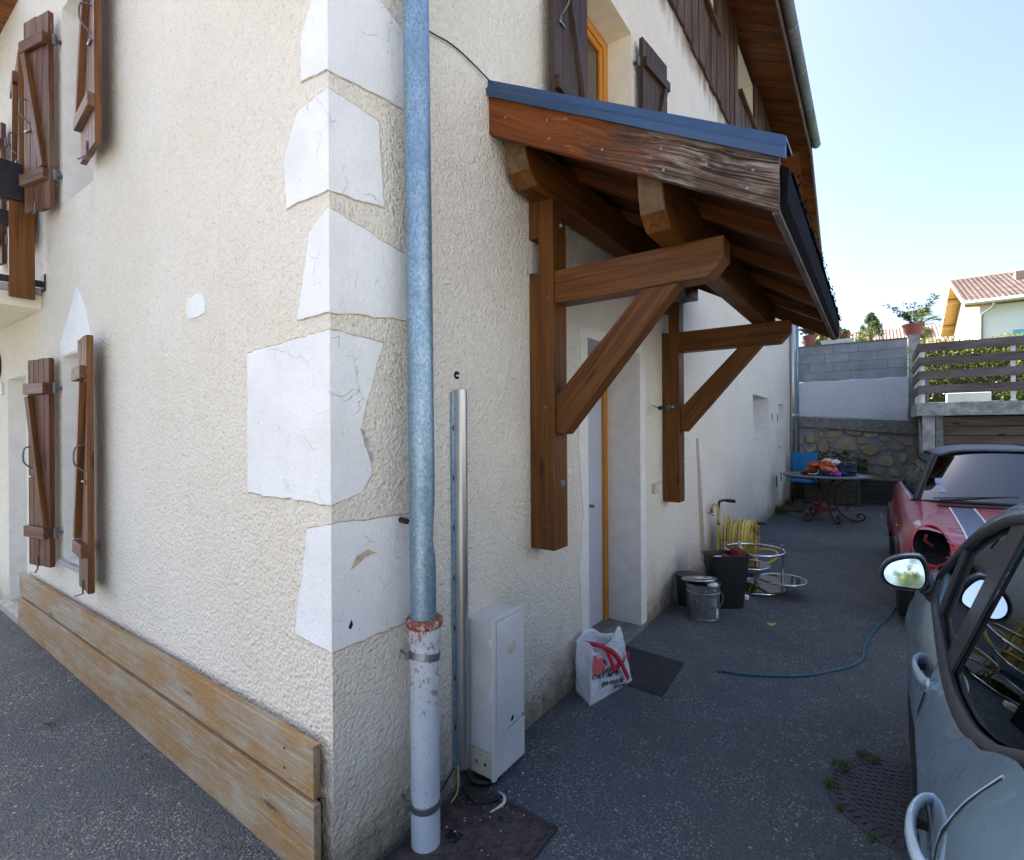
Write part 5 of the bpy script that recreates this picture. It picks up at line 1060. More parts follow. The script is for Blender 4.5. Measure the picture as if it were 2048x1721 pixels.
def text(s_, a, b, size, parent, mat='ink', shear=.2):
    cu = bpy.data.curves.new('lettering', 'FONT'); cu.body = s_; cu.size = size; cu.shear = shear; cu.extrude = .0004; cu.offset = .0012; cu.materials.append(MAT[mat]); o = bpy.data.objects.new('lettering', cu); C.objects.link(o)
    a = onface(a, .0015); b = onface(b, .0015); x = (b - a).normalized(); z = V((-.209, -.978, 0)); y = z.cross(x).normalized(); z = x.cross(y); org = V(parent['org']); o.parent = parent
    o.matrix_parent_inverse = Matrix.Identity(4); o.matrix_basis = Matrix(((x.x, y.x, z.x, a.x - org.x), (x.y, y.y, z.y, a.y - org.y), (x.z, y.z, z.z, a.z - org.z), (0, 0, 0, 1))); me = bpy.data.meshes.new_from_object(o.evaluated_get(bpy.context.evaluated_depsgraph_get())); q = bpy.data.objects.new('lettering', me); C.objects.link(q); q.parent = parent; q.matrix_basis = o.matrix_basis.copy(); bpy.data.objects.remove(o); return q
text("Le travail", (1.674, -.198, .172), (1.803, -.226, .150), .046, bg_); text("c'est de faire ce", (1.579, -.177, .168), (1.848, -.235, .105), .044, bg_, shear=0); text("que vous fai", (1.66, -.195, .100), (1.872, -.24, .052), .046, bg_); text("chez moi", (1.775, -.220, .045), (1.913, -.249, .018), .036, bg_)
text("air,", (1.875, -.241, .165), (1.91, -.25, .205), .034, bg_)
# embossed doormat
mt = thing('doormat', 'dark rubber mat with raised pattern on the asphalt behind the shopping bag', 'mat', (2.2, -.27, 0))
MQ = [V((2.48, -.03, 0)), V((2.437, -.461, 0)), V((1.925, -.487, 0)), V((1.95, -.05, 0))]
m = MB(); m.prism([p + V((0, 0, .0015)) for p in MQ], (0, 0, .007)); m.build('base', 'rubber', mt, bevel=.002)
m = MB()
for i in range(16):
    for j in range(13):
        u, v = (i + .7) / 16.5, (j + .7) / 13.5; p = MQ[0].lerp(MQ[3], u).lerp(MQ[1].lerp(MQ[2], u), v); a = R(50) if (i + j) % 2 else R(-40); m.tube([p + V((-math.cos(a) * .012, -math.sin(a) * .012, .0085)), p + V((0, .003, .0105)), p + V((math.cos(a) * .012, math.sin(a) * .012, .0085))], .0028, 5)
m.build('raised_pattern', 'chequer', mt, kind='stuff')
# paint pail
pl = thing('paint_pail', 'dented metal paint pail splashed with white paint, lid askew', 'pail', (3.41, -.33, 0))
cx_, cy_ = 3.41, -.33
m = MB(); m.lathe([(.128, .0), (.131, .004), (.131, .012), (.128, .016), (.133, .215), (.139, .22), (.139, .228), (.134, .234), (.137, .285), (.142, .289), (.142, .296), (.136, .297), (.130, .285)], (cx_, cy_, 0), 44); m.build('body', 'tin', pl, smooth=True, ang=30)
ML = Matrix.Rotation(R(-7), 3, 'X') @ Matrix.Rotation(R(6), 3, 'Y')
m = MB(); m.lathe([(.0001, .012), (.115, .012), (.120, .016), (.145, .014), (.147, .004), (.141, .0)], (cx_ - .008, cy_ + .028, .312), 44, M=ML); lid = m.build('lid', 'tin', pl, smooth=True, ang=30)
def ragged(c, r0, r1, n, seed, sx=1, a0=0, a1=6.283): return [(c[0] + math.cos(a0 + (a1 - a0) * k / n) * (r0 + (r1 - r0) * (.5 + .5 * noise.noise(V((math.cos(6.283 * k / n) * 2.5, math.sin(6.283 * k / n) * 2.5, seed))))) * sx, c[1] + math.sin(a0 + (a1 - a0) * k / n) * (r0 + (r1 - r0) * (.5 + .5 * noise.noise(V((math.cos(6.283 * k / n) * 4, math.sin(6.283 * k / n) * 4, seed + 3)))))) for k in range(n)]
m = MB(); pp = [V((cx_ - .008, cy_ + .028, .312)) + ML @ V((x, y, .0125)) for x, y in ragged((.0, -.03), .05, .10, 30, 1, .8)]; m.prism([q_ + V((0, 0, .004)) for q_ in pp], ML @ V((0, 0, .002))); m.build('paint_splash', 'white_paint', lid)
m = MB(); pp = [V((cx_ - .008, cy_ + .028, .312)) + ML @ V((.02 + math.cos(k / 18 * 6.283) * .021, -.052 + math.sin(k / 18 * 6.283) * .024, .0145)) for k in range(18)]; m.prism([q_ + V((0, 0, .0055)) for q_ in pp], ML @ V((0, 0, .001))); m.build('pour_hole', 'black_void', lid)
m = MB()
def on_pail(th, z, o=.0012): r = .128 + .005 * z / .215 + o if z < .215 else .1345 + .0025 * (z - .234) / .05 + o; return V((cx_ + math.cos(th) * r, cy_ + math.sin(th) * r, z))
tc = math.atan2(-1.5244 - cy_, -1.0748 - cx_)
for (dth, z0, z1, wd) in ((.98, .0, .14, .10), (.85, .10, .20, .05), (1.1, .03, .12, .06), (-.35, .165, .175, .07), (.62, .14, .15, .05), (.75, .24, .285, .03), (.2, .24, .28, .012), (-.3, .24, .285, .01)):
    pts = []; n = 8
    for k in range(n): q = 6.283 * k / n; e = .7 + .5 * noise.noise(V((q, z0 * 9, dth))); pts.append(on_pail(tc + dth + math.cos(q) * wd * e, (z0 + z1) / 2 + math.sin(q) * (z1 - z0) / 2 * e))
    m.add(pts, [tuple(range(n))])
m.build('paint_drips', 'white_paint', pl)
m = MB(); m.tube(spline([V((cx_, cy_, .20)) + V((math.cos(tc + .95) * .142, math.sin(tc + .95) * .142, .08)), V((cx_, cy_, .20)) + V((math.cos(tc + 1.2) * .17, math.sin(tc + 1.2) * .17, .0)), V((cx_, cy_, .20)) + V((math.cos(tc + 1.0) * .150, math.sin(tc + 1.0) * .150, -.09))], 5), .003, 6); m.build('handle', 'steel', pl)
m = MB(); m.ball((cx_ + math.cos(tc + .8) * .115, cy_ + math.sin(tc + .8) * .115, .297), .042, 1, 1.0, .5, 12, 8); m.v = [tuple(crum(V(p), .01)) for p in m.v]; m.build('rag', 'white_paint', pl, smooth=True)
# tub behind pail
m = MB(); m.lathe([(.09, 0), (.115, .26), (.118, .26), (.118, .275), (.0001, .28)], (3.66, -.135, 0), 28); c1 = m.build('dark_tub', 'dark_trim', smooth=True, ang=40); tag(c1, 'dark lidded tub against the wall half hidden behind the paint pail', 'tub')
# black bin
bn = thing('waste_bin', 'tall black plastic waste bin full of rubbish behind the paint pail', 'bin', (3.78, -.43, 0))
bw = V((.60, -.80, 0)).normalized(); bd = V((.80, .60, 0)).normalized(); bc = V((3.80, -.43, 0))
def rrect(w_, d_, r, z, n=5):
    P = []
    for (sx, sy, a0) in ((1, 1, 0), (-1, 1, 90), (-1, -1, 180), (1, -1, 270)):
        for k in range(n): a = R(a0 + 90 * k / (n - 1)); P.append(bc + bw * (sx * (w_ / 2 - r) + math.cos(a) * r) + bd * (sy * (d_ / 2 - r) + math.sin(a) * r) + V((0, 0, z)))
    return P
secs = [rrect(.265, .15, .04, 0), rrect(.27, .155, .04, .01), rrect(.355, .225, .045, .455), rrect(.372, .242, .05, .457), rrect(.376, .246, .05, .472), rrect(.362, .232, .045, .475), rrect(.345, .215, .04, .45), rrect(.33, .20, .04, .36)]
m = MB(); n = len(secs[0]); m.add([p for s_ in secs for p in s_], [(i * n + k, i * n + (k + 1) % n, (i + 1) * n + (k + 1) % n, (i + 1) * n + k) for i in range(len(secs) - 1) for k in range(n)] + [tuple(range(n - 1, -1, -1)), tuple((len(secs) - 1) * n + k for k in range(n))]); m.build('body', 'black_plastic', bn, smooth=True, ang=35)
for nm, c_, sz, mt_, rz in (('crumpled_paper', (-.06, 0, .42), (.10, .09, .05), 'white_paint', .3), ('red_packet', (.0, .01, .42), (.09, .05, .07), 'c_redc', .6), ('brown_carton', (.105, -.01, .44), (.10, .10, .14), 'c_maroon', .2), ('folded_magazine', (.15, .03, .48), (.02, .09, .17), 'c_whiteish', -.2), ('black_bag', (-.1, .05, .40), (.14, .10, .06), 'black_plastic', 0)):
    p = bc + bw * c_[0] + bd * c_[1] + V((0, 0, c_[2])); m = MB(); Mr = Matrix.Rotation(rz, 3, 'Z') @ Matrix.Rotation(rz * .5, 3, 'X'); P = []
    for z in (-.5, .5):
        for x, y in ((-.5, -.5), (.5, -.5), (.5, .5), (-.5, .5)): P.append(p + Mr @ (bw * sz[0] * x + bd * sz[1] * y + V((0, 0, sz[2] * z))) + noise.noise_vector(V((x * 5, y * 5, z * 5 + p.x * 9))) * .012)
    m.hexa(P); o_ = m.build(nm, mt_, bevel=.006 if mt_ != 'white_paint' else .018); tag(o_, {'crumpled_paper': 'ball of crumpled white paper in the black bin', 'red_packet': 'red packet poking out of the black bin', 'brown_carton': 'dark maroon carton standing in the black bin', 'folded_magazine': 'folded magazine stuck upright at the edge of the black bin', 'black_bag': 'black plastic bag stuffed in the back of the bin'}[nm], nm.split('_')[1], 'rubbish in the black bin')
m = MB(); m.bx(4.06, 4.13, -.56, -.47, 0, .035); m.bx(4.05, 4.10, -.54, -.50, .035, .05); c1 = m.build('white_scraper', 'white_paint', bevel=.008); tag(c1, 'small white paint tray by the foot of the black bin', 'paint tray')
# chrome swivel table
ct = thing('swivel_table', 'chrome side table with round smoked glass shelves beside the hose reel', 'side table', (4.52, -.55, 0))
def ring(c, r, rt, n=48): return [V((c[0] + math.cos(2 * math.pi * k / n) * r, c[1] + math.sin(2 * math.pi * k / n) * r, c[2])) for k in range(n)]
for nm, c_, r in (('top_ring', (4.50, -.545, .385), .272), ('base_ring', (4.50, -.545, .02), .262)):
    m = MB(); m.tube(ring(c_, r, .012), .0125, 10, closed=True); m.build(nm, 'chrome', ct, smooth=True)
m = MB(); m.lathe([(.0001, 0), (.252, 0), (.252, .007), (.0001, .007)], (4.50, -.545, .016), 48); m.build('glass_shelf', 'smoked_glass', ct)
for nm, c_, r in (('side', (4.47, -.80, .135), .205), ('mid', (4.40, -.50, .255), .20)):
    m = MB(); m.tube(ring(c_, r, .01), .009, 10, closed=True); rr_ = m.build('shelf_ring', 'chrome', ct, smooth=True)
    m = MB(); m.lathe([(.0001, 0), (r - .006, 0), (r - .006, .006), (.0001, .006)], (c_[0], c_[1], c_[2] - .003), 48); m.build('glass_disc', 'smoked_glass', rr_)
for p in ((4.63, -.775), (4.43, -.285)):
    m = MB(); m.tube([(p[0], p[1], .01), (p[0], p[1], .425)], .0135, 14); m.lathe([(.018, .425), (.018, .437), (.0001, .44)], (p[0], p[1], 0), 14); m.build('post', 'chrome', ct, smooth=True, ang=40)
# hose reel
hr = thing('hose_reel', 'green and yellow hose reel cart wound with yellow hose against the wall', 'hose reel', (5.0, -.3, 0))
m = MB(); m.tube(spline([(4.94, -.10, .02), (4.94, -.10, .4), (4.94, -.10, .74), (4.94, -.135, .795), (4.94, -.19, .80)], 6), .015, 10); m.tube([(4.94, -.10, .35), (5.02, -.18, .35)], .012, 8); m.build('frame', 'green_paint', hr, smooth=True)
m = MB(); m.tube([(4.94, -.185, .80), (4.94, -.275, .797)], .019, 12); m.build('grip', 'black_plastic', hr, smooth=True, ang=40)
m = MB(); m.bx(4.97, 5.02, -.20, -.15, .25, .50); m.build('bracket', 'green_paint', hr, bevel=.006)
Mdr = Matrix.Rotation(R(90), 3, 'X')
m = MB(); m.lathe([(.08, .16), (.08, .44)], (5.05, 0, .37), 20, M=Mdr); m.build('drum', 'yellow_iron', hr, smooth=True)
for yy in (-.155, -.455):
    m = MB(); m.tube([(5.05 + math.cos(2 * math.pi * k / 30) * .235, yy, .37 + math.sin(2 * math.pi * k / 30) * .235) for k in range(30)], .006, 7, closed=True)
    for k in range(5): a = 2 * math.pi * k / 5; m.tube([(5.05, yy, .37), (5.05 + math.cos(a) * .235, yy, .37 + math.sin(a) * .235)], .005, 6)
    m.build('wheel_flange', 'yellow_iron', hr, smooth=True)
for k in range(13):
    yy = -.178 - k * .0205; r = .185 + rnd.uniform(-.012, .014) + (.012 if 2 < k < 11 else 0); m = MB(); m.tube([(5.05 + math.cos(2 * math.pi * q / 34) * r, yy + .012 * math.sin(2 * math.pi * q / 34 + k) + rnd.uniform(-.002, .002), .37 + math.sin(2 * math.pi * q / 34) * r) for q in range(34)], .0125, 8, closed=True); m.build('hose_coil', 'yellow_hose' if k not in (3, 4, 7) else 'tan_hose', hr, smooth=True)
m = MB(); m.tube(spline([(5.02, -.455, .37), (5.0, -.49, .55), (5.0, -.50, .575), (5.0, -.50, .52)], 6), .006, 6); m.build('crank', 'yellow_iron', hr, smooth=True)
m = MB(); m.tube([(4.98, -.49, .57), (4.98, -.57, .575)], .015, 12); m.build('crank_grip', 'black_plastic', hr, smooth=True)
m = MB(); m.tube(spline([(5.0, -.46, .22), (4.92, -.50, .16), (4.86, -.60, .18), (4.92, -.68, .235), (5.05, -.66, .27), (5.12, -.56, .27), (5.1, -.48, .26)], 7), .0135, 10); m.build('loose_loop', 'yellow_hose', hr, smooth=True)
m = MB(); m.bx(4.86, 5.24, -.13, -.11, .02, .05); m.bx(4.86, 5.24, -.47, -.45, .02, .05); m.bx(4.88, 4.91, -.47, -.11, .02, .05); m.build('base_frame', 'green_paint', hr, bevel=.004)
for sgn in (-1, 1):
    m = MB(); m.tube([(4.90, -.11 if sgn > 0 else -.47, .03), (5.05, -.15 if sgn > 0 else -.455, .37)], .008, 7); m.build('stay', 'yellow_iron', hr, smooth=True)
fc = thing('wall_tap', 'garden tap on the wall with a hose connector above the hose reel', 'tap', (4.83, -.03, .66))
m = MB(); m.tube([(4.84, 0, .66), (4.83, -.05, .66)], .012, 10); m.tube([(4.83, -.05, .672), (4.83, -.062, .635)], .014, 10); m.build('spout', 'chrome', fc, smooth=True); m = MB(); m.tube([(4.825, -.05, .675), (4.82, -.055, .72)], .017, 10); m.build('connector', 'terracotta', fc, smooth=True)
m = MB(); m.tube(spline([(4.82, -.055, .715), (4.815, -.068, .755), (4.82, -.09, .765), (4.83, -.115, .73), (4.83, -.125, .62), (4.83, -.12, .40), (4.84, -.115, .22), (4.86, -.12, .12), (4.90, -.14, .10), (4.93, -.15, .30), (4.94, -.155, .50), (4.97, -.16, .60)], 8), .013, 10); c1 = m.build('tap_hose', 'yellow_hose', smooth=True); tag(c1, 'yellow hose looping down from the wall tap to the reel', 'hose')
m = MB(); m.tube([(4.83, -.125, .60), (4.83, -.124, .54)], .018, 10); c1 = m.build('hose_joint', 'steel', smooth=True); tag(c1, 'grey joint sleeve on the hose hanging below the wall tap', 'hose joint')
# blue hose on the ground
m = MB(); m.tube(spline([(2.43, -.685, .012), (2.47, -.70, .010), (2.46, -.715, .010), (2.489, -.836, .009), (2.576, -.998, .009), (2.692, -1.154, .009), (2.853, -1.282, .009), (3.01, -1.386, .009), (3.191, -1.452, .010), (3.40, -1.462, .018), (3.615, -1.487, .010), (3.905, -1.534, .009), (4.196, -1.609, .009), (4.5, -1.66, .012), (4.866, -1.74, .01), (5.3, -1.95, .01)], 8), .0075, 8); c1 = m.build('blue_cable', 'blue_hose', smooth=True); tag(c1, 'thin blue hose curving over the asphalt to under the red car', 'hose')
m = MB(); m.add([(3.50, -.83, .004), (3.53, -.80, .012), (3.56, -.83, .006), (3.54, -.87, .01), (3.58, -.86, .008), (3.51, -.87, .012)], [(0, 1, 2), (2, 3, 4), (0, 2, 5)]); c1 = m.build('yellow_leaf', 'yellow_leaf'); tag(c1, 'yellow leaf lying alone on the dark asphalt', 'leaf')
# round manhole cover
mh = thing('manhole_cover', 'round cast-iron manhole cover with raised squares, half under the silver car', 'manhole cover', (1.66, -1.675, 0))
mc = V((1.655, -1.672, 0)); RM = .325
m = MB(); m.lathe([(RM + .012, .001), (RM + .012, .006), (RM - .012, .006), (RM - .014, .003), (.0001, .003)], mc, 56); m.build('plate', 'cast_iron', mh)
m = MB()
for i in range(-9, 10):
    for j in range(-9, 10):
        x = i * .031 * 1.0; y = j * .031 + (.0155 if i % 2 else 0)
        if x * x + y * y < (RM - .06) ** 2: 
            a = R(20); xx = x * math.cos(a) - y * math.sin(a); yy = x * math.sin(a) + y * math.cos(a); d1 = V((math.cos(a), math.sin(a), 0)) * .0105; d2 = V((-math.sin(a), math.cos(a), 0)) * .0095; p = mc + V((xx, yy, .003)); P = [p - d1 - d2, p + d1 - d2, p + d1 + d2, p - d1 + d2]; m.hexa(P + [q + V((0, 0, .004)) for q in P])
m.build('raised_squares', 'cast_iron', mh, kind='stuff')
m = MB()
for k in range(54):
    a = 2 * math.pi * k / 54; d1 = V((math.cos(a), math.sin(a), 0)); d2 = V((-math.sin(a), math.cos(a), 0)) * .007; P = [mc + d1 * (RM - .045) - d2, mc + d1 * (RM - .008) - d2, mc + d1 * (RM - .008) + d2, mc + d1 * (RM - .045) + d2]; m.hexa([p + V((0, 0, .003)) for p in P] + [p + V((0, 0, .008)) for p in P])
m.build('rim_teeth', 'cast_iron', mh, kind='stuff')
# grass tufts
def tuft(c, r, n, h, seed, label):
    rg = random.Random(seed); m = MB()
    for i in range(n):
        a = rg.uniform(0, 6.28); q = r * math.sqrt(rg.random()); o = V((c[0] + math.cos(a) * q, c[1] + math.sin(a) * q, .001)); b = rg.uniform(0, 6.28); l = h * rg.uniform(.5, 1.2); d = V((math.cos(b) * l * .5, math.sin(b) * l * .5, l)); w_ = V((-math.sin(b), math.cos(b), 0)) * .0022
        m.add([o - w_, o + w_, o + d * .6 + w_ * .6 + V((0, 0, l * .08)), o + d, o + d * .6 - w_ * .6 + V((0, 0, l * .08))], [(0, 1, 2, 3, 4)])
    o_ = m.build('grass_tuft', 'grass'); tag(o_, label, 'grass tuft', 'grass and weeds in the cracks')
for c_, r, n, h, lb in (((1.93, -1.49), .05, 110, .03, 'bright green grass at the far rim of the manhole cover'), ((1.60, -1.36), .03, 60, .03, 'grass tuft at the left edge of the manhole cover'), ((1.78, -1.395), .04, 80, .03, 'longest grass patch on the upper left rim of the manhole'), ((1.46, -1.40), .02, 35, .025, 'tiny dry tuft low on the left manhole rim'), ((1.345, -1.505), .025, 30, .02, 'sparse tuft on the near rim of the manhole'), ((9.62, -.09), .12, 160, .14, 'green weed at the foot of the wall beyond the second small window'), ((10.95, -.06), .08, 80, .12, 'weed in the corner beside the iron chairs')): tuft(c_, r, n, h, int(c_[0] * 100), lb)
# wrought-iron garden table
gt = thing('garden_table', 'round wrought-iron garden table with scrolled feet at the end of the driveway', 'table', (9.35, -.83, 0))
TC = V((9.35, -.83, 0))
m = MB(); m.lathe([(.0001, .765), (.66, .765), (.665, .770), (.665, .785), (.655, .79), (.0001, .79)], TC, 56); m.build('tabletop', plain('slate_tabletop', (.13, .14, .15), .6, bump=.2, var=.25), gt, bevel=.002)
m = MB(); m.tube(ring((9.35, -.83, .755), .62, .01), .010, 8, closed=True); m.tube(ring((9.35, -.83, .18), .16, .01, 24), .011, 8, closed=True); m.tube(ring((9.35, -.83, .58), .22, .01, 24), .009, 8, closed=True); m.build('hoops', 'rust_iron', gt, smooth=True)
for a in (R(150), R(205), R(268), R(30)):
    d = V((math.cos(a), math.sin(a), 0)); P = lambda r, z: TC + d * r + V((0, 0, z)); sp = [P(.44, .75), P(.24, .66), P(.15, .50), P(.15, .30), P(.22, .14), P(.36, .035), P(.48, .02), P(.555, .06), P(.56, .12), P(.51, .15), P(.465, .125), P(.475, .09), P(.50, .09)]
    m = MB(); m.tube(spline(sp, 6), .0155, 8); m.build('leg', 'rust_iron', gt, smooth=True)
# clothes on the table
def cloth(name, label, c, r, s_, mat, seed, cat='clothing', grp='clothes heaped on the garden table'):
    m = MB(); m.ball(c, r, s_[0], s_[1], s_[2], 34, 18); c = V(c); out = []
    for p in m.v:
        p = V(p); d = (p - c); q = p + d * (.75 * noise.noise(p * 9 + V((seed, 0, 0)))) + noise.noise_vector(p * 17 + V((seed, 3, 0))) * .05 + noise.noise_vector(p * 42 + V((seed, 9, 0))) * .018; q.z = max(q.z, .792); out.append(tuple(q))
    m.v = out; o_ = m.build(name, mat, smooth=True); tag(o_, label, cat, grp)
cloth('orange_garment', 'bright orange garment on top of the heap of clothes', (9.22, -.80, .94), .13, (.8, 1.5, .50), 'c_orange', 1)
cloth('salmon_garment', 'salmon pink garment in front of the orange one', (9.05, -.93, .87), .12, (.6, 1.25, .55), 'c_salmon', 2)
cloth('navy_garment', 'navy blue garments at the right of the heap', (9.25, -1.08, .87), .16, (.8, 1.3, .6), 'c_navy', 3)
cloth('dark_garment', 'black garment spreading under the salmon one', (9.10, -.88, .81), .15, (.7, 1.7, .3), 'c_navy', 4)
cloth('patterned_garment', 'white and grey patterned garment peeking over the orange one', (9.34, -.92, 1.0), .11, (.7, 1.2, .42), 'c_whiteish', 5)
cloth('maroon_cushion', 'maroon cushion with white piping lying left on the table', (9.12, -.66, .835), .13, (.7, 1.15, .36), 'c_maroon', 6, 'cushion')
cloth('mint_cushion', 'mint green cushion behind the maroon one', (9.32, -.68, .87), .13, (.7, 1.1, .30), 'c_mint', 7, 'cushion')
cloth('violet_cloth', 'small violet cloth hanging out below the salmon garment', (8.98, -.98, .825), .06, (.6, 1.1, .5), 'c_violet', 8)
cloth('blue_cloth', 'dark blue cloth hanging at the front of the heap', (9.02, -.79, .83), .07, (.6, 1.1, .7), 'c_navy', 9)
m = MB(); m.tube(spline([(9.02, -.60, .82), (9.0, -.68, .815), (9.0, -.74, .83), (9.03, -.755, .88)], 6), .007, 6); c1 = m.build('white_piping', 'white_paint', smooth=True); tag(c1, 'white cord along the maroon cushion edge', 'cord')
m = MB(); m.prism([(8.98, -1.27, .792), (9.1, -1.33, .792), (9.02, -1.40, .792), (8.92, -1.33, .792)], (0, 0, .012)); c1 = m.build('folded_paper', 'c_lightblue'); tag(c1, 'pale blue paper at the right edge of the garden table', 'paper')
# two wrought-iron chairs
def chair(y0, label, blue):
    t = thing('iron_chair', label, 'chair', (10.85, y0 - .21, 0), 'rusty wrought-iron garden chairs'); a, b = y0, y0 - .42
    for y in (a, b):
        m = MB(); m.tube(spline([(11.08, y, 0), (11.02, y, .25), (11.0, y, .45), (11.02, y, .8), (11.06, y, 1.04)], 5), .011, 7); m.build('back_leg', 'rust_iron', t, smooth=True)
        m = MB(); m.tube(spline([(10.58, y, 0), (10.62, y, .22), (10.60, y, .45)], 5), .011, 7); m.build('front_leg', 'rust_iron', t, smooth=True)
    m = MB(); m.tube([(10.60, a, .45), (10.60, b, .45), (11.0, b, .45), (11.0, a, .45)], .009, 6, closed=True)
    for i in range(9): y = a + (b - a) * (i + .5) / 9; m.tube([(10.60, y, .45), (11.0, y, .45)], .004, 5)
    m.build('seat', 'rust_iron', t)
    m = MB(); m.tube([(11.05, a, 1.0), (11.06, (a + b) / 2, 1.03), (11.05, b, 1.0)], .009, 6)
    for i in range(5): y = a + (b - a) * (i + 1) / 6; m.tube([(11.0, y, .46), (11.05, y, 1.0)], .0045, 5)
    m.build('backrest', 'rust_iron', t)
    m = MB(); m.tube([(10.60, a, .10), (10.60, b, .10)], .006, 5)
    for i in range(6): y = a + (b - a) * (i + 1) / 7; m.tube([(10.60, y, .10), (10.60, y, .45)], .0038, 5)
    m.build('front_bars', 'rust_iron', t)
    if blue:
        m = MB(); m.grid(lambda u, v: (11.035 - .05 * math.sin(math.pi * v) * .6 - .03 * (1 - abs(2 * u - 1)) - .02 * (v < .02), a + .02 - (.46) * u, .56 + .52 * v + .035 * (abs(2 * u - 1) ** 2) * v), 16, 14); o_ = m.build('blue_canvas', 'blue_cloth', smooth=True, solid=.008); tag(o_, 'blue canvas sling draped over the back of the left iron chair', 'canvas')
        m = MB(); m.grid(lambda u, v: (10.62 + .36 * v, a + .01 - .44 * u, .56 - .05 * math.sin(math.pi * v) + .01 * math.sin(7 * u)), 12, 8); o_ = m.build('seat_cushion', 'blue_cloth', smooth=True, solid=.04); tag(o_, 'blue cushion on the seat of the left iron chair', 'cushion')
chair(-.14, 'left rusty iron chair, covered with blue canvas', True); chair(-.68, 'right rusty iron chair with bare back bars', False)
t = thing('clay_pot', 'empty red clay pot on the ground under the garden table', 'pot', (10.05, -.69, 0)); m = MB(); m.lathe([(.075, 0), (.10, .17), (.108, .17), (.11, .21), (.098, .21), (.09, .03), (.0001, .03)], (10.05, -.69, 0), 22); m.build('pot', 'red_pot', t, smooth=True, ang=35)
m = MB(); m.bx(9.95, 10.75, -.42, -.03, .003, .035); c1 = m.build('door_step_board', 'dark_plank', bevel=.006); tag(c1, 'low brown board on the ground in the corner by the chairs', 'board')
m = MB(); m.bx(11.91, 11.928, -2.12, -2.06, .20, .29); c1 = m.build('white_socket', 'c_lightblue', bevel=.004); tag(c1, 'small pale socket box on the timber edging left of the red car', 'socket')

# ================================================================= SILVER CAR (foreground right)
sv = thing('silver_car', 'silver-grey hatchback in the right foreground, seen along its side toward the wing mirror', 'car', (.8, -2.47, 0))
YC = -2.47
def interp(L, x):
    if x <= L[0][0]: return L[0][1]
    if x >= L[-1][0]: return L[-1][1]
    n_ = len(L)
    for i in range(n_ - 1):
        a, b = L[i]; c, d = L[i + 1]
        if a <= x <= c:
            h = c - a; t = (x - a) / h
            m0 = (d - L[i - 1][1]) / (c - L[i - 1][0]) if i else (d - b) / h
            m1 = (L[i + 2][1] - b) / (L[i + 2][0] - a) if i < n_ - 2 else (d - b) / h
            return (2 * t ** 3 - 3 * t * t + 1) * b + (t ** 3 - 2 * t * t + t) * h * m0 + (-2 * t ** 3 + 3 * t * t) * d + (t ** 3 - t * t) * h * m1
BELT = [(-1.2, 1.13), (-.4, 1.17), (-.1, 1.12), (.05, 1.06), (.23, .975), (.30, .943), (.485, .885), (.73, .85), (.94, .858), (1.21, .878), (1.46, .925), (1.75, .93), (2.1, .90), (2.45, .82), (2.7, .70)]
OFF = [(.15, -.09), (.22, -.06), (.34, -.028), (.48, -.008), (.60, 0), (.70, -.006), (.77, -.022), (.83, -.052), (.88, -.085), (.95, -.10), (1.2, -.135)]
def sy(x, z):
    y = -1.600 - .028 * x + interp(OFF, z + (.86 - interp(BELT, x)) * .9 * sstep(.45, .85, z))
    crease = .010 * math.exp(-((z - (.66 + .03 * x)) / .03) ** 2); y += crease
    if x > 1.9: y -= .16 * ((x - 1.9) / .8) ** 2.2
    if x < -.7: y -= .12 * ((-.7 - x) / .5) ** 2
    for wx in (1.93, -.62):
        d = math.hypot(x - wx, z - .31); y += .014 * math.exp(-((d - .36) / .05) ** 2)
    return y
def zlow(x):
    z = .19
    for wx in (1.93, -.62):
        if abs(x - wx) < .345: z = max(z, .31 + math.sqrt(.345 ** 2 - (x - wx) ** 2))
    return z
xs = sorted(set([round(-1.18 + .04 * i, 3) for i in range(98)] + [1.585, 2.275, -.965, -.275]))
m = MB(); NV = 30
for mir in (1, -1):
    o_ = len(m.v); vs2 = []
    for x in xs:
        zl, zb = zlow(x), interp(BELT, x)
        for j in range(NV + 1): z = zl + (zb + .012 - zl) * j / NV; y = sy(x, z); vs2.append((x, y if mir > 0 else 2 * YC - y, z))
    fs = [(i * (NV + 1) + j, (i + 1) * (NV + 1) + j, (i + 1) * (NV + 1) + j + 1, i * (NV + 1) + j + 1) for i in range(len(xs) - 1) for j in range(NV)]
    m.add(vs2, fs if mir < 0 else [tuple(reversed(f)) for f in fs])
# bonnet and front, tail
def bonnet(u, v):
    x = 1.52 + 1.18 * u; ye = sy(x, interp(BELT, x)); y = ye + (2 * YC - 2 * ye) * v; return (x + .10 * math.sin(math.pi * v) * u, y, interp(BELT, x) + (.05 - .03 * u) * math.sin(math.pi * v) ** .6)
m.grid(bonnet, 20, 24)
m.grid(lambda u, v: (lambda p: (p[0] + .02 * math.sin(math.pi * v), p[1], .2 + (p[2] - .2) * v))(bonnet(1, u)), 24, 8)
m.grid(lambda u, v: (-1.18 - .06 * math.sin(math.pi * v), sy(-1.18, .6) - .03 + (2 * YC - 2 * (sy(-1.18, .6) - .03)) * u, .2 + .95 * v), 12, 8)
body = m.build('body', 'silver', sv, smooth=True)
WY = lambda z: -1.722 - (z - .92) * .262        # inclined plane of the side windows
def wpt(x, z, o=0): return V((x, WY(z) + o, z))
rail = [(1.60, .94), (1.66, 1.00), (1.56, 1.085), (1.40, 1.19), (1.20, 1.285), (1.0, 1.36), (.80, 1.405), (.45, 1.455), (0, 1.475), (-.5, 1.455), (-.95, 1.38)]
railP = [V((x, WY(z) - .012, z)) for x, z in rail]
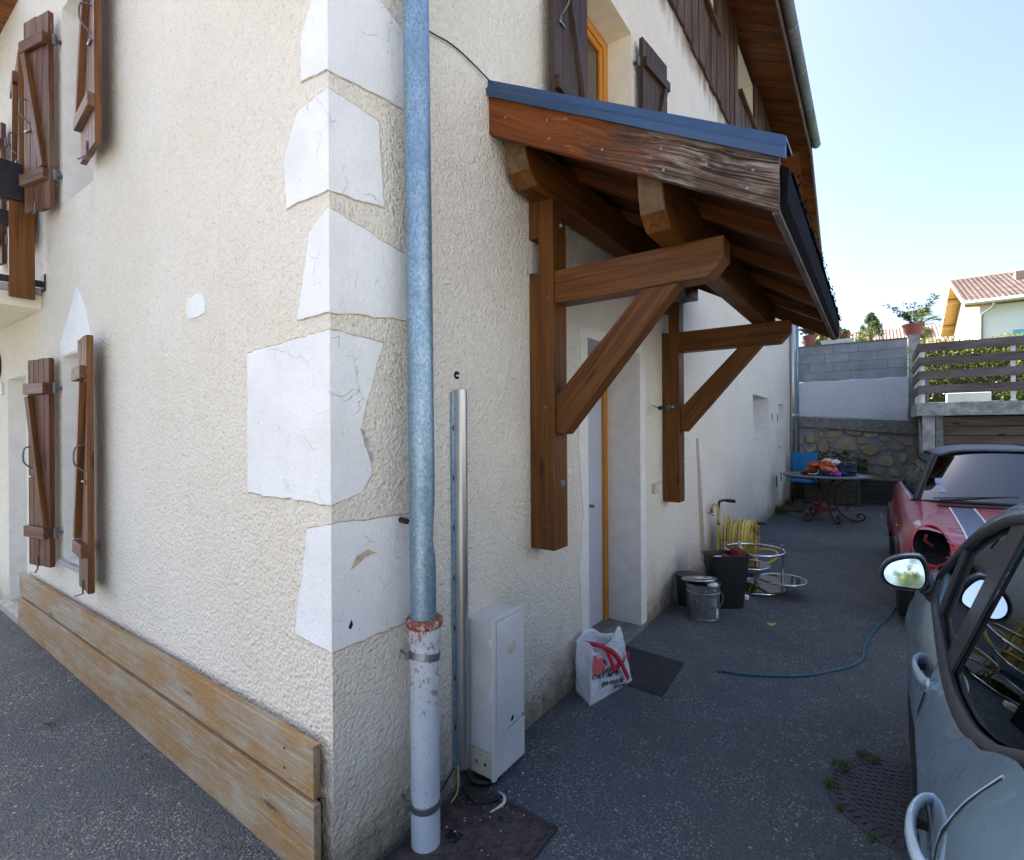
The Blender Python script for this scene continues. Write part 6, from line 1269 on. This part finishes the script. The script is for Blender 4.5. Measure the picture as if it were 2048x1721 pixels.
inner = [(1.50, .945), (1.55, 1.0), (1.47, 1.065), (1.32, 1.16), (1.13, 1.25), (.94, 1.315), (.76, 1.36), (.43, 1.405), (0, 1.42), (-.45, 1.39), (-.7, 1.25)]
innerP = [wpt(x, z, .004) for x, z in inner]
A_, B_ = spline(railP, 6), spline(innerP, 6)
m = MB(); m.grid(lambda u, v: lerp_list(A_, u).lerp(lerp_list(B_, u), v) + V((0, .012 * math.sin(math.pi * v), .004 * math.sin(math.pi * v))), 60, 6)
m.grid(lambda u, v: (lambda p: V((p.x, 2 * YC - p.y, p.z)))(lerp_list(A_, u).lerp(lerp_list(B_, u), v)), 40, 3)
m.grid(lambda u, v: (lambda a: V((a.x + .05 * math.sin(math.pi * v), a.y + (2 * YC - 2 * a.y) * v, a.z + .06 * math.sin(math.pi * v) ** .7)))(lerp_list(A_, .36 + .64 * u)), 26, 24)
m.build('roof', 'silver', sv, smooth=True)
m = MB(); m.grid(lambda u, v: (lambda a: V((a.x + .13 * math.sin(math.pi * v) * (1 - u * .6), a.y + (2 * YC - 2 * a.y) * v, a.z)))(lerp_list(A_, .02 + .34 * u)), 14, 20); m.build('windscreen', 'car_glass', sv, smooth=True)
# dark frame round the windows
m = MB(); m.tube([p + V((0, .004, 0)) for p in B_], .014, 8)
P = spline([wpt(x, interp(BELT, x) + .012, .012) for x in (1.52, 1.3, 1.05, .8, .55, .4, .3, .2, .08, -.05, -.2, -.45, -.7)], 6)
vs2 = []
for p in P: 
    for (dy, dz) in ((.002, -.026), (.012, -.014), (.014, -.002), (.008, .010), (-.002, .018), (-.018, .012)): vs2.append(p + V((0, dy, dz)))
m.add(vs2, [(i * 6 + k, (i + 1) * 6 + k, (i + 1) * 6 + (k + 1) % 6, i * 6 + (k + 1) % 6) for i in range(len(P) - 1) for k in range(6)]); m.build('window_trim', 'dark_trim', sv, smooth=True)
def wpoly(pts, th, o, name, mat, label=None):
    m = MB(); m.prism([wpt(x, z, o) for x, z in pts], (0, -th, -th * .1), 0); return m.build(name, mat, sv, label=label)
low = lambda x: interp(BELT, x) + .03
fw = [(x, low(x)) for x in (1.0, 1.1, 1.25, 1.4, 1.50)] + [(1.545, 1.0), (1.465, 1.06), (1.315, 1.152), (1.125, 1.243), (.935, 1.308), (.78, 1.352)]
wpoly(fw, .004, -.004, 'front_window', 'car_glass')
rwp = [(x, low(x)) for x in (-.45, -.2, -.05, .08, .2, .3, .4, .55, .75, .90)] + [(.66, 1.37), (.43, 1.396), (0, 1.412), (-.45, 1.38)]
wpoly(rwp, .004, -.004, 'rear_window', 'car_glass')
wpoly([(.90, .87), (1.02, .88), (.80, 1.37), (.66, 1.385)], .008, .006, 'door_pillar', 'dark_trim')
m = MB(); m.tube([wpt(1.33, .92, .004), wpt(1.27, 1.19, .004)], .012, 8); m.build('window_divider', 'dark_trim', sv)
# triangle trim at the mirror
wpoly([(1.40, .93), (1.53, .94), (1.57, 1.0), (1.50, 1.055)], .01, .006, 'corner_trim', 'silver')
# interior
m = MB(); m.bx(-1.0, 1.5, -1.80, -3.14, .25, .80); m.build('cabin_floor', 'seat', sv)
for x in (.45, -.45):
    for y in (-2.12, -2.82):
        m = MB(); m.bx(x - .05, x + .06, y - .23, y + .23, .7, 1.18); m.bx(x - .03, x + .04, y - .12, y + .12, 1.2, 1.38); m.build('seat', 'seat', sv, bevel=.04)
m = MB(); m.bx(1.25, 1.62, -1.85, -3.1, .7, .93); m.build('dashboard', 'seat', sv, bevel=.03)
# door gaps
def gap(pts, name='door_gap', r=.0028, mat='black_void', o=.0005):
    m = MB(); m.tube(spline([V((x, sy(x, z) + o, z)) for x, z in pts], 5), r, 6); m.build(name, mat, sv)
gap([(1.065, .862), (1.02, .83), (.965, .78), (.93, .72), (.915, .6), (.91, .4), (.905, .22)]); gap([(1.06, .868), (1.012, .832), (.955, .78)], 'gap_highlight', .0014, 'silver_light', .002)
gap([(-.055, 1.085), (-.03, 1.02), (0.0, .955), (.03, .92), (.05, .86), (.03, .78), (-.1, .70), (-.18, .6)], r=.0022); gap([(-.048, 1.088), (-.022, 1.022), (.008, .958), (.038, .922), (.06, .86)], 'gap_highlight', .0014, 'silver_light', .0015)
m = MB(); m.tube([V((x, sy(x, .205) + .002, .20)) for x in [-.25 + .1 * i for i in range(18)]], .016, 8); m.build('sill', 'dark_trim', sv)
def handle(x0, x1, z):
    xm = (x0 + x1) / 2; b = lambda x: sy(x, z)
    m = MB(); sec = []
    P = [V((x0 + (x1 - x0) * t, b(x0 + (x1 - x0) * t) + .034 * math.sin(math.pi * min(1, max(0, t))) ** .5 - .003, z + .004)) for t in [i / 16 for i in range(17)]]
    vs2 = []; n = 10
    for i, p in enumerate(P):
        t = i / 16; h = .013 + .010 * math.sin(math.pi * t) ** .6; w_ = .010
        for k in range(n): a = 2 * math.pi * k / n; vs2.append(p + V((0, math.cos(a) * w_, math.sin(a) * h)))
    m.add(vs2, [(i * n + k, i * n + (k + 1) % n, (i + 1) * n + (k + 1) % n, (i + 1) * n + k) for i in range(16) for k in range(n)] + [tuple(range(n)), tuple(16 * n + k for k in range(n - 1, -1, -1))])
    h_ = m.build('door_handle', 'silver_light', sv, smooth=True)
    m = MB(); pts = [V((xm + .01 + math.cos(a) * (x1 - x0) * .36, sy(xm, z + math.sin(a) * .028) + .0015, z + math.sin(a) * .028)) for a in [2 * math.pi * k / 20 for k in range(20)]]
    m.add(pts, [tuple(range(20))]); m.build('recess', 'steel', h_)
    m = MB(); m.ball((x0 + .012, b(x0) + .004, z + .002), .015, 1.2, .6, 1.2, 12, 8); m.build('lock', 'silver_light', h_, smooth=True)
    m = MB(); m.bx(xm + .02, xm + .06, b(xm) + .003, b(xm) + .022, z - .008, z + .012); m.build('gap', 'black_void', h_)
handle(.96, 1.20, .80); handle(.10, .345, .795)
# wheels
def wheel(parent, x, yo, r, sgn, rimm='steel', wdt=.19, mat_r='rubber'):
    Mx_ = Matrix.Rotation(R(90) * sgn, 3, 'X'); w0 = part_empty('wheel', parent)
    m = MB(); m.lathe([(r * .66, 0), (r * .70, -.012), (r * .9, -.014), (r * .985, 0), (r, .03), (r, wdt - .03), (r * .9, wdt)], (x, yo, r), 40, M=Mx_); m.build('tyre', mat_r, w0, smooth=True, ang=50)
    m = MB(); m.lathe([(r * .66, 0), (r * .62, .004), (r * .60, .05), (r * .2, .02), (r * .15, .0), (.0001, -.002)], (x, yo, r), 36, M=Mx_); m.build('rim', rimm, w0, smooth=True, ang=40)
    return w0
wheel(sv, 1.93, -1.672, .31, 1); wheel(sv, -.62, -1.62, .31, 1); wheel(sv, 1.93, 2 * YC + 1.672, .31, -1); wheel(sv, -.62, 2 * YC + 1.62, .31, -1)
m = MB(); m.lathe([(.0001, 0), (.34, 0), (.34, .3)], (1.93, -1.72, .32), 28, M=Matrix.Rotation(R(90), 3, 'X')); m.lathe([(.0001, 0), (.34, 0)], (-.62, -1.80, .32), 28, M=Matrix.Rotation(R(90), 3, 'X')); m.bx(-1.0, 2.5, -1.72, -3.2, .17, .24); m.build('underbody', 'black_void', sv)
# wing mirror
MO = [(-1.54, 1.001), (-1.549, 1.033), (-1.572, 1.061), (-1.607, 1.08), (-1.647, 1.09), (-1.675, 1.088), (-1.69, 1.066), (-1.698, 1.026), (-1.696, .987), (-1.685, .963), (-1.667, .952), (-1.626, .947), (-1.587, .948), (-1.558, .962), (-1.543, .982)]
MG = [(-1.555, 1.002), (-1.562, 1.029), (-1.585, 1.053), (-1.626, 1.071), (-1.662, 1.076), (-1.677, 1.057), (-1.685, 1.019), (-1.683, .987), (-1.669, .965), (-1.63, .962), (-1.591, .963), (-1.565, .977)]
mi = part_empty('wing_mirror', sv); mo3 = spline([V((1.50, y, z)) for y, z in MO], 3, True); cM = V((1.50, -1.63, 1.015))
def sh(p, k, dx): q = cM + (p - cM) * k; q.x += dx; return q
ringM = [(.90, .004), (.955, -.004), (1.0, .004), (1.01, .018)]; n = len(mo3)
m = MB(); vs2 = [sh(p, k, dx) for k, dx in ringM for p in mo3]; m.add(vs2, [(i * n + k, (i + 1) * n + k, (i + 1) * n + (k + 1) % n, i * n + (k + 1) % n) for i in range(3) for k in range(n)]); m.build('surround', 'dark_trim', mi, smooth=True)
ringM = [(1.015, .016), (1.03, .03), (1.0, .065), (.86, .10), (.6, .125), (.3, .137)]
m = MB(); vs2 = [sh(p, k, dx) for k, dx in ringM for p in mo3]; m.add(vs2, [(i * n + k, (i + 1) * n + k, (i + 1) * n + (k + 1) % n, i * n + (k + 1) % n) for i in range(5) for k in range(n)] + [tuple(5 * n + k for k in range(n))]); m.build('housing', 'silver', mi, smooth=True)
mg3 = spline([V((1.503, y, z)) for y, z in MG], 3, True); rotM = V((-1, 0, 0)).rotation_difference(V((-1.96, .10, .345)).normalized()).to_matrix()
m = MB(); m.add([cM + V((.004, 0, 0)) + rotM @ (p - V((1.503, cM.y, cM.z))) for p in mg3], [tuple(range(len(mg3)))]); m.build('mirror_glass', 'mirror', mi)
m = MB(); m.tube(spline([(1.55, -1.69, .965), (1.56, -1.715, .945), (1.55, -1.735, .93)], 4), [.035] * 4 + [.042] * 5, 12); m.build('arm', 'dark_trim', mi, smooth=True)

# ================================================================= RED CAR
rc = thing('red_car', 'small red car with grey roof and bonnet stripes, headlight missing, parked facing the camera', 'car', (5.8, -2.545, 0))
RY = -2.545
SEC = {3.93: [(.62, .28), (.66, .36), (.66, .46), (.62, .54), (.52, .58), (.3, .60), (0, .60)], 3.97: [(.70, .24), (.745, .36), (.75, .50), (.71, .61), (.60, .65), (.35, .66), (0, .66)],
 4.04: [(.76, .21), (.80, .38), (.80, .55), (.775, .69), (.68, .745), (.45, .71), (0, .72)], 4.2: [(.80, .20), (.83, .38), (.835, .58), (.81, .73), (.70, .795), (.47, .755), (0, .77)],
 4.5: [(.82, .20), (.845, .38), (.85, .58), (.825, .75), (.71, .82), (.48, .785), (0, .80)], 4.9: [(.82, .2), (.845, .38), (.85, .58), (.82, .77), (.70, .835), (.48, .815), (0, .83)],
 5.3: [(.82, .2), (.845, .38), (.85, .58), (.815, .79), (.69, .85), (.48, .84), (0, .85)], 5.5: [(.82, .2), (.845, .38), (.85, .58), (.81, .80), (.68, .86), (.48, .86), (0, .865)],
 6.3: [(.82, .2), (.845, .38), (.85, .58), (.80, .83), (.70, .90), (.48, .90), (0, .90)], 7.3: [(.80, .2), (.84, .38), (.84, .58), (.79, .85), (.69, .92), (.48, .92), (0, .92)], 7.55: [(.70, .25), (.75, .38), (.75, .58), (.70, .80), (.60, .84), (.4, .84), (0, .84)]}
KX = sorted(SEC)
def rsec(x, v):
    for a, b in zip(KX, KX[1:]):
        if a <= x <= b: break
    t = (x - a) / (b - a); t = t * t * (3 - 2 * t) * .4 + t * .6
    f = lambda k: (lambda L: L)(SEC[k]); pts = [V((0, p[0] * (1 - t) + q[0] * t, p[1] * (1 - t) + q[1] * t)) for p, q in zip(f(a), f(b))]
    sp = spline(pts, 6); return lerp_list(sp, v)
HL_ = V((4.03, .665, .675))   # missing headlight on the left of the picture (dy from the centre line)
def rbody(side):
    def f(u, v):
        x = 3.93 + 3.62 * (u ** 1.25); p = rsec(x, v); y, z = p.y, p.z
        for wx in (4.42, 6.9):
            dx = x - wx
            if abs(dx) < .335 and v < .35: zz = .30 + math.sqrt(.335 ** 2 - dx * dx); z = max(z, zz + (z - .2) * (.0)) if z < zz else z
            d = math.hypot(dx, z - .30); y += .022 * math.exp(-((d - .36) / .035) ** 2) if v < .5 else 0
        return (x, RY + side * y, z)
    return f
def keep(p): return not (p.y > RY and math.hypot((p.y - (RY + HL_.y)) * 1.0, (p.z - HL_.z) * .9 + 0) < .122 and p.x < 4.16)
m = MB(); m.grid(rbody(1), 110, 46, keep); m.grid(lambda u, v: rbody(-1)(u, 1 - v), 60, 26); m.grid(lambda u, v: (3.93 - .02, RY + .6 - 1.2 * u, .26 + .33 * v), 6, 3); m.build('body', 'mini_red', rc, smooth=True)
# headlight opening: red rim and a dark well
hc = V((4.045, RY + HL_.y, HL_.z)); ax1 = V((-.80, .25, .30)).normalized()
def surf_pt(y, z, n=40):
    best = None
    for i in range(n):
        x = 3.93 + .35 * i / n
        for j in range(60):
            p = rsec(x, .25 + .7 * j / 60); e = math.hypot(RY + p.y - y, p.z - z)
            if best is None or e < best[0]: best = (e, x)
    return best[1]
rimP = []
for k in range(28):
    a = 2 * math.pi * k / 28; y = hc.y + math.cos(a) * .119; z = hc.z + math.sin(a) * .132; rimP.append(V((surf_pt(y, z) - .004, y, z)))
for _ in range(3): rimP = [V(((rimP[k - 1].x + rimP[k].x * 2 + rimP[(k + 1) % 28].x) / 4, rimP[k].y, rimP[k].z)) for k in range(28)]
m = MB(); m.tube(rimP, .009, 10, closed=True); m.build('headlight_rim', 'mini_red', rc, smooth=True)
m = MB(); n = 28; cc_ = sum(rimP, V()) / n
vs2 = [p for p in rimP] + [cc_ + (p - cc_) * .95 + V((.10, -.01, 0)) for p in rimP] + [cc_ + (p - cc_) * .6 + V((.22, -.03, 0)) for p in rimP] 
m.add(vs2, [(i * n + k, i * n + (k + 1) % n, (i + 1) * n + (k + 1) % n, (i + 1) * n + k) for i in range(2) for k in range(n)] + [tuple(2 * n + k for k in range(n))]); m.build('headlight_well', 'black_void', rc, smooth=True)
m = MB(); m.tube([cc_ + V((.08, -.02, -.02)), cc_ + V((.09, .03, .02)), cc_ + V((.1, .02, .07))], .012, 7); m.build('loose_wiring', 'c_maroon', rc)
m = MB(); m.ball((4.05, RY - HL_.y, HL_.z), .12, .5, 1, 1.1, 20, 12); m.build('headlight', 'screen_glass', rc, smooth=True)
# bonnet stripes, vent, lines
def rtop(x, y):   # height of the bonnet skin above (x,y)
    d = abs(y - RY); P = [rsec(x, .45 + .55 * j / 40) for j in range(41)]; best = min(P, key=lambda p: abs(p.y - d)); return best.z
def strip(x0, x1, ya, yb, name, mat, dz, n=16):
    m = MB(); m.grid(lambda u, v: (x0 + (x1 - x0) * u, ya + (yb - ya) * v, rtop(x0 + (x1 - x0) * u, ya + (yb - ya) * v) + dz), n, 4); return m.build(name, mat, rc, smooth=True)
for ya, yb in ((-2.11, -2.27), (2 * RY + 2.27, 2 * RY + 2.11)):
    strip(4.10, 5.24, ya, yb, 'bonnet_stripe', 'stripe', .004); strip(4.10, 5.24, ya + .014, ya, 'stripe_edge', 'white_line', .006); strip(4.10, 5.24, yb, yb - .014, 'stripe_edge', 'white_line', .006)
strip(5.30, 5.40, -2.02, 2 * RY + 2.02, 'bonnet_vent', 'black_plastic', .008, 6)
# windscreen and glasshouse
bl = [V((5.50, -1.89, .862)), V((5.47, -2.15, .872)), V((5.45, RY, .877)), V((5.47, 2 * RY + 2.15, .872)), V((5.50, 2 * RY + 1.89, .862))]
tl = [V((5.93, -2.07, 1.31)), V((5.86, -2.3, 1.335)), V((5.84, RY, 1.342)), V((5.86, 2 * RY + 2.3, 1.335)), V((5.93, 2 * RY + 2.07, 1.31))]
bs, ts = spline(bl, 6), spline(tl, 6)
m = MB(); m.grid(lambda u, v: lerp_list(bs, u).lerp(lerp_list(ts, u), v) + V((-.02, 0, .0)) * math.sin(math.pi * v), 24, 10); m.build('windscreen', 'screen_glass', rc, smooth=True)
m = MB(); m.tube(bs, .012, 8); m.tube([bl[0], tl[0]], .016, 8); m.tube([bl[-1], tl[-1]], .016, 8); m.build('screen_seal', 'rubber', rc, smooth=True)
for sgn in (1, -1):
    f = lambda y: y if sgn > 0 else 2 * RY - y
    m = MB(); m.tube(spline([V((5.52, f(-1.86), .86)), V((5.72, f(-1.945), 1.09)), V((5.95, f(-2.04), 1.30))], 5), .022, 10); m.build('windscreen_pillar', 'dark_trim', rc, smooth=True)
    m = MB(); m.prism([V((5.58, f(-1.855), .87)), V((6.9, f(-1.80), .91)), V((6.75, f(-1.98), 1.30)), V((5.98, f(-2.03), 1.30))], (0, -.004 * sgn, 0)); m.build('side_window', 'car_glass', rc)
    m = MB(); m.tube([V((5.56, f(-1.83), .865)), V((6.95, f(-1.79), .905))], .012, 8); m.build('waist_trim', 'alu', rc, smooth=True)
m = MB()
def rroof(u, v):
    x = 5.85 + 1.6 * u; k = 2 * v - 1; y = RY + k * (.49 - .0 * u); e = 1 - abs(k) ** 4; z = 1.335 + .068 * math.sin(math.pi * min(1, u * .9 + .12)) ** .5 * e - .035 * (1 - e); return (x - .02 * e * (1 - u) + (.07 * abs(k) ** 2.5) * (1 - u), y, z)
m.grid(rroof, 24, 28); m.build('roof', 'roof_grey', rc, smooth=True, solid=.02)
m = MB(); m.prism([V((7.42, -2.06, 1.30)), V((7.42, 2 * RY + 2.06, 1.30)), V((7.52, 2 * RY + 1.85, .9)), V((7.52, -1.85, .9))], (.01, 0, 0)); m.build('rear_window', 'car_glass', rc)
for sgn in (1, -1):
    f = lambda y: y if sgn > 0 else 2 * RY - y; m = MB(); m.prism([V((6.9, f(-1.80), .90)), V((7.5, f(-1.82), .9)), V((7.42, f(-2.04), 1.31)), V((6.75, f(-1.99), 1.31))], (0, -.01 * sgn, 0)); m.build('rear_pillar', 'black_plastic', rc)
for y in (-2.2, -2.9):
    m = MB(); m.bx(6.35, 6.50, y - .22, y + .22, .5, 1.12); m.bx(6.38, 6.46, y - .12, y + .12, 1.14, 1.28); m.build('seat', 'seat', rc, bevel=.04)
m = MB(); m.bx(5.50, 5.85, -1.93, 2 * RY + 1.93, .6, .845); m.bx(5.7, 7.3, -1.85, 2 * RY + 1.85, .2, .5); m.build('cabin', 'seat', rc, bevel=.02)
m = MB(); m.tube([(5.44, -2.05, .885), (5.49, -2.30, .905), (5.54, -2.62, .965)], .008, 7); m.tube([(5.45, -2.0, .90), (5.50, -2.62, .945)], .006, 6); m.build('wiper', 'rubber', rc)
for (y, z, nm) in ((-2.03, 1.03, 'c_lightblue'), (-2.05, .95, 'c_lightblue')):
    x = 5.47 + (z - .865) * .93 - .012; m = MB(); m.prism([(x, y, z), (x, y - .055, z + .004), (x + .047, y - .05, z + .055), (x + .047, y + .002, z + .05)], (-.001, 0, .001)); m.build('sticker', nm, rc)
# indicator, arch trims, wheels, mirror
m = MB(); m.ball((4.78, RY + .852, .70), .018, 1.4, .6, .8, 10, 6); m.build('side_indicator', 'orange_lens', rc, smooth=True)
for wx in (4.42, 6.9):
    m = MB(); m.tube([V((wx + math.cos(a) * .345, RY + .868, .30 + math.sin(a) * .345)) for a in [math.pi * k / 20 for k in range(21)]], .016, 8); m.build('arch_trim', 'black_plastic', rc, smooth=True)
    w0 = wheel(rc, wx, RY + .855, .298, 1, 'steel', .18); wheel(rc, wx, RY - .855, .298, -1, 'steel', .18)
m = MB(); m.bx(4.0, 7.4, -1.74, 2 * RY + 1.74, .16, .30); m.bx(4.12, 4.75, -1.78, 2 * RY + 1.78, .25, .60); m.build('underbody', 'black_void', rc)
m = MB(); m.bx(3.895, 3.91, RY - .26, RY + .26, .38, .49); m.build('number_plate', 'white_plastic', rc, bevel=.003)
